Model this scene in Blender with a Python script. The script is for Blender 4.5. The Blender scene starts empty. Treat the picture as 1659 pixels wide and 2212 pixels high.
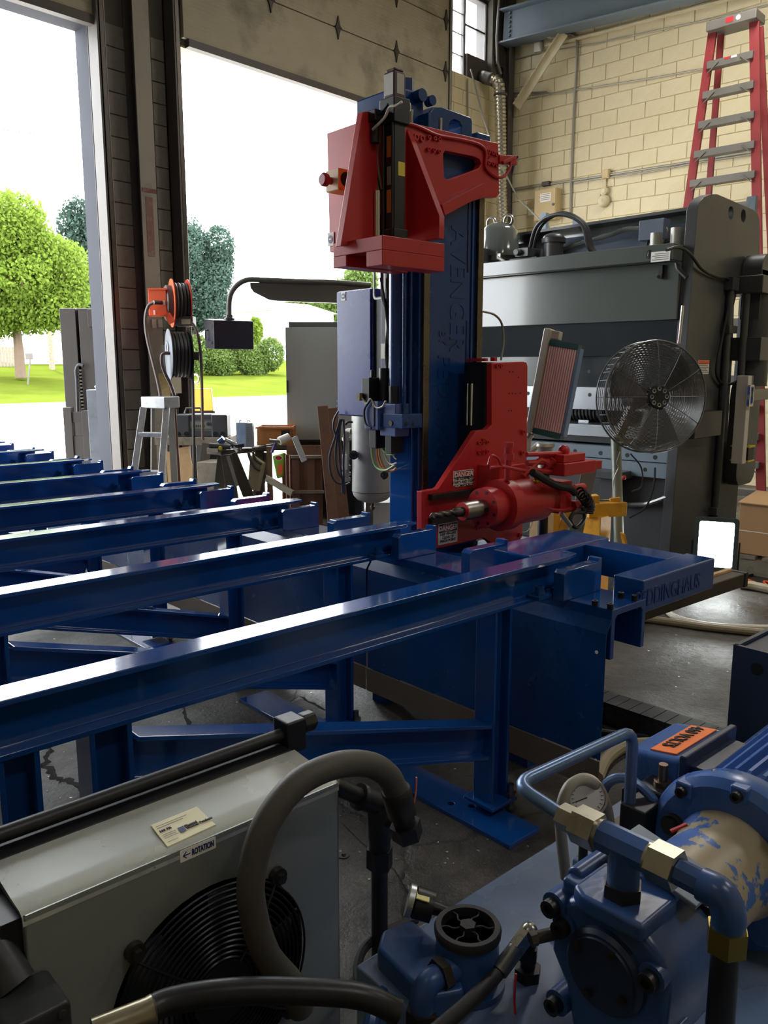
import bpy, bmesh, math, random
import numpy as np
from mathutils import Vector, Matrix
from mathutils.geometry import tessellate_polygon

random.seed(7); np.random.seed(7)
scene = bpy.context.scene
COL = scene.collection
R = math.radians

# ------------------------------------------------------------------ camera
FPX, CX, CY, HY, CAMH = 1780.0, 829.5, 1106.0, 795.0, 1.5
PITCH = math.atan((CY - HY) / FPX)
AZ = {'W': R(43.2), 'M': R(47.9)}          # yaw of the view against the building / the drill line
ROTM = -R(4.7)                             # the drill line stands slightly turned in the hall
cam_d = bpy.data.cameras.new('camera'); cam = bpy.data.objects.new('camera', cam_d); COL.objects.link(cam)
cam.location = (0, 0, CAMH); cam.rotation_euler = (math.pi/2 - PITCH, 0, AZ['W'] - math.pi/2)
cam_d.sensor_fit = 'HORIZONTAL'; cam_d.sensor_width = 36; cam_d.lens = 36*FPX/1659
cam_d.clip_start = 0.05; cam_d.clip_end = 600
scene.camera = cam

# ------------------------------------------------------------------ world, sun, exposure
w = bpy.data.worlds.new('hazy_sky'); scene.world = w; w.use_nodes = True
bg = w.node_tree.nodes['Background']; bg.inputs[0].default_value = (0.93, 0.97, 1.0, 1); bg.inputs[1].default_value = 12.0
sd = bpy.data.lights.new('sun', 'SUN'); sd.energy = 8; sd.angle = R(1.0); sd.color = (1, .95, .86)
sun = bpy.data.objects.new('sun', sd); COL.objects.link(sun)
sun.rotation_euler = Vector((-0.10, -0.36, -1.0)).to_track_quat('-Z', 'Y').to_euler()
vs = scene.view_settings; vs.view_transform = 'Standard'; vs.look = 'None'; vs.gamma = 1; vs.use_curve_mapping = False
vs.exposure = 0.0

def area(name, loc, size, power, color, rot=(0, 0, 0), size_y=None):
    d = bpy.data.lights.new(name, 'AREA'); d.energy = power; d.color = color
    d.shape = 'RECTANGLE'; d.size = size; d.size_y = size_y or size
    o = bpy.data.objects.new(name, d); COL.objects.link(o); o.location = loc; o.rotation_euler = rot
    return o
# unseen area lights added under the roof to fill the hall
FILL_LIGHTS = [((1.5, -2.6, 6.4), 52), ((7.0, -2.5, 6.4), 100), ((8.2, 3.2, 6.4), 150), ((-2.5, 1.0, 6.4), 18)]
for q, e in FILL_LIGHTS:
    area('fill_light', q, 1.6, e, (1, .96, .90), size_y=.5)

# ------------------------------------------------------------------ helpers
def ray(px, py, fr):
    a = AZ[fr]; fw = (math.cos(a), math.sin(a)); rt = (math.sin(a), -math.cos(a))
    u = (px - CX)/FPX; v = (CY - py)/FPX
    f = math.cos(PITCH) + v*math.sin(PITCH); z = v*math.cos(PITCH) - math.sin(PITCH)
    return (fw[0]*f + rt[0]*u, fw[1]*f + rt[1]*u, z)
def pt(px, py, fr='W', X=None, Y=None, Z=None):
    """survey point: where the sight line through a spot of the photograph meets a known plane"""
    d = ray(px, py, fr)
    t = X/d[0] if X is not None else Y/d[1] if Y is not None else (Z - CAMH)/d[2]
    return Vector((t*d[0], t*d[1], CAMH + t*d[2]))
def PM(px, py, **k): return pt(px, py, 'M', **k)
def PW(px, py, **k): return pt(px, py, 'W', **k)
def m2w(v):
    c, s = math.cos(ROTM), math.sin(ROTM)
    return Vector((v[0]*c - v[1]*s, v[0]*s + v[1]*c, v[2]))
def w2m(v):
    c, s = math.cos(-ROTM), math.sin(-ROTM)
    return Vector((v[0]*c - v[1]*s, v[0]*s + v[1]*c, v[2]))

def catmull(pts, k=6):
    pts = [Vector(p) for p in pts]
    if len(pts) < 3: return pts
    e = [pts[0]*2 - pts[1]] + pts + [pts[-1]*2 - pts[-2]]
    out = []
    for i in range(1, len(e) - 2):
        a, b, c, d = e[i-1], e[i], e[i+1], e[i+2]
        for j in range(k):
            t = j/k
            out.append(0.5*((2*b) + (c - a)*t + (2*a - 5*b + 4*c - d)*t*t + (3*b - a - 3*c + d)*t**3))
    out.append(pts[-1]); return out

def fillet(pts, r, k=5):
    """polyline with rounded corners"""
    pts = [Vector(p) for p in pts]; out = [pts[0]]
    for i in range(1, len(pts)-1):
        p, a, b = pts[i], (pts[i-1]-pts[i]), (pts[i+1]-pts[i]); t = min(r, a.length*.45, b.length*.45)
        s_, e_ = p + a.normalized()*t, p + b.normalized()*t
        for j in range(k+1): u = j/k; out.append(s_*(1-u)**2 + p*2*u*(1-u) + e_*u*u)
    return out + [pts[-1]]

def frame_of(d):
    d = Vector(d).normalized()
    u = Vector((0, 0, 1)) if abs(d.z) < .9 else Vector((1, 0, 0))
    a = d.cross(u).normalized(); b = a.cross(d).normalized()
    return d, a, b

class MB:
    def __init__(s): s.v = []; s.f = []; s.g = []
    def add(s, vs, fs):
        o = len(s.v); s.g.append((o, o + len(vs), len(s.f), len(s.f) + len(fs))); s.v += [tuple(x) for x in vs]; s.f += [tuple(i + o for i in q) for q in fs]; return s
    def box(s, x0, x1, y0, y1, z0, z1):
        return s.add([(x0,y0,z0),(x1,y0,z0),(x1,y1,z0),(x0,y1,z0),(x0,y0,z1),(x1,y0,z1),(x1,y1,z1),(x0,y1,z1)],
                     [(3,2,1,0),(4,5,6,7),(0,1,5,4),(1,2,6,5),(2,3,7,6),(3,0,4,7)])
    def cbox(s, c, sx, sy, sz): return s.box(c[0]-sx/2, c[0]+sx/2, c[1]-sy/2, c[1]+sy/2, c[2]-sz/2, c[2]+sz/2)
    def beam(s, p0, p1, wd, ht, up=(0, 0, 1)):
        p0 = Vector(p0); p1 = Vector(p1); d = (p1 - p0).normalized(); up = Vector(up)
        a = d.cross(up)
        a = a.normalized() if a.length > 1e-4 else Vector((1, 0, 0))
        b = a.cross(d).normalized(); a = a*wd/2; b = b*ht/2
        vs = [p0-a-b, p0+a-b, p0+a+b, p0-a+b, p1-a-b, p1+a-b, p1+a+b, p1-a+b]
        return s.add(vs, [(0,1,2,3),(7,6,5,4),(0,4,5,1),(1,5,6,2),(2,6,7,3),(3,7,4,0)])
    def section(s, p0, p1, poly, up=(0, 0, 1)):
        """2D section polygon (side, up) swept from p0 to p1"""
        p0 = Vector(p0); p1 = Vector(p1); d = (p1 - p0).normalized(); up = Vector(up)
        a = d.cross(up).normalized(); b = a.cross(d).normalized(); n = len(poly)
        vs = [p0 + a*x + b*y for x, y in poly] + [p1 + a*x + b*y for x, y in poly]
        return s.add(vs, [tuple(range(n)), tuple(range(2*n-1, n-1, -1))] + [(i, n+i, n+(i+1) % n, (i+1) % n) for i in range(n)])
    def cyl(s, p0, p1, r, r2=None, n=14, rot=0):
        p0 = Vector(p0); p1 = Vector(p1); r2 = r if r2 is None else r2
        d, a, b = frame_of(p1 - p0)
        vs = []
        for p, q in ((p0, r), (p1, r2)):
            for i in range(n):
                t = 2*math.pi*i/n + rot; vs.append(p + a*q*math.cos(t) + b*q*math.sin(t))
        return s.add(vs, [tuple(range(n-1, -1, -1)), tuple(range(n, 2*n))] + [(i, (i+1) % n, n+(i+1) % n, n+i) for i in range(n)])
    def hexn(s, p0, p1, r): return s.cyl(p0, p1, r, n=6)
    def lathe(s, p0, axis, prof, n=20, closed=False):
        p0 = Vector(p0); d, a, b = frame_of(axis); vs = []; fs = []
        for t, r in prof:
            for i in range(n):
                q = 2*math.pi*i/n; vs.append(p0 + d*t + a*r*math.cos(q) + b*r*math.sin(q))
        m = len(prof)
        for j in range(m - 1):
            for i in range(n): fs.append((j*n+i, j*n+(i+1) % n, (j+1)*n+(i+1) % n, (j+1)*n+i))
        if closed:
            for i in range(n): fs.append(((m-1)*n+i, (m-1)*n+(i+1) % n, (i+1) % n, i))
        else: fs += [tuple(range(n-1, -1, -1)), tuple(range((m-1)*n, m*n))]
        return s.add(vs, fs)
    def tube(s, pts, r, n=8, sm=6, r2=None):
        pts = catmull(pts, sm) if sm else [Vector(p) for p in pts]
        vs = []; fs = []; m = len(pts); prev = None
        for k, p in enumerate(pts):
            d = (pts[min(k+1, m-1)] - pts[max(k-1, 0)]).normalized()
            if prev is None: _, a, b = frame_of(d)
            else:
                a = prev - d*prev.dot(d)
                a = a.normalized() if a.length > 1e-6 else frame_of(d)[1]
                b = a.cross(d)
            prev = a; q = r if r2 is None else r + (r2 - r)*k/(m-1)
            for i in range(n):
                t = 2*math.pi*i/n; vs.append(p + a*q*math.cos(t) + b*q*math.sin(t))
        for k in range(m-1):
            for i in range(n): fs.append((k*n+i, (k+1)*n+i, (k+1)*n+(i+1) % n, k*n+(i+1) % n))
        return s.add(vs, fs + [tuple(range(n)), tuple(range(m*n-1, (m-1)*n-1, -1))])
    def torus(s, c, nrm, RR, r, n=40, m=6):
        d, a, b = frame_of(nrm); c = Vector(c); vs = []; fs = []
        for i in range(n):
            t = 2*math.pi*i/n; e = a*math.cos(t) + b*math.sin(t)
            for j in range(m):
                q = 2*math.pi*j/m; vs.append(c + e*(RR + r*math.cos(q)) + d*r*math.sin(q))
        for i in range(n):
            for j in range(m): fs.append((i*m+j, ((i+1) % n)*m+j, ((i+1) % n)*m+(j+1) % m, i*m+(j+1) % m))
        return s.add(vs, fs)
    def sphere(s, c, r, n=14, m=8, sc=(1, 1, 1)):
        pr = [(-r*math.cos(math.pi*j/m), r*math.sin(math.pi*j/m)) for j in range(m+1)]
        o = len(s.v); s.lathe((0, 0, 0), (0, 0, 1), [(t, max(q, 1e-4)) for t, q in pr], n)
        for i in range(o, len(s.v)):
            x, y, z = s.v[i]; s.v[i] = (c[0]+x*sc[0], c[1]+y*sc[1], c[2]+z*sc[2])
        return s
    def prism(s, outer, fn, a, b, holes=()):
        """polygon (with holes) extruded between depths a and b; fn(u, v, depth) -> 3D"""
        loops = [list(outer)] + [list(h) for h in holes]
        flat = [p for l in loops for p in l]; n = len(flat)
        vs = [fn(p[0], p[1], a) for p in flat] + [fn(p[0], p[1], b) for p in flat]
        fs = []
        if holes:
            bm = bmesh.new(); bv = [bm.verts.new((p[0], p[1], 0)) for p in flat]; o = 0
            for l in loops:
                for i in range(len(l)): bm.edges.new((bv[o+i], bv[o+(i+1) % len(l)]))
                o += len(l)
            bm.verts.index_update()
            bmesh.ops.triangle_fill(bm, use_beauty=True, use_dissolve=False, edges=bm.edges[:], normal=(0, 0, 1))
            for t in bm.faces:
                t = [q.index for q in t.verts]; fs.append(tuple(t)); fs.append(tuple(n + i for i in reversed(t)))
            bm.free()
        else: fs += [tuple(range(n)), tuple(range(2*n-1, n-1, -1))]
        o = 0
        for l in loops:
            k = len(l)
            for i in range(k): fs.append((o+i, o+(i+1) % k, n+o+(i+1) % k, n+o+i))
            o += k
        return s.add(vs, fs)
    def xz(s, outer, y0, y1, holes=()): return s.prism(outer, lambda u, v, d: (u, d, v), y0, y1, holes)
    def yz(s, outer, x0, x1, holes=()): return s.prism(outer, lambda u, v, d: (d, u, v), x0, x1, holes)
    def xy(s, outer, z0, z1, holes=()): return s.prism(outer, lambda u, v, d: (u, v, d), z0, z1, holes)

def circ(cx, cz, r, n=16): return [(cx + r*math.cos(2*math.pi*i/n), cz + r*math.sin(2*math.pi*i/n)) for i in range(n)]
def rrect(x0, x1, z0, z1, r, n=5):
    out = []
    for cx, cz, a in ((x1-r, z1-r, 0), (x0+r, z1-r, 90), (x0+r, z0+r, 180), (x1-r, z0+r, 270)):
        for i in range(n+1):
            t = R(a + 90*i/n); out.append((cx + r*math.cos(t), cz + r*math.sin(t)))
    return out
def isect(wd, ht, tw, tf):
    a, b, c = wd/2, ht/2, tw/2
    return [(-a,-b),(a,-b),(a,-b+tf),(c,-b+tf),(c,b-tf),(a,b-tf),(a,b),(-a,b),(-a,b-tf),(-c,b-tf),(-c,-b+tf),(-a,-b+tf)]

BASE = {}
def empty(name, base, fr='W', label=None, cat=None, group=None):
    o = bpy.data.objects.new(name, None); COL.objects.link(o); o.empty_display_size = .05
    b = Vector(base)
    o.location = m2w(b) if fr == 'M' else b
    o.rotation_euler = (0, 0, ROTM if fr == 'M' else 0)
    BASE[o.name] = b
    if label: o['label'] = label
    if cat: o['category'] = cat
    if group: o['group'] = group
    return o
def finish(me, mb, bevel=None):
    me.validate(clean_customdata=False)
    bm = bmesh.new(); bm.from_mesh(me); bmesh.ops.recalc_face_normals(bm, faces=bm.faces); bm.to_mesh(me); bm.free()
    me.polygons.foreach_set('use_smooth', [True]*len(me.polygons)); me.set_sharp_from_angle(angle=R(34)); me.update()
def part(mb, name, mat, parent, bevel=0, label=None, kind=None, seg=2):
    """a mesh in its thing's frame; geometry is given in hall / line coordinates"""
    if kind == 'stuff' and 1 < len(mb.g) <= 8:           # few enough to be told apart: one object for each separate piece
        bb = [(np.array(mb.v[g[0]:g[1]]).min(0) - .002, np.array(mb.v[g[0]:g[1]]).max(0) + .002) for g in mb.g]
        gid = list(range(len(bb)))
        for i in range(len(bb)):
            for j in range(i):
                if (bb[i][0] <= bb[j][1]).all() and (bb[j][0] <= bb[i][1]).all():
                    a, b = gid[i], gid[j]; gid = [b if k == a else k for k in gid]
        out = None
        for k in sorted(set(gid)):
            m2 = MB()
            for g, q in zip(mb.g, gid):
                if q == k: m2.add(mb.v[g[0]:g[1]], [tuple(i - g[0] for i in f) for f in mb.f[g[2]:g[3]]])
            out = part(m2, name, mat, parent, bevel, label, None, seg)
        return out
    base = BASE[parent.name]
    me = bpy.data.meshes.new(name)
    me.from_pydata([(x-base.x, y-base.y, z-base.z) for x, y, z in mb.v], [], mb.f)
    finish(me, mb)
    me.materials.append(mat)
    o = bpy.data.objects.new(name, me); COL.objects.link(o); o.parent = parent
    BASE[o.name] = base
    if bevel:
        m = o.modifiers.new('bevel', 'BEVEL'); m.width = bevel; m.segments = seg; m.limit_method = 'ANGLE'; m.angle_limit = R(40); m.harden_normals = True
    if label: o['label'] = label
    if kind: o['kind'] = kind
    return o
def solo(mb, name, mat, label=None, cat=None, fr='W', bevel=0, group=None, kind=None, base=None):
    """a thing that is one mesh"""
    xs = np.array(mb.v)
    if base is None: base = Vector(((xs[:, 0].min()+xs[:, 0].max())/2, (xs[:, 1].min()+xs[:, 1].max())/2, xs[:, 2].min()))
    base = Vector(base)
    me = bpy.data.meshes.new(name); me.from_pydata([tuple(p) for p in xs - np.array(base)], [], mb.f); finish(me, mb)
    me.materials.append(mat)
    o = bpy.data.objects.new(name, me); COL.objects.link(o)
    o.location = m2w(base) if fr == 'M' else base; o.rotation_euler = (0, 0, ROTM if fr == 'M' else 0)
    BASE[o.name] = base
    if bevel:
        m = o.modifiers.new('bevel', 'BEVEL'); m.width = bevel; m.segments = 2; m.limit_method = 'ANGLE'; m.angle_limit = R(40); m.harden_normals = True
    if label: o['label'] = label
    if cat: o['category'] = cat
    if group: o['group'] = group
    if kind: o['kind'] = kind
    return o
def struct(mb, name, mat, fr='W', bevel=0): return solo(mb, name, mat, fr=fr, bevel=bevel, kind='structure', base=(0, 0, 0))
def inst(src, parent, loc, name=None):
    """another piece like src (same mesh) under parent, placed in the parent's own coordinates"""
    c = bpy.data.objects.new(name or src.name.split('.')[0], src.data); COL.objects.link(c); c.parent = parent; c.location = loc
    return c
def dup(root, loc, rotz=None, label=None):
    r = root.copy(); COL.objects.link(r); r.location = loc
    if rotz is not None: r.rotation_euler = (0, 0, rotz)
    if label: r['label'] = label
    for ch in root.children:
        c = ch.copy(); COL.objects.link(c); c.parent = r
        for g in ch.children:
            d = g.copy(); COL.objects.link(d); d.parent = c
    return r
def text(s, origin, xdir, updir, size, mat, parent, name='lettering', depth=.0008, align='LEFT', bold=0.0, stretch=1.0, lines=None, fit=None):
    cu = bpy.data.curves.new('t', 'FONT'); cu.body = s; cu.size = size; cu.extrude = depth; cu.offset = bold
    cu.align_x = align; cu.space_line = lines or 1.0; cu.resolution_u = 3
    to = bpy.data.objects.new('t', cu); COL.objects.link(to)
    me = bpy.data.meshes.new_from_object(to.evaluated_get(bpy.context.evaluated_depsgraph_get()))
    bpy.data.objects.remove(to); bpy.data.curves.remove(cu)
    if fit: xs_ = [v.co.x for v in me.vertices]; stretch = fit/(max(xs_) - min(xs_))
    x = Vector(xdir).normalized(); u = Vector(updir); u = (u - x*u.dot(x)).normalized(); n = x.cross(u)
    base = BASE[parent.name]; o0 = Vector(origin) - base
    for v in me.vertices: c = v.co.copy(); v.co = o0 + x*c.x*stretch + u*c.y + n*c.z
    me.materials.clear(); me.materials.append(mat)
    o = bpy.data.objects.new(name, me); COL.objects.link(o); o.parent = parent; BASE[o.name] = base
    return o

# ------------------------------------------------------------------ materials
def lin(h):
    h = h.lstrip('#'); c = [int(h[i:i+2], 16)/255 for i in (0, 2, 4)]
    return tuple(x/12.92 if x <= .04045 else ((x+.055)/1.055)**2.4 for x in c)
MATS = {}
def mat(name, hexcol, rough=.5, metal=0., var=.12, scale=6., bump=0., bscale=40., spots=None, spot_amt=.5, spot_scale=5., spec=.5, coat=0., rvar=.12, emit=0., alpha=1., trans=0., coords='Object', subsurf=0.):
    if name in MATS: return MATS[name]
    m = bpy.data.materials.new(name); m.use_nodes = True; nt = m.node_tree; N = nt.nodes; L = nt.links
    b = N['Principled BSDF']; c = lin(hexcol)
    tc = N.new('ShaderNodeTexCoord'); co = tc.outputs[coords]
    nz = N.new('ShaderNodeTexNoise'); nz.inputs['Scale'].default_value = scale; nz.inputs['Detail'].default_value = 6; L.new(co, nz.inputs['Vector'])
    mx = N.new('ShaderNodeMix'); mx.data_type = 'RGBA'
    mx.inputs[6].default_value = (*[x*(1-var) for x in c], 1); mx.inputs[7].default_value = (*[min(1, x*(1+var)) for x in c], 1)
    L.new(nz.outputs['Fac'], mx.inputs[0]); out = mx.outputs[2]
    if spots:
        n2 = N.new('ShaderNodeTexNoise'); n2.inputs['Scale'].default_value = spot_scale; n2.inputs['Detail'].default_value = 8; n2.inputs['Roughness'].default_value = .65
        L.new(co, n2.inputs['Vector'])
        rp = N.new('ShaderNodeMapRange'); rp.inputs[1].default_value = .52; rp.inputs[2].default_value = .72; rp.inputs[4].default_value = spot_amt
        L.new(n2.outputs['Fac'], rp.inputs[0])
        m2 = N.new('ShaderNodeMix'); m2.data_type = 'RGBA'; m2.inputs[7].default_value = (*lin(spots), 1)
        L.new(rp.outputs[0], m2.inputs[0]); L.new(out, m2.inputs[6]); out = m2.outputs[2]
    L.new(out, b.inputs['Base Color'])
    rr = N.new('ShaderNodeMapRange'); rr.inputs[3].default_value = max(.02, rough - rvar); rr.inputs[4].default_value = min(1, rough + rvar)
    L.new(nz.outputs['Fac'], rr.inputs[0]); L.new(rr.outputs[0], b.inputs['Roughness'])
    b.inputs['Metallic'].default_value = metal; b.inputs['Specular IOR Level'].default_value = spec
    b.inputs['Coat Weight'].default_value = coat; b.inputs['Coat Roughness'].default_value = .08
    b.inputs['Alpha'].default_value = alpha; b.inputs['Transmission Weight'].default_value = trans
    b.inputs['Subsurface Weight'].default_value = subsurf
    if emit: b.inputs['Emission Color'].default_value = (*c, 1); b.inputs['Emission Strength'].default_value = emit
    if bump:
        n3 = N.new('ShaderNodeTexNoise'); n3.inputs['Scale'].default_value = bscale; n3.inputs['Detail'].default_value = 5; L.new(co, n3.inputs['Vector'])
        bp = N.new('ShaderNodeBump'); bp.inputs['Strength'].default_value = bump; bp.inputs['Distance'].default_value = .01
        L.new(n3.outputs['Fac'], bp.inputs['Height']); L.new(bp.outputs[0], b.inputs['Normal'])
    MATS[name] = m; return m

BLUE = mat('blue_gloss_paint', '#10448a', .12, var=.08, scale=3, rvar=.03, coat=1.0, bump=.02, bscale=30)
BLUE_D = mat('blue_machine_paint', '#113d78', .26, var=.12, scale=5, rvar=.1, bump=.03, bscale=25)
BLUE_T = mat('blue_tank_paint', '#64789a', .28, var=.15, scale=4, spots='#8a9096', spot_amt=.4, spot_scale=3.0, rvar=.14)
BLUE_P = mat('blue_pump_paint', '#2a4a80', .33, var=.2, scale=10, spots='#4c4f55', spot_amt=.55, spot_scale=14, bump=.05, bscale=60)
RED = mat('red_machine_paint', '#b8262a', .36, var=.1, scale=5, rvar=.1, bump=.02, bscale=20)
RED_D = mat('red_ladder_paint', '#812226', .6, var=.12, scale=6)
BLACK = mat('black_paint', '#16171b', .42, var=.2, scale=8)
RUBBER = mat('black_rubber', '#1b1b1d', .6, var=.2, scale=12, bump=.06, bscale=120)
HOSE_G = mat('grey_hose_rubber', '#4a4743', .62, var=.2, scale=10, bump=.08, bscale=200)
STEEL = mat('bare_steel', '#8f8d88', .35, 1.0, var=.2, scale=12, rvar=.15)
STEEL_D = mat('dark_steel', '#4f4a45', .42, .9, var=.25, scale=10, spots='#3a2a20', spot_amt=.5, spot_scale=9)
CHROME = mat('chrome', '#d5d8da', .12, 1.0, var=.05, rvar=.05)
ZINC = mat('zinc_fitting', '#a9a596', .32, 1.0, var=.2, scale=20, rvar=.12)
ALU = mat('aluminium', '#b4b6b8', .38, .95, var=.15, scale=9, spots='#7d7a74', spot_amt=.5, spot_scale=14, rvar=.12)
ALU_D = mat('dull_aluminium', '#9a978f', .5, .6, var=.15, scale=10)
GREY_P = mat('grey_press_paint', '#5a605d', .16, var=.08, scale=3, rvar=.05, coat=.5, bump=.015, bscale=8)
GREY_D = mat('grey_press_paint_dull', '#444547', .36, var=.12, scale=5)
CREAM = mat('cream_block_paint', '#d0c4a2', .72, var=.1, scale=1.6, spots='#b7a67c', spot_amt=.5, spot_scale=2.2, bump=.25, bscale=60, coords='Object')
MORTAR = mat('cream_mortar', '#cabc96', .85, var=.15, scale=4, bump=.2, bscale=50)
GREYBLK = mat('grey_block_paint', '#7f7a70', .75, var=.15, scale=3, spots='#5d5850', spot_amt=.6, spot_scale=4, bump=.25, bscale=60)
GREYMOR = mat('grey_mortar', '#5f5b54', .85, var=.15, scale=4)
DOORP = mat('dirty_door_panel', '#938b78', .6, var=.2, scale=2, spots='#5c564a', spot_amt=.75, spot_scale=1.6, bump=.1, bscale=30)
BEAMGREY = mat('grey_blue_steel_paint', '#6f7d8a', .5, var=.12, scale=2.5)
DKSTEEL = mat('brown_dark_steel_paint', '#4d4641', .55, var=.25, scale=3, spots='#6d6862', spot_amt=.5, spot_scale=3)
JAMB = mat('lilac_grey_jamb_paint', '#383a42', .8, spec=.2, var=.12, scale=3, spots='#3c3c42', spot_amt=.5, spot_scale=3)
WOOD = mat('old_brown_wood', '#6b4a36', .75, var=.3, scale=9, spots='#3e2a20', spot_amt=.6, spot_scale=11, bump=.2, bscale=60)
WOOD_L = mat('pale_pine_wood', '#c9a678', .7, var=.2, scale=9, spots='#a78256', spot_amt=.5, spot_scale=10)
WOOD_G = mat('weathered_grey_wood', '#7d7464', .8, var=.3, scale=9, spots='#54493a', spot_amt=.6, spot_scale=12, bump=.2, bscale=60)
CARD = mat('brown_cardboard', '#b08a60', .8, var=.1, scale=5)
WHITE = mat('white_print', '#efece4', .55, var=.04)
BLKPRINT = mat('black_print', '#111214', .5, var=.1)
REDPRINT = mat('red_print', '#b8232e', .5, var=.1)
NAVYPRINT = mat('navy_print', '#1f2f6a', .5, var=.1)
ORANGE = mat('orange_paint', '#e8643c', .45, var=.12, scale=8)
ORANGE_Y = mat('orange_hood_paint', '#f0992a', .45, var=.1, scale=4)
YELLOW = mat('yellow_paint', '#d79a1f', .48, var=.15, scale=7, spots='#7b5a1a', spot_amt=.5, spot_scale=9)
CABLE = mat('black_cable', '#17171a', .5, var=.15)
WALLPAINT = mat('hall_wall_paint', '#b9ad8d', .8, var=.1, scale=1.5)
CEIL = mat('roof_deck', '#a8a59c', .8, var=.1, scale=1.5)

# ================================================================== THE HALL
XW, YW, CEILZ = 10.98, 7.75, 6.95
def floor_mat():
    m = bpy.data.materials.new('oily_concrete_floor'); m.use_nodes = True; nt = m.node_tree; N = nt.nodes; L = nt.links
    b = N['Principled BSDF']; tc = N.new('ShaderNodeTexCoord'); co = tc.outputs['Object']
    def noise(s, d=6, r=.6):
        n = N.new('ShaderNodeTexNoise'); n.inputs['Scale'].default_value = s; n.inputs['Detail'].default_value = d; n.inputs['Roughness'].default_value = r
        L.new(co, n.inputs['Vector']); return n
    def ramp(src, stops):
        r = N.new('ShaderNodeValToRGB'); e = r.color_ramp.elements
        e[0].position, e[0].color = stops[0][0], (*stops[0][1], 1); e[1].position, e[1].color = stops[-1][0], (*stops[-1][1], 1)
        for p, c in stops[1:-1]: x = e.new(p); x.color = (*c, 1)
        L.new(src, r.inputs[0]); return r
    n1 = noise(1.3, 8); n2 = noise(14, 8, .7); n3 = noise(55, 3)
    base = ramp(n1.outputs['Fac'], [(.3, lin('#302c29')), (.5, lin('#443f3a')), (.7, lin('#5c554e'))])
    det = ramp(n2.outputs['Fac'], [(.3, (.35, .34, .33)), (.55, (.9, .89, .87)), (.62, (1.1, 1.08, 1.05)), (.75, (1.7, 1.65, 1.6))])
    mu = N.new('ShaderNodeMix'); mu.data_type = 'RGBA'; mu.blend_type = 'MULTIPLY'; mu.inputs[0].default_value = 1
    L.new(base.outputs[0], mu.inputs[6]); L.new(det.outputs[0], mu.inputs[7])
    # cracks
    vo = N.new('ShaderNodeTexVoronoi'); vo.feature = 'DISTANCE_TO_EDGE'; vo.inputs['Scale'].default_value = .5
    wv = noise(3, 6); ad = N.new('ShaderNodeVectorMath'); ad.operation = 'MULTIPLY_ADD'
    L.new(wv.outputs['Color'], ad.inputs[0]); ad.inputs[1].default_value = (.35, .35, 0); L.new(co, ad.inputs[2]); L.new(ad.outputs[0], vo.inputs['Vector'])
    cr = ramp(vo.outputs['Distance'], [(.002, (.2, .19, .18)), (.008, (1, 1, 1))])
    m2 = N.new('ShaderNodeMix'); m2.data_type = 'RGBA'; m2.blend_type = 'MULTIPLY'; m2.inputs[0].default_value = .7
    L.new(mu.outputs[2], m2.inputs[6]); L.new(cr.outputs[0], m2.inputs[7]); L.new(m2.outputs[2], b.inputs['Base Color'])
    n4 = noise(.9, 5, .6)
    ro = ramp(n4.outputs['Fac'], [(.36, (.24, .24, .24)), (.5, (.5, .5, .5)), (.7, (.7, .7, .7))]); L.new(ro.outputs[0], b.inputs['Roughness'])
    bp = N.new('ShaderNodeBump'); bp.inputs['Strength'].default_value = .55; bp.inputs['Distance'].default_value = .012
    mh = N.new('ShaderNodeMath'); mh.operation = 'MULTIPLY_ADD'; L.new(n3.outputs['Fac'], mh.inputs[0]); mh.inputs[1].default_value = .35
    mc = N.new('ShaderNodeMath'); mc.operation = 'MULTIPLY_ADD'; L.new(cr.outputs[0], mc.inputs[0]); mc.inputs[1].default_value = .6; L.new(n2.outputs['Fac'], mc.inputs[2])
    L.new(mc.outputs[0], mh.inputs[2]); L.new(mh.outputs[0], bp.inputs['Height']); L.new(bp.outputs[0], b.inputs['Normal'])
    return m
FLOOR = struct(MB().box(-6, XW, -6, YW + .3, -.2, 0), 'floor', floor_mat())
CRK = mat('dark_floor_crack', '#14110f', .9, var=.2)
def crack(pix, wid, seed):
    rng = random.Random(seed); pts = catmull([pt(a, b, 'W', Z=0) for a, b in pix], 7); L_, R_ = [], []
    for i, p in enumerate(pts):
        d = (pts[min(i+1, len(pts)-1)] - pts[max(i-1, 0)]).normalized(); n = Vector((-d.y, d.x, 0)); e = min(1, i/3, (len(pts)-1-i)/3)
        p = p + n*rng.uniform(-.6, .6)*wid; L_.append(p + n*wid*e*rng.uniform(.15, 1)); R_.append(p - n*wid*e*rng.uniform(.15, 1))
    m = len(pts); vs = [(v.x, v.y, .0012) for v in L_ + R_]
    part(MB().add(vs, [(i, i+1, m+i+1, m+i) for i in range(m-1)]), 'crack', CRK, FLOOR)
crack([(85, 1590), (105, 1625), (98, 1655), (125, 1682), (150, 1688), (190, 1715)], .022, 1)
crack([(0, 1640), (60, 1660), (98, 1655)], .010, 2)
crack([(372, 1470), (388, 1505), (400, 1545), (415, 1585)], .012, 3)
crack([(640, 1500), (690, 1528), (745, 1560), (800, 1580)], .010, 4)
crack([(300, 1705), (340, 1715), (380, 1735)], .010, 5)
crack([(730, 1770), (790, 1830), (850, 1880), (900, 1960)], .004, 6)
struct(MB().box(-6.3, XW + .3, -6.3, YW + .3, CEILZ, CEILZ + .2), 'ceiling', CEIL)
struct(MB().box(-6.3, -6, -6.3, YW + .3, 0, CEILZ), 'wall_left', WALLPAINT)
struct(MB().box(-6, XW, -6.3, -6, 0, CEILZ), 'wall_front', WALLPAINT)

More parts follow.
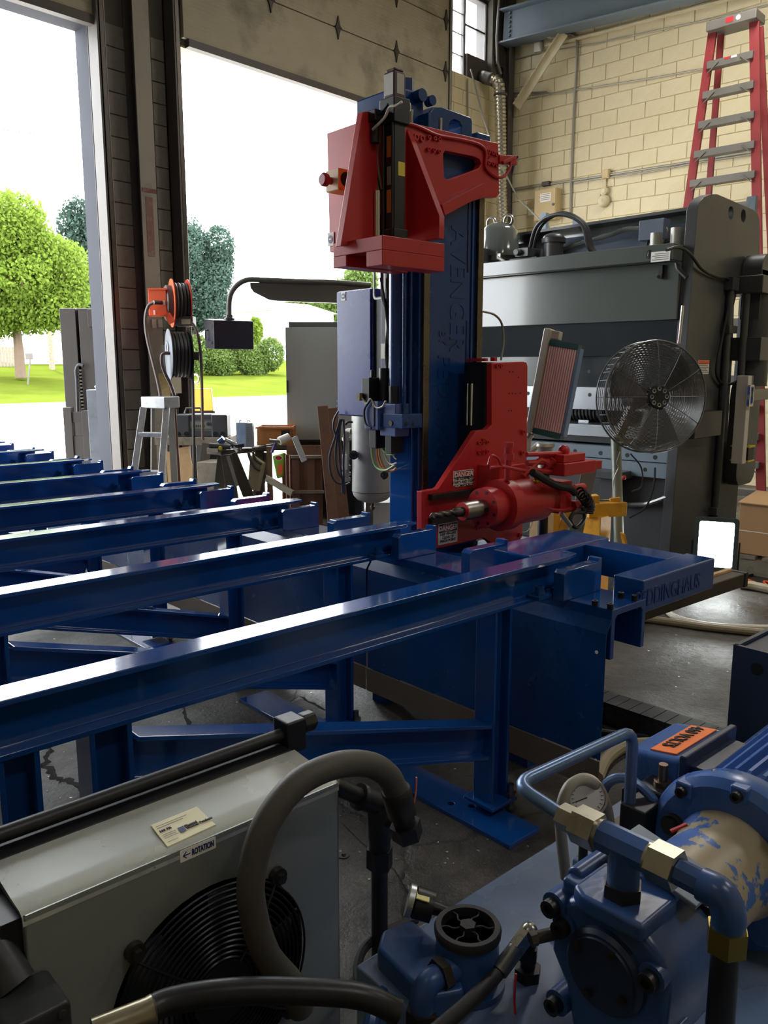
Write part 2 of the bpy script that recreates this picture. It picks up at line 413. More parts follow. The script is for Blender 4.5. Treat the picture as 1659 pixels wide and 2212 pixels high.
rng_ = np.random.default_rng(11); nv_, nf_ = [], []
for i in range(420):
    u = rng_.uniform(0, 1)
    p = pt(rng_.uniform(0, 1659), rng_.uniform(1290, 1990), 'W', Z=0); r = rng_.uniform(.002, .006)*(1 + p.length*.12); a0 = rng_.uniform(0, 6.3)
    if p.y > 7: continue
    o = len(nv_); nv_ += [(p.x + r*math.cos(a0+k*1.9)*(1 if k % 2 else .5), p.y + r*math.sin(a0+k*1.9), .001 + .0012*k) for k in range(3)]; nf_.append((o, o+1, o+2))
dbr = solo(MB().add(nv_, nf_), 'floor_debris', mat('pale_metal_chips', '#a8a49a', .35, .5, var=.4, scale=3), 'pale metal chips and dust flakes strewn over the dark floor', 'debris', kind='stuff')
# right wall: painted concrete blocks, each its own piece
wr = struct(MB().box(XW, XW + .3, -6, YW + .3, 0, CEILZ), 'wall_right', MORTAR)
def block_mesh(name, sx, sy, sz, bev, m):
    bm = bmesh.new(); bmesh.ops.create_cube(bm, size=1); bmesh.ops.scale(bm, vec=(sx, sy, sz), verts=bm.verts)
    bmesh.ops.bevel(bm, geom=[e for e in bm.edges], offset=bev, segments=1, affect='EDGES')
    me = bpy.data.meshes.new(name); bm.to_mesh(me); bm.free(); me.materials.append(m); return me
def lay(wall, me, at, name='block', n=[0]):
    o = bpy.data.objects.new(name, me); COL.objects.link(o); o.parent = wall; o.location = at
    return o
blkA = block_mesh('block', .03, .398, .195, .004, CREAM)
blkH = block_mesh('block', .03, .195, .195, .004, CREAM)
z = .128 + .203*8; row = 0
while z < 6.2:
    off = .203 if row % 2 else 0
    y = 7.746 - off/2 - .203 + (.0 if row % 2 else 0)
    if row % 2: lay(wr, blkH, (XW + .003, 7.746 - .1, z + .1015)); y = 7.746 - .203 - .203
    else: y = 7.746 - .203
    while y > 3.5:
        lay(wr, blkA, (XW + .003 + random.uniform(-.0015, .0015), y, z + .1015)); y -= .406
    z += .203; row += 1

rest = MB(); z = .128; row = 0
while z < 6.9:
    y = 7.746 - (.406 if row % 2 else .203)
    while y > -5.8:
        if not (y > 3.5 and .128 + .203*8 - .01 < z < 6.2): rest.box(XW-.012, XW+.01, y-.199, y+.199, z+.004, min(z+.199, 6.94))
        y -= .406
    z += .203; row += 1
part(rest, 'further_blocks', CREAM, wr, kind='stuff')
# door wall
D1L, D1R, D2L, D2R, DT = 0.4, 4.25, 5.2, 9.4, 4.75
wd = MB().box(-6, D1L, YW, YW+.3, 0, CEILZ).box(D1R, D2L, YW, YW+.3, 0, DT).box(D2R, XW+.3, YW, YW+.3, 0, 5.57)
wd.box(D1L, D2R, YW, YW+.3, DT, CEILZ).box(10.56, XW+.3, YW, YW+.3, 5.57, CEILZ).box(D2R, 10.56, YW, YW+.3, 6.75, CEILZ)
wb = struct(wd, 'wall_back', GREYMOR)
struct(MB().box(9.46, XW, YW-.01, YW-.003, 2.0, 5.56), 'trim_5', MORTAR)
blkP = block_mesh('block', .29, .03, .195, .004, GREYBLK); blkQ = block_mesh('block', .15, .03, .195, .004, GREYBLK)
for k in range(23):
    lay(wb, blkP, (4.485, YW - .005, .06 + .203*k + .1015)); lay(wb, blkQ, (4.93, YW - .005, .06 + .203*k + .1015))
blkD = block_mesh('block', .398, .03, .195, .004, CREAM); blkE = block_mesh('block', .195, .03, .195, .004, CREAM)
for k in range(12, 27):
    z = .128 + .203*k - .04
    xs = [9.66, 10.07, 10.475, 10.78] if k % 2 else [9.55, 9.86, 10.27, 10.68]
    for i, x in enumerate(xs):
        me = blkE if (k % 2 == 0 and i == 0) or (k % 2 and i == 3) else blkD
        lay(wb, me, (x, YW - .005, z + .1015))
# steel column between the doors with red faded stencil box
sc_ = empty('steel_column', (4.75, 7.66, 0), 'W', 'tall painted steel column standing between the two open doorways', 'column')
a, b_ = PW(299, 300, Y=7.55).x, PW(333, 300, Y=7.55).x
part(MB().box(a, b_, 7.55, 7.565, 0, 6.9), 'front_flange', mat('column_paint', '#8d867a', .6, var=.15, scale=2, spots='#5a544c', spot_amt=.6, spot_scale=2.5), sc_)
part(MB().box((a+b_)/2-.006, (a+b_)/2+.006, 7.565, 7.735, 0, 6.9), 'web', DKSTEEL, sc_)
part(MB().box(a, b_, 7.72, 7.734, 0, 6.9), 'rear_flange', DKSTEEL, sc_)
FADED = mat('faded_red_paint', '#6d3f38', .7, var=.2, scale=8, spots='#8d867a', spot_amt=.7, spot_scale=14)
q0, q1 = PW(310, 405, Y=7.548), PW(345, 420, Y=7.548)
part(MB().box(a+.01, b_-.002, 7.546, 7.55, q1.z, q0.z), 'painted_band', FADED, sc_)
qa_, qb_ = PW(318, 425, Y=7.548), PW(337, 555, Y=7.548)
part(MB().box(a+.045, a+.125, 7.546, 7.55, qb_.z, qa_.z), 'faded_stencil', mat('worn_red_stencil', '#7b5a50', .75, var=.25, scale=14, spots='#8d867a', spot_amt=.9, spot_scale=22), sc_)
# door tracks
for nm, xs, lab in (('door_track', (PW(232, 500, Y=7.7).x), 'dark steel door track on the left edge of the pier'), ('door_track', PW(380, 300, Y=7.7).x, 'dark steel door track on the right edge of the pier')):
    t = empty(nm, (xs, 7.7, 0), 'W', lab, 'door track')
    part(MB().box(xs-.075, xs-.055, 7.55, 7.74, 0, 6.8).box(xs-.075, xs+.075, 7.715, 7.735, 0, 6.8), 'angle', DKSTEEL, t, bevel=.003)
    part(MB().box(xs-.02, xs+.03, 7.60, 7.605, 0, 6.8).box(xs-.02, xs-.015, 7.60, 7.66, 0, 6.8).box(xs+.025, xs+.03, 7.60, 7.66, 0, 6.8), 'rail', STEEL_D, t)
    part(MB().cyl((xs+.055, 7.66, .0), (xs+.055, 7.66, 6.0), .014), 'conduit', ALU_D, t)
    part(MB().cyl((xs-.035, 7.63, .0), (xs-.035, 7.63, 6.0), .008), 'cable', CABLE, t)
struct(MB().box(4.235, 4.25, YW-.02, YW+.31, 0, 4.70).box(4.235, 4.30, YW-.02, YW-.005, 0, 4.70), 'trim_1', JAMB)
struct(MB().box(5.19, 5.205, YW-.01, YW+.31, 0, DT), 'trim_2', DKSTEEL)
struct(MB().box(D1L, D1R, YW-.02, YW+.31, DT-.06, DT-.045), 'trim_3', JAMB)
struct(MB().box(D2L, D2R, YW-.005, YW+.31, DT-.02, DT-.002), 'trim_4', CREAM)

# the raised sectional doors
def groove(name, base):
    m = mat(name, base, .6, var=.2, scale=2, spots='#5c564a', spot_amt=.75, spot_scale=1.6)
    nt = m.node_tree; N = nt.nodes; L = nt.links
    tc = N.new('ShaderNodeTexCoord'); mp = N.new('ShaderNodeMapping'); mp.inputs['Scale'].default_value = (.25, .25, 1); L.new(tc.outputs['Object'], mp.inputs[0])
    wv = N.new('ShaderNodeTexWave'); wv.bands_direction = 'Z'; wv.inputs['Scale'].default_value = 8; wv.inputs['Distortion'].default_value = .6; wv.inputs['Detail'].default_value = 2
    L.new(mp.outputs[0], wv.inputs[0]); bp = N.new('ShaderNodeBump'); bp.inputs['Strength'].default_value = .35; bp.inputs['Distance'].default_value = .006
    L.new(wv.outputs['Fac'], bp.inputs['Height']); L.new(bp.outputs[0], N['Principled BSDF'].inputs['Normal']); return m
DP = groove('grooved_door_panel', '#a39a85')
d2 = struct(MB().box(5.22, 9.38, 7.60, 7.68, 4.70, 4.775), 'door_2', DKSTEEL)
for z0, z1 in ((4.78, 5.445), (5.455, 6.085), (6.095, 6.75)):
    part(MB().box(5.17, 9.40, 7.62, 7.67, z0, z1), 'door_section', DP, d2, bevel=.006)
HINGE = mat('dark_hinge', '#4a443d', .5, .5, var=.2)
for zz in (5.45, 6.09):
    for x in (5.27, 6.30, 7.315, 8.335, 9.32):
        part(MB().xz([(x-.045, zz), (x-.02, zz-.05), (x, zz-.13), (x+.02, zz-.05), (x+.045, zz), (x+.02, zz+.05), (x, zz+.13), (x-.02, zz+.05)], 7.60, 7.62).cyl((x-.05, 7.605, zz), (x+.05, 7.605, zz), .012), 'hinge', HINGE, d2)
d1 = struct(MB().box(.45, 4.22, 7.60, 7.68, 4.62, 4.70), 'door_1', DKSTEEL)
part(MB().box(.45, 4.22, 7.62, 7.67, 4.71, 5.3), 'door_section', DP, d1, bevel=.006)
tr = empty('door_track', (9.42, 7.66, 4), 'W', 'galvanised door track beside the high window', 'door track')
part(MB().box(9.39, 9.45, 7.60, 7.61, .5, 6.4).box(9.39, 9.396, 7.60, 7.67, .5, 6.4).box(9.444, 9.45, 7.60, 7.67, .5, 6.4), 'rail', ALU_D, tr)
for zz in (5.0, 3.6): part(MB().box(9.36, 9.48, 7.67, 7.735, zz, zz+.1), 'bracket', ALU_D, tr)
# the high window
GLASS = bpy.data.materials.new('milky_pane'); GLASS.use_nodes = True
_b = GLASS.node_tree.nodes['Principled BSDF']; _b.inputs['Base Color'].default_value = (.92, .94, 1, 1); _b.inputs['Alpha'].default_value = .35; _b.inputs['Roughness'].default_value = .3
wn = struct(MB().box(9.42, 10.58, YW+.1, YW+.16, 6.70, 6.76).box(9.42, 10.58, YW+.1, YW+.16, 5.55, 5.60).box(9.42, 9.47, YW+.1, YW+.16, 5.6, 6.7).box(10.53, 10.58, YW+.1, YW+.16, 5.6, 6.7).box(10.02, 10.05, YW+.1, YW+.16, 5.6, 6.7), 'window_1', DKSTEEL)
for (xa, xb) in ((9.47, 9.75), (9.75, 10.02)):
    for za, zb in ((5.6, 5.87), (5.87, 6.15), (6.15, 6.42), (6.42, 6.7)):
        part(MB().box(xa+.006, xb-.006, YW+.12, YW+.13, za+.006, zb-.006), 'pane', GLASS, wn)
for za, zb in ((5.92, 6.31), (6.31, 6.7)):
    part(MB().box(10.055, 10.525, YW+.12, YW+.13, za+.006, zb-.006), 'pane', GLASS, wn)
part(MB().box(10.05, 10.53, YW+.06, YW+.13, 5.60, 5.915), 'blanking_board', mat('dark_board', '#4c4640', .7, var=.2), wn)
part(MB().box(9.744, 9.756, YW+.115, YW+.14, 5.6, 6.7).box(9.47, 10.02, YW+.115, YW+.14, 5.865, 5.875).box(9.47, 10.02, YW+.115, YW+.14, 6.145, 6.155).box(9.47, 10.02, YW+.115, YW+.14, 6.415, 6.425).box(10.05, 10.53, YW+.115, YW+.14, 6.30, 6.32), 'glazing_bar', STEEL_D, wn)

# ================================================================== OUTSIDE
ASPH = mat('pale_concrete_lot', '#c9c6c0', .8, var=.1, scale=.4, bump=.1, bscale=6)
struct(MB().box(-40, 90, YW+.3, 32.2, -.25, -.02), 'yard', ASPH)
def grass_mat():
    m = mat('sunlit_lawn', '#454f1a', .9, spec=.0, var=.3, scale=.6, spots='#555c22', spot_amt=.7, spot_scale=.25, bump=.6, bscale=9)
    return m
struct(MB().add([(-60, 32.6, .1), (140, 32.6, .1), (140, 55, 2.0), (-60, 55, 2.0), (-60, 120, 3.6), (140, 120, 3.6)], [(0, 1, 2, 3), (3, 2, 5, 4)]), 'lawn', grass_mat())
struct(MB().box(-40, 90, 32.2, 32.6, -.2, .14), 'kerb', mat('kerb_concrete', '#bcb8ae', .8, var=.1), bevel=.03)

LEAFM = {}
def leaf_mat(name, h, tr):
    m = bpy.data.materials.new(name); m.use_nodes = True; nt = m.node_tree; N = nt.nodes; L = nt.links
    b = N['Principled BSDF']; c = lin(h)
    geo = N.new('ShaderNodeTexCoord'); nz = N.new('ShaderNodeTexNoise'); nz.inputs['Scale'].default_value = .8; nz.inputs['Detail'].default_value = 4; L.new(geo.outputs['Object'], nz.inputs[0])
    mx = N.new('ShaderNodeMix'); mx.data_type = 'RGBA'; mx.inputs[6].default_value = (*[x*.65 for x in c], 1); mx.inputs[7].default_value = (*[min(1, x*1.35) for x in c], 1)
    L.new(nz.outputs['Fac'], mx.inputs[0]); L.new(mx.outputs[2], b.inputs['Base Color']); b.inputs['Roughness'].default_value = .7; b.inputs['Specular IOR Level'].default_value = .1
    t = N.new('ShaderNodeBsdfTranslucent'); L.new(mx.outputs[2], t.inputs[0])
    ms = N.new('ShaderNodeMixShader'); ms.inputs[0].default_value = tr
    L.new(b.outputs[0], ms.inputs[1]); L.new(t.outputs[0], ms.inputs[2]); L.new(ms.outputs[0], N['Material Output'].inputs[0]); return m
def leaves(blobs, n, size, rng):
    """leaf quads scattered through lumpy blobs (cx, cy, cz, rx, ry, rz)"""
    vol = np.array([b[3]*b[4]*b[5] for b in blobs])**(2/3); pick = rng.choice(len(blobs), n, p=vol/vol.sum())
    B = np.array(blobs)[pick]
    d = rng.normal(size=(n, 3)); d /= np.linalg.norm(d, axis=1)[:, None]
    rad = rng.uniform(.55, 1.0, n)**.5 * rng.uniform(.86, 1.06, n)
    c = B[:, :3] + d*B[:, 3:]*rad[:, None]
    u = rng.normal(size=(n, 3)); u /= np.linalg.norm(u, axis=1)[:, None]
    t = rng.normal(size=(n, 3)); v = np.cross(u, t); v /= np.linalg.norm(v, axis=1)[:, None]
    s = size*rng.uniform(.6, 1.3, n)[:, None]
    P_ = np.stack([c - u*s, c + v*s*.6, c + u*s, c - v*s*.6], 1).reshape(-1, 3)
    return P_, np.arange(4*n).reshape(n, 4)
def tree(name, label, base, blobs, n, size, m, trunk_r, cat='tree', seed=1, trunk=True):
    rng = np.random.default_rng(seed)
    o = empty(name, base, 'W', label, cat)
    Pv, Fv = leaves(blobs, n, size, rng)
    me = bpy.data.meshes.new('foliage'); me.from_pydata((Pv - np.array(base)).tolist(), [], Fv.tolist()); me.materials.append(m)
    f = bpy.data.objects.new('foliage', me); COL.objects.link(f); f.parent = o; f['kind'] = 'stuff'
    if trunk:
        b = Vector(base); tm = MB(); top = Vector(blobs[0][:3])
        tm.tube([b, b + (top - b)*.5 + Vector((.15, .1, 0)), top], trunk_r, 8, 5, trunk_r*.5)
        for bl in blobs[1:7]:
            q = b + (top - b)*.55; tm.tube([q, (q + Vector(bl[:3]))/2 + Vector((0, 0, -.2)), Vector(bl[:3])], trunk_r*.35, 6, 4, trunk_r*.12)
        part(tm, 'trunk', mat('tree_bark', '#5b4a3c', .85, var=.3, scale=4), o)
    return o
def blob_crown(cx, cy, cz, rx, ry, rz, n, seed, sub=.45):
    rng = np.random.default_rng(seed); out = [(cx, cy, cz, rx*.62, ry*.62, rz*.7)]
    for i in range(n):
        d = rng.normal(size=3); d /= np.linalg.norm(d); k = rng.uniform(.5, .78); s = rng.uniform(.75, 1.2)*sub
        out.append((cx + d[0]*rx*k, cy + d[1]*ry*k, cz + d[2]*rz*k, rx*s, ry*s, rz*s*.8))
    return out
def spot(px, py, Y): return PW(px, py, Y=Y)
LG = leaf_mat('bright_maple_leaves', '#667a2e', .5); DG = leaf_mat('blue_green_leaves', '#3a4c43', .3); MG = leaf_mat('mid_green_leaves', '#566834', .4)
c = spot(15, 590, 42); g = spot(95, 752, 42)
tree('maple_tree', 'bright green maple tree seen through the left doorway', (c.x+.3, 42, 1.0), blob_crown(c.x, 42, c.z, 4.0, 3.6, 4.1, 26, 3, .4), 60000, .105, LG, .28, seed=3)
c = spot(412, 600, 46); g = spot(412, 775, 46)
tree('blue_green_tree', 'dark blue-green tree seen just right of the pier', (c.x, 46, 1.3), blob_crown(c.x, 46, c.z+.4, 2.9, 2.6, 4.6, 26, 5, .38), 60000, .105, DG, .25, seed=4)
c = spot(190, 600, 60)
tree('far_tree', 'dark tree partly hidden behind the forklift mast', (c.x, 60, 2.1), blob_crown(c.x, 60, c.z+.5, 2.6, 2.4, 5.2, 14, 6), 18000, .14, DG, .25, seed=5)
c = spot(505, 735, 44)
tree('hedge', 'low clipped green hedge below the blue-green tree', (c.x, 44, 1.1), [(c.x + i*.75 - 3.2, 44 + .3*math.sin(i*2.1), 2.1 + .35*math.sin(i*1.7), .95, .9, 1.15) for i in range(9)], 24000, .09, MG, .1, cat='hedge', seed=6, trunk=False)
c = spot(545, 690, 47)
tree('garden_shrub', 'light green shrub growing behind the hedge', (c.x, 47, 1.4), blob_crown(c.x, 47, 3.2, .9, .9, 1.9, 8, 8), 5000, .13, LG, .08, cat='shrub', seed=8)
c = spot(770, 640, 70)
tree('distant_tree', 'pale green distant tree beside the blue column', (c.x, 70, 2.4), blob_crown(c.x, 70, c.z, 4.5, 3, 3.6, 14, 9), 12000, .22, MG, .3, seed=9)
c = spot(690, 655, 90)
tree('distant_tree', 'small hazy tree above the white house roof', (c.x, 90, 2.8), blob_crown(c.x, 90, c.z, 5.5, 3, 2.4, 12, 10), 9000, .24, MG, .3, seed=10)

HWHITE = mat('white_siding', '#f1efe9', .6, var=.04); ROOF = mat('grey_shingle_roof', '#a7a4a0', .8, var=.15); HGLASS = mat('dark_house_glass', '#6d7986', .15, var=.1)
def house(label, px0, px1, py_ridge, py_eave, py_base, Y, depth, windows):
    p0, p1 = spot(px0, py_eave, Y), spot(px1, py_eave, Y); zb = spot(px0, py_base, Y).z; zr = spot(px0, py_ridge, Y).z; ze = p0.z
    h = empty('house', ((p0.x+p1.x)/2, Y, min(zb, 2.0)), 'W', label, 'house')
    part(MB().box(p0.x, p1.x, Y, Y+depth, min(zb, 2.0)-.5, ze), 'wall', HWHITE, h)
    rf = MB().yz([(Y-.4, ze-.1), (Y+depth/2, zr), (Y+depth+.4, ze-.1)], p0.x-.4, p1.x+.4)
    part(rf, 'roof', ROOF, h)
    for (fx, fz, fw, fh, nm) in windows:
        x = p0.x + (p1.x-p0.x)*fx; zz = zb + (ze-zb)*fz
        wo = part(MB().box(x, x+fw, Y-.08, Y-.01, zz, zz+fh), nm, HWHITE, h)
        part(MB().box(x+.1, x+fw-.1, Y-.1, Y-.07, zz+.1, zz+fh-.1), 'pane', HGLASS if nm == 'window' else HWHITE, wo)
    return h
house('white garage with wide door behind the left lawn', 25, 215, 640, 690, 752, 52, 8, [(.35, .0, 4.2, 2.2, 'garage_door'), (.05, .3, .8, 1.2, 'window')])
house('white house with grey roof beyond the lawn', 585, 720, 642, 668, 760, 66, 9, [(.2, .45, 1.0, 1.3, 'window'), (.55, .45, 1.0, 1.3, 'window'), (.75, .1, 1.0, 2.0, 'door')])
house('white house with red brick gable behind the blue-green tree', 520, 600, 618, 640, 760, 85, 9, [(.3, .5, 1, 1.2, 'window')])
g = spot(110, 755, 48)
up = empty('utility_pole', (g.x, 48, 1.2), 'W', 'brown wooden utility pole rising beside the maple tree', 'pole')
part(MB().cyl((g.x, 48, 1.0), (g.x, 48, spot(98, 410, 48).z), .16, .11, 10), 'shaft', WOOD_G, up)
part(MB().beam((g.x-.9, 48, 9.6), (g.x+.9, 48, 9.6), .1, .12), 'crossarm', WOOD_G, up)
for (a, b, lab) in (((-60, 272), (260, 306), 'thin overhead wire crossing the sky in the left doorway'), ((380, 322), (760, 362), 'thin overhead wire crossing the sky in the right doorway')):
    p, q = spot(*a, 40), spot(*b, 40); solo(MB().tube([p, (p+q)/2 - Vector((0, 0, .05)), q], .018, 5, 6), 'overhead_wire', CABLE, lab, 'wire')
fb = spot(0, 760, 50); fe = spot(45, 757, 50)
fen = empty('board_fence', (fb.x, 50, 1.6), 'W', 'weathered board fence at the far left of the lawn', 'fence')
for i in range(16): part(MB().box(fb.x - 1.6 + i*.19, fb.x - 1.6 + i*.19 + .17, 50, 50.03, 1.3, 2.75 + .03*math.sin(i*5)), 'board', WOOD_G, fen)
part(MB().box(fb.x-1.6, fb.x+1.45, 50.03, 50.08, 1.7, 1.78).box(fb.x-1.6, fb.x+1.45, 50.03, 50.08, 2.4, 2.48), 'rail', WOOD_G, fen)
sp = spot(55, 770, 40)
sg = empty('yard_sign', (sp.x, 40, .7), 'W', 'small sign on a thin post on the left lawn', 'sign')
part(MB().cyl((sp.x, 40, .6), (sp.x+.25, 40, 2.1), .04, n=6), 'post', DKSTEEL, sg); part(MB().box(sp.x+.0, sp.x+.35, 39.97, 40.0, 1.9, 2.2), 'plate', DKSTEEL, sg)
for px, lab in ((594, 'grey-blue rubbish bin by the white house, left of the pair'), (608, 'grey-blue rubbish bin by the white house, right of the pair')):
    b = spot(px, 770, 58); t = empty('rubbish_bin', (b.x, 58, b.z), 'W', lab, 'bin')
    part(MB().add([(b.x-.25, 57.8, b.z), (b.x+.25, 57.8, b.z), (b.x+.25, 58.3, b.z), (b.x-.25, 58.3, b.z), (b.x-.3, 57.7, b.z+.95), (b.x+.3, 57.7, b.z+.95), (b.x+.3, 58.35, b.z+.95), (b.x-.3, 58.35, b.z+.95)], [(3,2,1,0),(4,5,6,7),(0,1,5,4),(1,2,6,5),(2,3,7,6),(3,0,4,7)]), 'body', mat('bin_plastic', '#8fa7b5', .5, var=.1), t)
    part(MB().box(b.x-.32, b.x+.32, 57.66, 58.4, b.z+.95, b.z+1.03), 'lid', mat('bin_lid', '#7d96a6', .5), t)

# ================================================================== THE DRILL LINE (frame M)
def trY(pix, Y): return [(v.x, v.z) for v in (PM(a, b, Y=Y) for a, b in pix)]
def trX(pix, X): return [(v.y, v.z) for v in (PM(a, b, X=X) for a, b in pix)]
def capscrew(mb, p, d, r, h):
    p = Vector(p); d = Vector(d).normalized(); mb.lathe(p, d, [(0, r), (h, r), (h, r*.55), (h*.55, r*.5)], 12); return mb

RAILY = [1.70, 2.52, 3.34, 4.13, 4.98, 5.90, 6.85, 7.80, 8.80]
ORD = ['nearest', 'second', 'third', 'fourth', 'fifth', 'sixth', 'seventh', 'eighth', 'farthest']
def make_rail(y, lab):
    t = empty('conveyor_rail', (1.0, y, 0), 'M', lab, 'conveyor rail', 'blue transfer rails in a row')
    # beam: I section, upper flange reaching past the web with a bevelled tip
    part(MB().section((-3.4, y, .785), (2.37, y, .785), isect(.088, .128, .012, .014)), 'beam', BLUE, t, bevel=.0025)
    tip = MB().prism([(2.365, y-.044), (2.435, y-.03), (2.445, y+.03), (2.365, y+.044)], lambda u, v, d: (u, v, d), .838, .849, [circ(2.41, y, .008, 10)])
    part(tip, 'flange_tip', BLUE, t, bevel=.001)
    holes = MB()
    for x in (2.16, 2.30): holes.cyl((x, y, .847), (x, y, .8495), .009, n=12)
    part(holes, 'bolt_hole', BLKPRINT, t, kind='stuff')
    for (x0, x1) in ((1.985, 2.072), (.645, .742), (.457, .54)):
        xc = (x0+x1)/2; g = (x1-x0)/2
        part(MB().section((xc, y, .052), (xc, y, .722), [(q, p) for p, q in isect(.082, x1-x0, .008, .012)], up=(0, 1, 0)), 'post', BLUE, t, bevel=.002)
        part(MB().box(x0-.022, x1+.022, y-.065, y+.065, .04, .052), 'foot', BLUE, t, bevel=.002)
        st = MB().cyl((x1+.004, y-.05, 0), (x1+.004, y-.05, .10), .011, n=12).hexn((x1+.004, y-.05, .052), (x1+.004, y-.05, .07), .02).lathe((x1+.004, y-.05, .012), (0, 0, 1), [(0, .022), (.004, .022)], 14)
        part(st, 'levelling_stud', STEEL if x0 > 1.9 else BLUE, t)
    part(MB().section((.742, y, .625), (1.986, y, .272), isect(.075, .118, .008, .012)), 'diagonal_brace', BLUE, t, bevel=.002)
    for x in (2.20, 2.335):
        cl = MB().box(x-.035, x+.035, y-.075, y-.02, .735, .745).hexn((x, y-.05, .745), (x, y-.05, .756), .021); capscrew(cl, (x, y-.05, .756), (0, 0, 1), .016, .02)
        part(cl, 'clamp_bolt', BLUE_D, t)
    return t
rail0 = make_rail(RAILY[0], 'nearest long blue transfer rail crossing the foreground')
for k, y in enumerate(RAILY[1:], 1):
    lb = f'{ORD[k]} blue transfer rail counted from the viewer' if k < 8 else 'farthest blue transfer rail out in the left doorway'
    dup(rail0, m2w((1.0, y, 0)), label=lb)
for (y0, y1, x0, x1, lab) in ((1.50, 3.08, 1.89, 2.045, 'long blue floor plate under the two nearest right-hand posts'), (3.25, 5.2, 1.89, 2.045, 'blue floor plate under the third and fourth right-hand posts'), (1.50, 3.4, .5, .66, 'blue floor plate under the nearest left-hand posts')):
    hs = [circ((x0+x1)/2 + dx, y0 + dy, .012, 12) for dx, dy in ((-.028, .30), (.012, .24), (-.028, 1.1), (.012, 1.04))]
    solo(MB().xy([(x0, y0), (x1, y0), (x1, y1), (x0, y1)], 0, .016, hs), 'floor_plate', BLUE, lab, 'steel plate', fr='M', bevel=.002)

# the channel, its stop blocks, skirt and the side frame: one base
bs = empty('machine_base', (2.4, 3.0, 0), 'M', 'blue channel base with stop blocks and skirt panels along the rail ends', 'machine base')
CY0, CY1 = 1.43, 9.2
part(MB().section((2.405, CY0, .632), (2.405, CY1, .632), [(-.105, .086), (.105, .086), (.105, -.086), (.083, -.086), (.083, .05), (.07, .062), (-.07, .062), (-.083, .05), (-.083, -.086), (-.105, -.086)]), 'channel', BLUE, bs, bevel=.003)
for px, py in ((1285, 1309), (1318, 1316), (1341, 1291), (1371, 1297)):
    q = PM(px, py, Z=.718); part(capscrew(MB(), q, (0, 0, 1), .0105, .019), 'cap_screw', BLKPRINT, bs)
bl0 = None
for k, y in enumerate(RAILY):
    for dy in (-.103, .325):
        yy = y + dy
        if bl0 is None:
            mb = MB().xz([(2.265, .718), (2.487, .718), (2.487, .838), (2.468, .838), (2.463, .824), (2.28, .824), (2.265, .812)], yy, yy+.046)
            bl0 = part(mb, 'stop_block', BLUE, bs, bevel=.0025)
            h = MB(); [h.cyl((x, yy+.023, .8235), (x, yy+.023, .8247), .0115, n=14) for x in (2.325, 2.435)]
            bh0 = part(h, 'bolt_hole', BLKPRINT, bl0, kind='stuff'); y00 = yy
        else:
            o = inst(bl0, bs, (0, yy - y00, 0)); o.modifiers.new('bevel', 'BEVEL').width = .0025; o.modifiers['bevel'].limit_method = 'ANGLE'; o.modifiers['bevel'].harden_normals = True
            if k < 4: inst(bh0, o, (0, 0, 0))
# skirt: slanted hood sheet, vertical panels, bare strip
for (y0, y1) in ((1.43, 2.62), (2.63, 3.8), (3.81, 5.0), (5.01, 6.4)):
    part(MB().section((2.28, y0, .6), (2.28, y1, .6), [(.03-.012*0, .098), (.0335, .098), (-.005, .04), (-.008, -.40), (-.0105, -.40), (-.0085, .042)]), 'skirt_panel', BLUE_D, bs, bevel=.001)
    part(MB().box(2.262, 2.268, y0, y1, .095, .198), 'kick_strip', mat('brown_bare_strip', '#6b5f52', .5, .3, var=.15, scale=5), bs)
hp = MB()
for px, py in ((1288, 1409), (1286, 1643)):
    q = PM(px, py, X=2.264); hp.cyl((2.2645, q.y, q.z), (2.2665, q.y, q.z), .006, n=12)
part(hp, 'rivet_hole', WHITE, bs, kind='stuff')
for y in (1.8, 2.6, 3.5, 4.4, 5.4, 7.0, 8.6): part(MB().box(2.36, 2.45, y, y+.09, 0, .548), 'leg', BLUE_D, bs)
# side frame with the maker's name
fr_ = MB().box(2.505, 3.02, 1.44, 1.56, .66, .78)
part(fr_, 'side_beam', BLUE, bs, bevel=.006)
part(MB().box(2.505, 3.06, 1.93, 2.17, .64, .782), 'side_beam', BLUE, bs, bevel=.012, seg=3)
part(MB().box(2.87, 3.0, 1.56, 1.93, .66, .778), 'cross_beam', BLUE, bs, bevel=.004)
text('PEDDINGHAUS', (2.46, 1.4397, .685), (1, 0, 0), (0, 0, 1), .088, mat('shadow_blue_letter', '#0d3674', .3), bs, depth=.002, fit=.44)
part(MB().box(2.6, 2.7, 2.06, 2.15, 0, .64), 'leg', BLUE_D, bs)

# ------------------------------------------------------------------ drilling column with both red heads
dm = empty('drilling_machine', (3.24, 3.2, 0), 'M', 'tall blue column drilling machine with red upper head and red spindle carriage', 'drill machine')
YF, XL, XR = 3.06, 3.006, 3.478
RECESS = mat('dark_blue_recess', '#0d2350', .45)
part(MB().box(XL, XR, YF, 3.265, .25, 2.66), 'column', BLUE_D, dm, bevel=.006)
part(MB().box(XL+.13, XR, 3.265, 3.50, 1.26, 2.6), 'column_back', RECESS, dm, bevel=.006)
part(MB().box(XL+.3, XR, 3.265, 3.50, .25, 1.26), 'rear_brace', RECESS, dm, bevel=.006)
part(MB().box(2.75, 3.75, 2.95, 3.45, 0, .25), 'pedestal', BLUE_D, dm, bevel=.01)
part(MB().box(2.56, 3.7, 2.55, 3.0, .25, .55), 'saddle', BLUE_D, dm, bevel=.01)
for x0, x1, z0 in ((XL+.012, XL+.055, .55), (XR-.055, XR-.012, .55)):
    part(MB().box(x0, x1, YF-.022, YF, z0, 2.6), 'guide_rail', mat('brown_slideway_steel', '#6e6558', .28, .85, var=.15, scale=5), dm, bevel=.003)
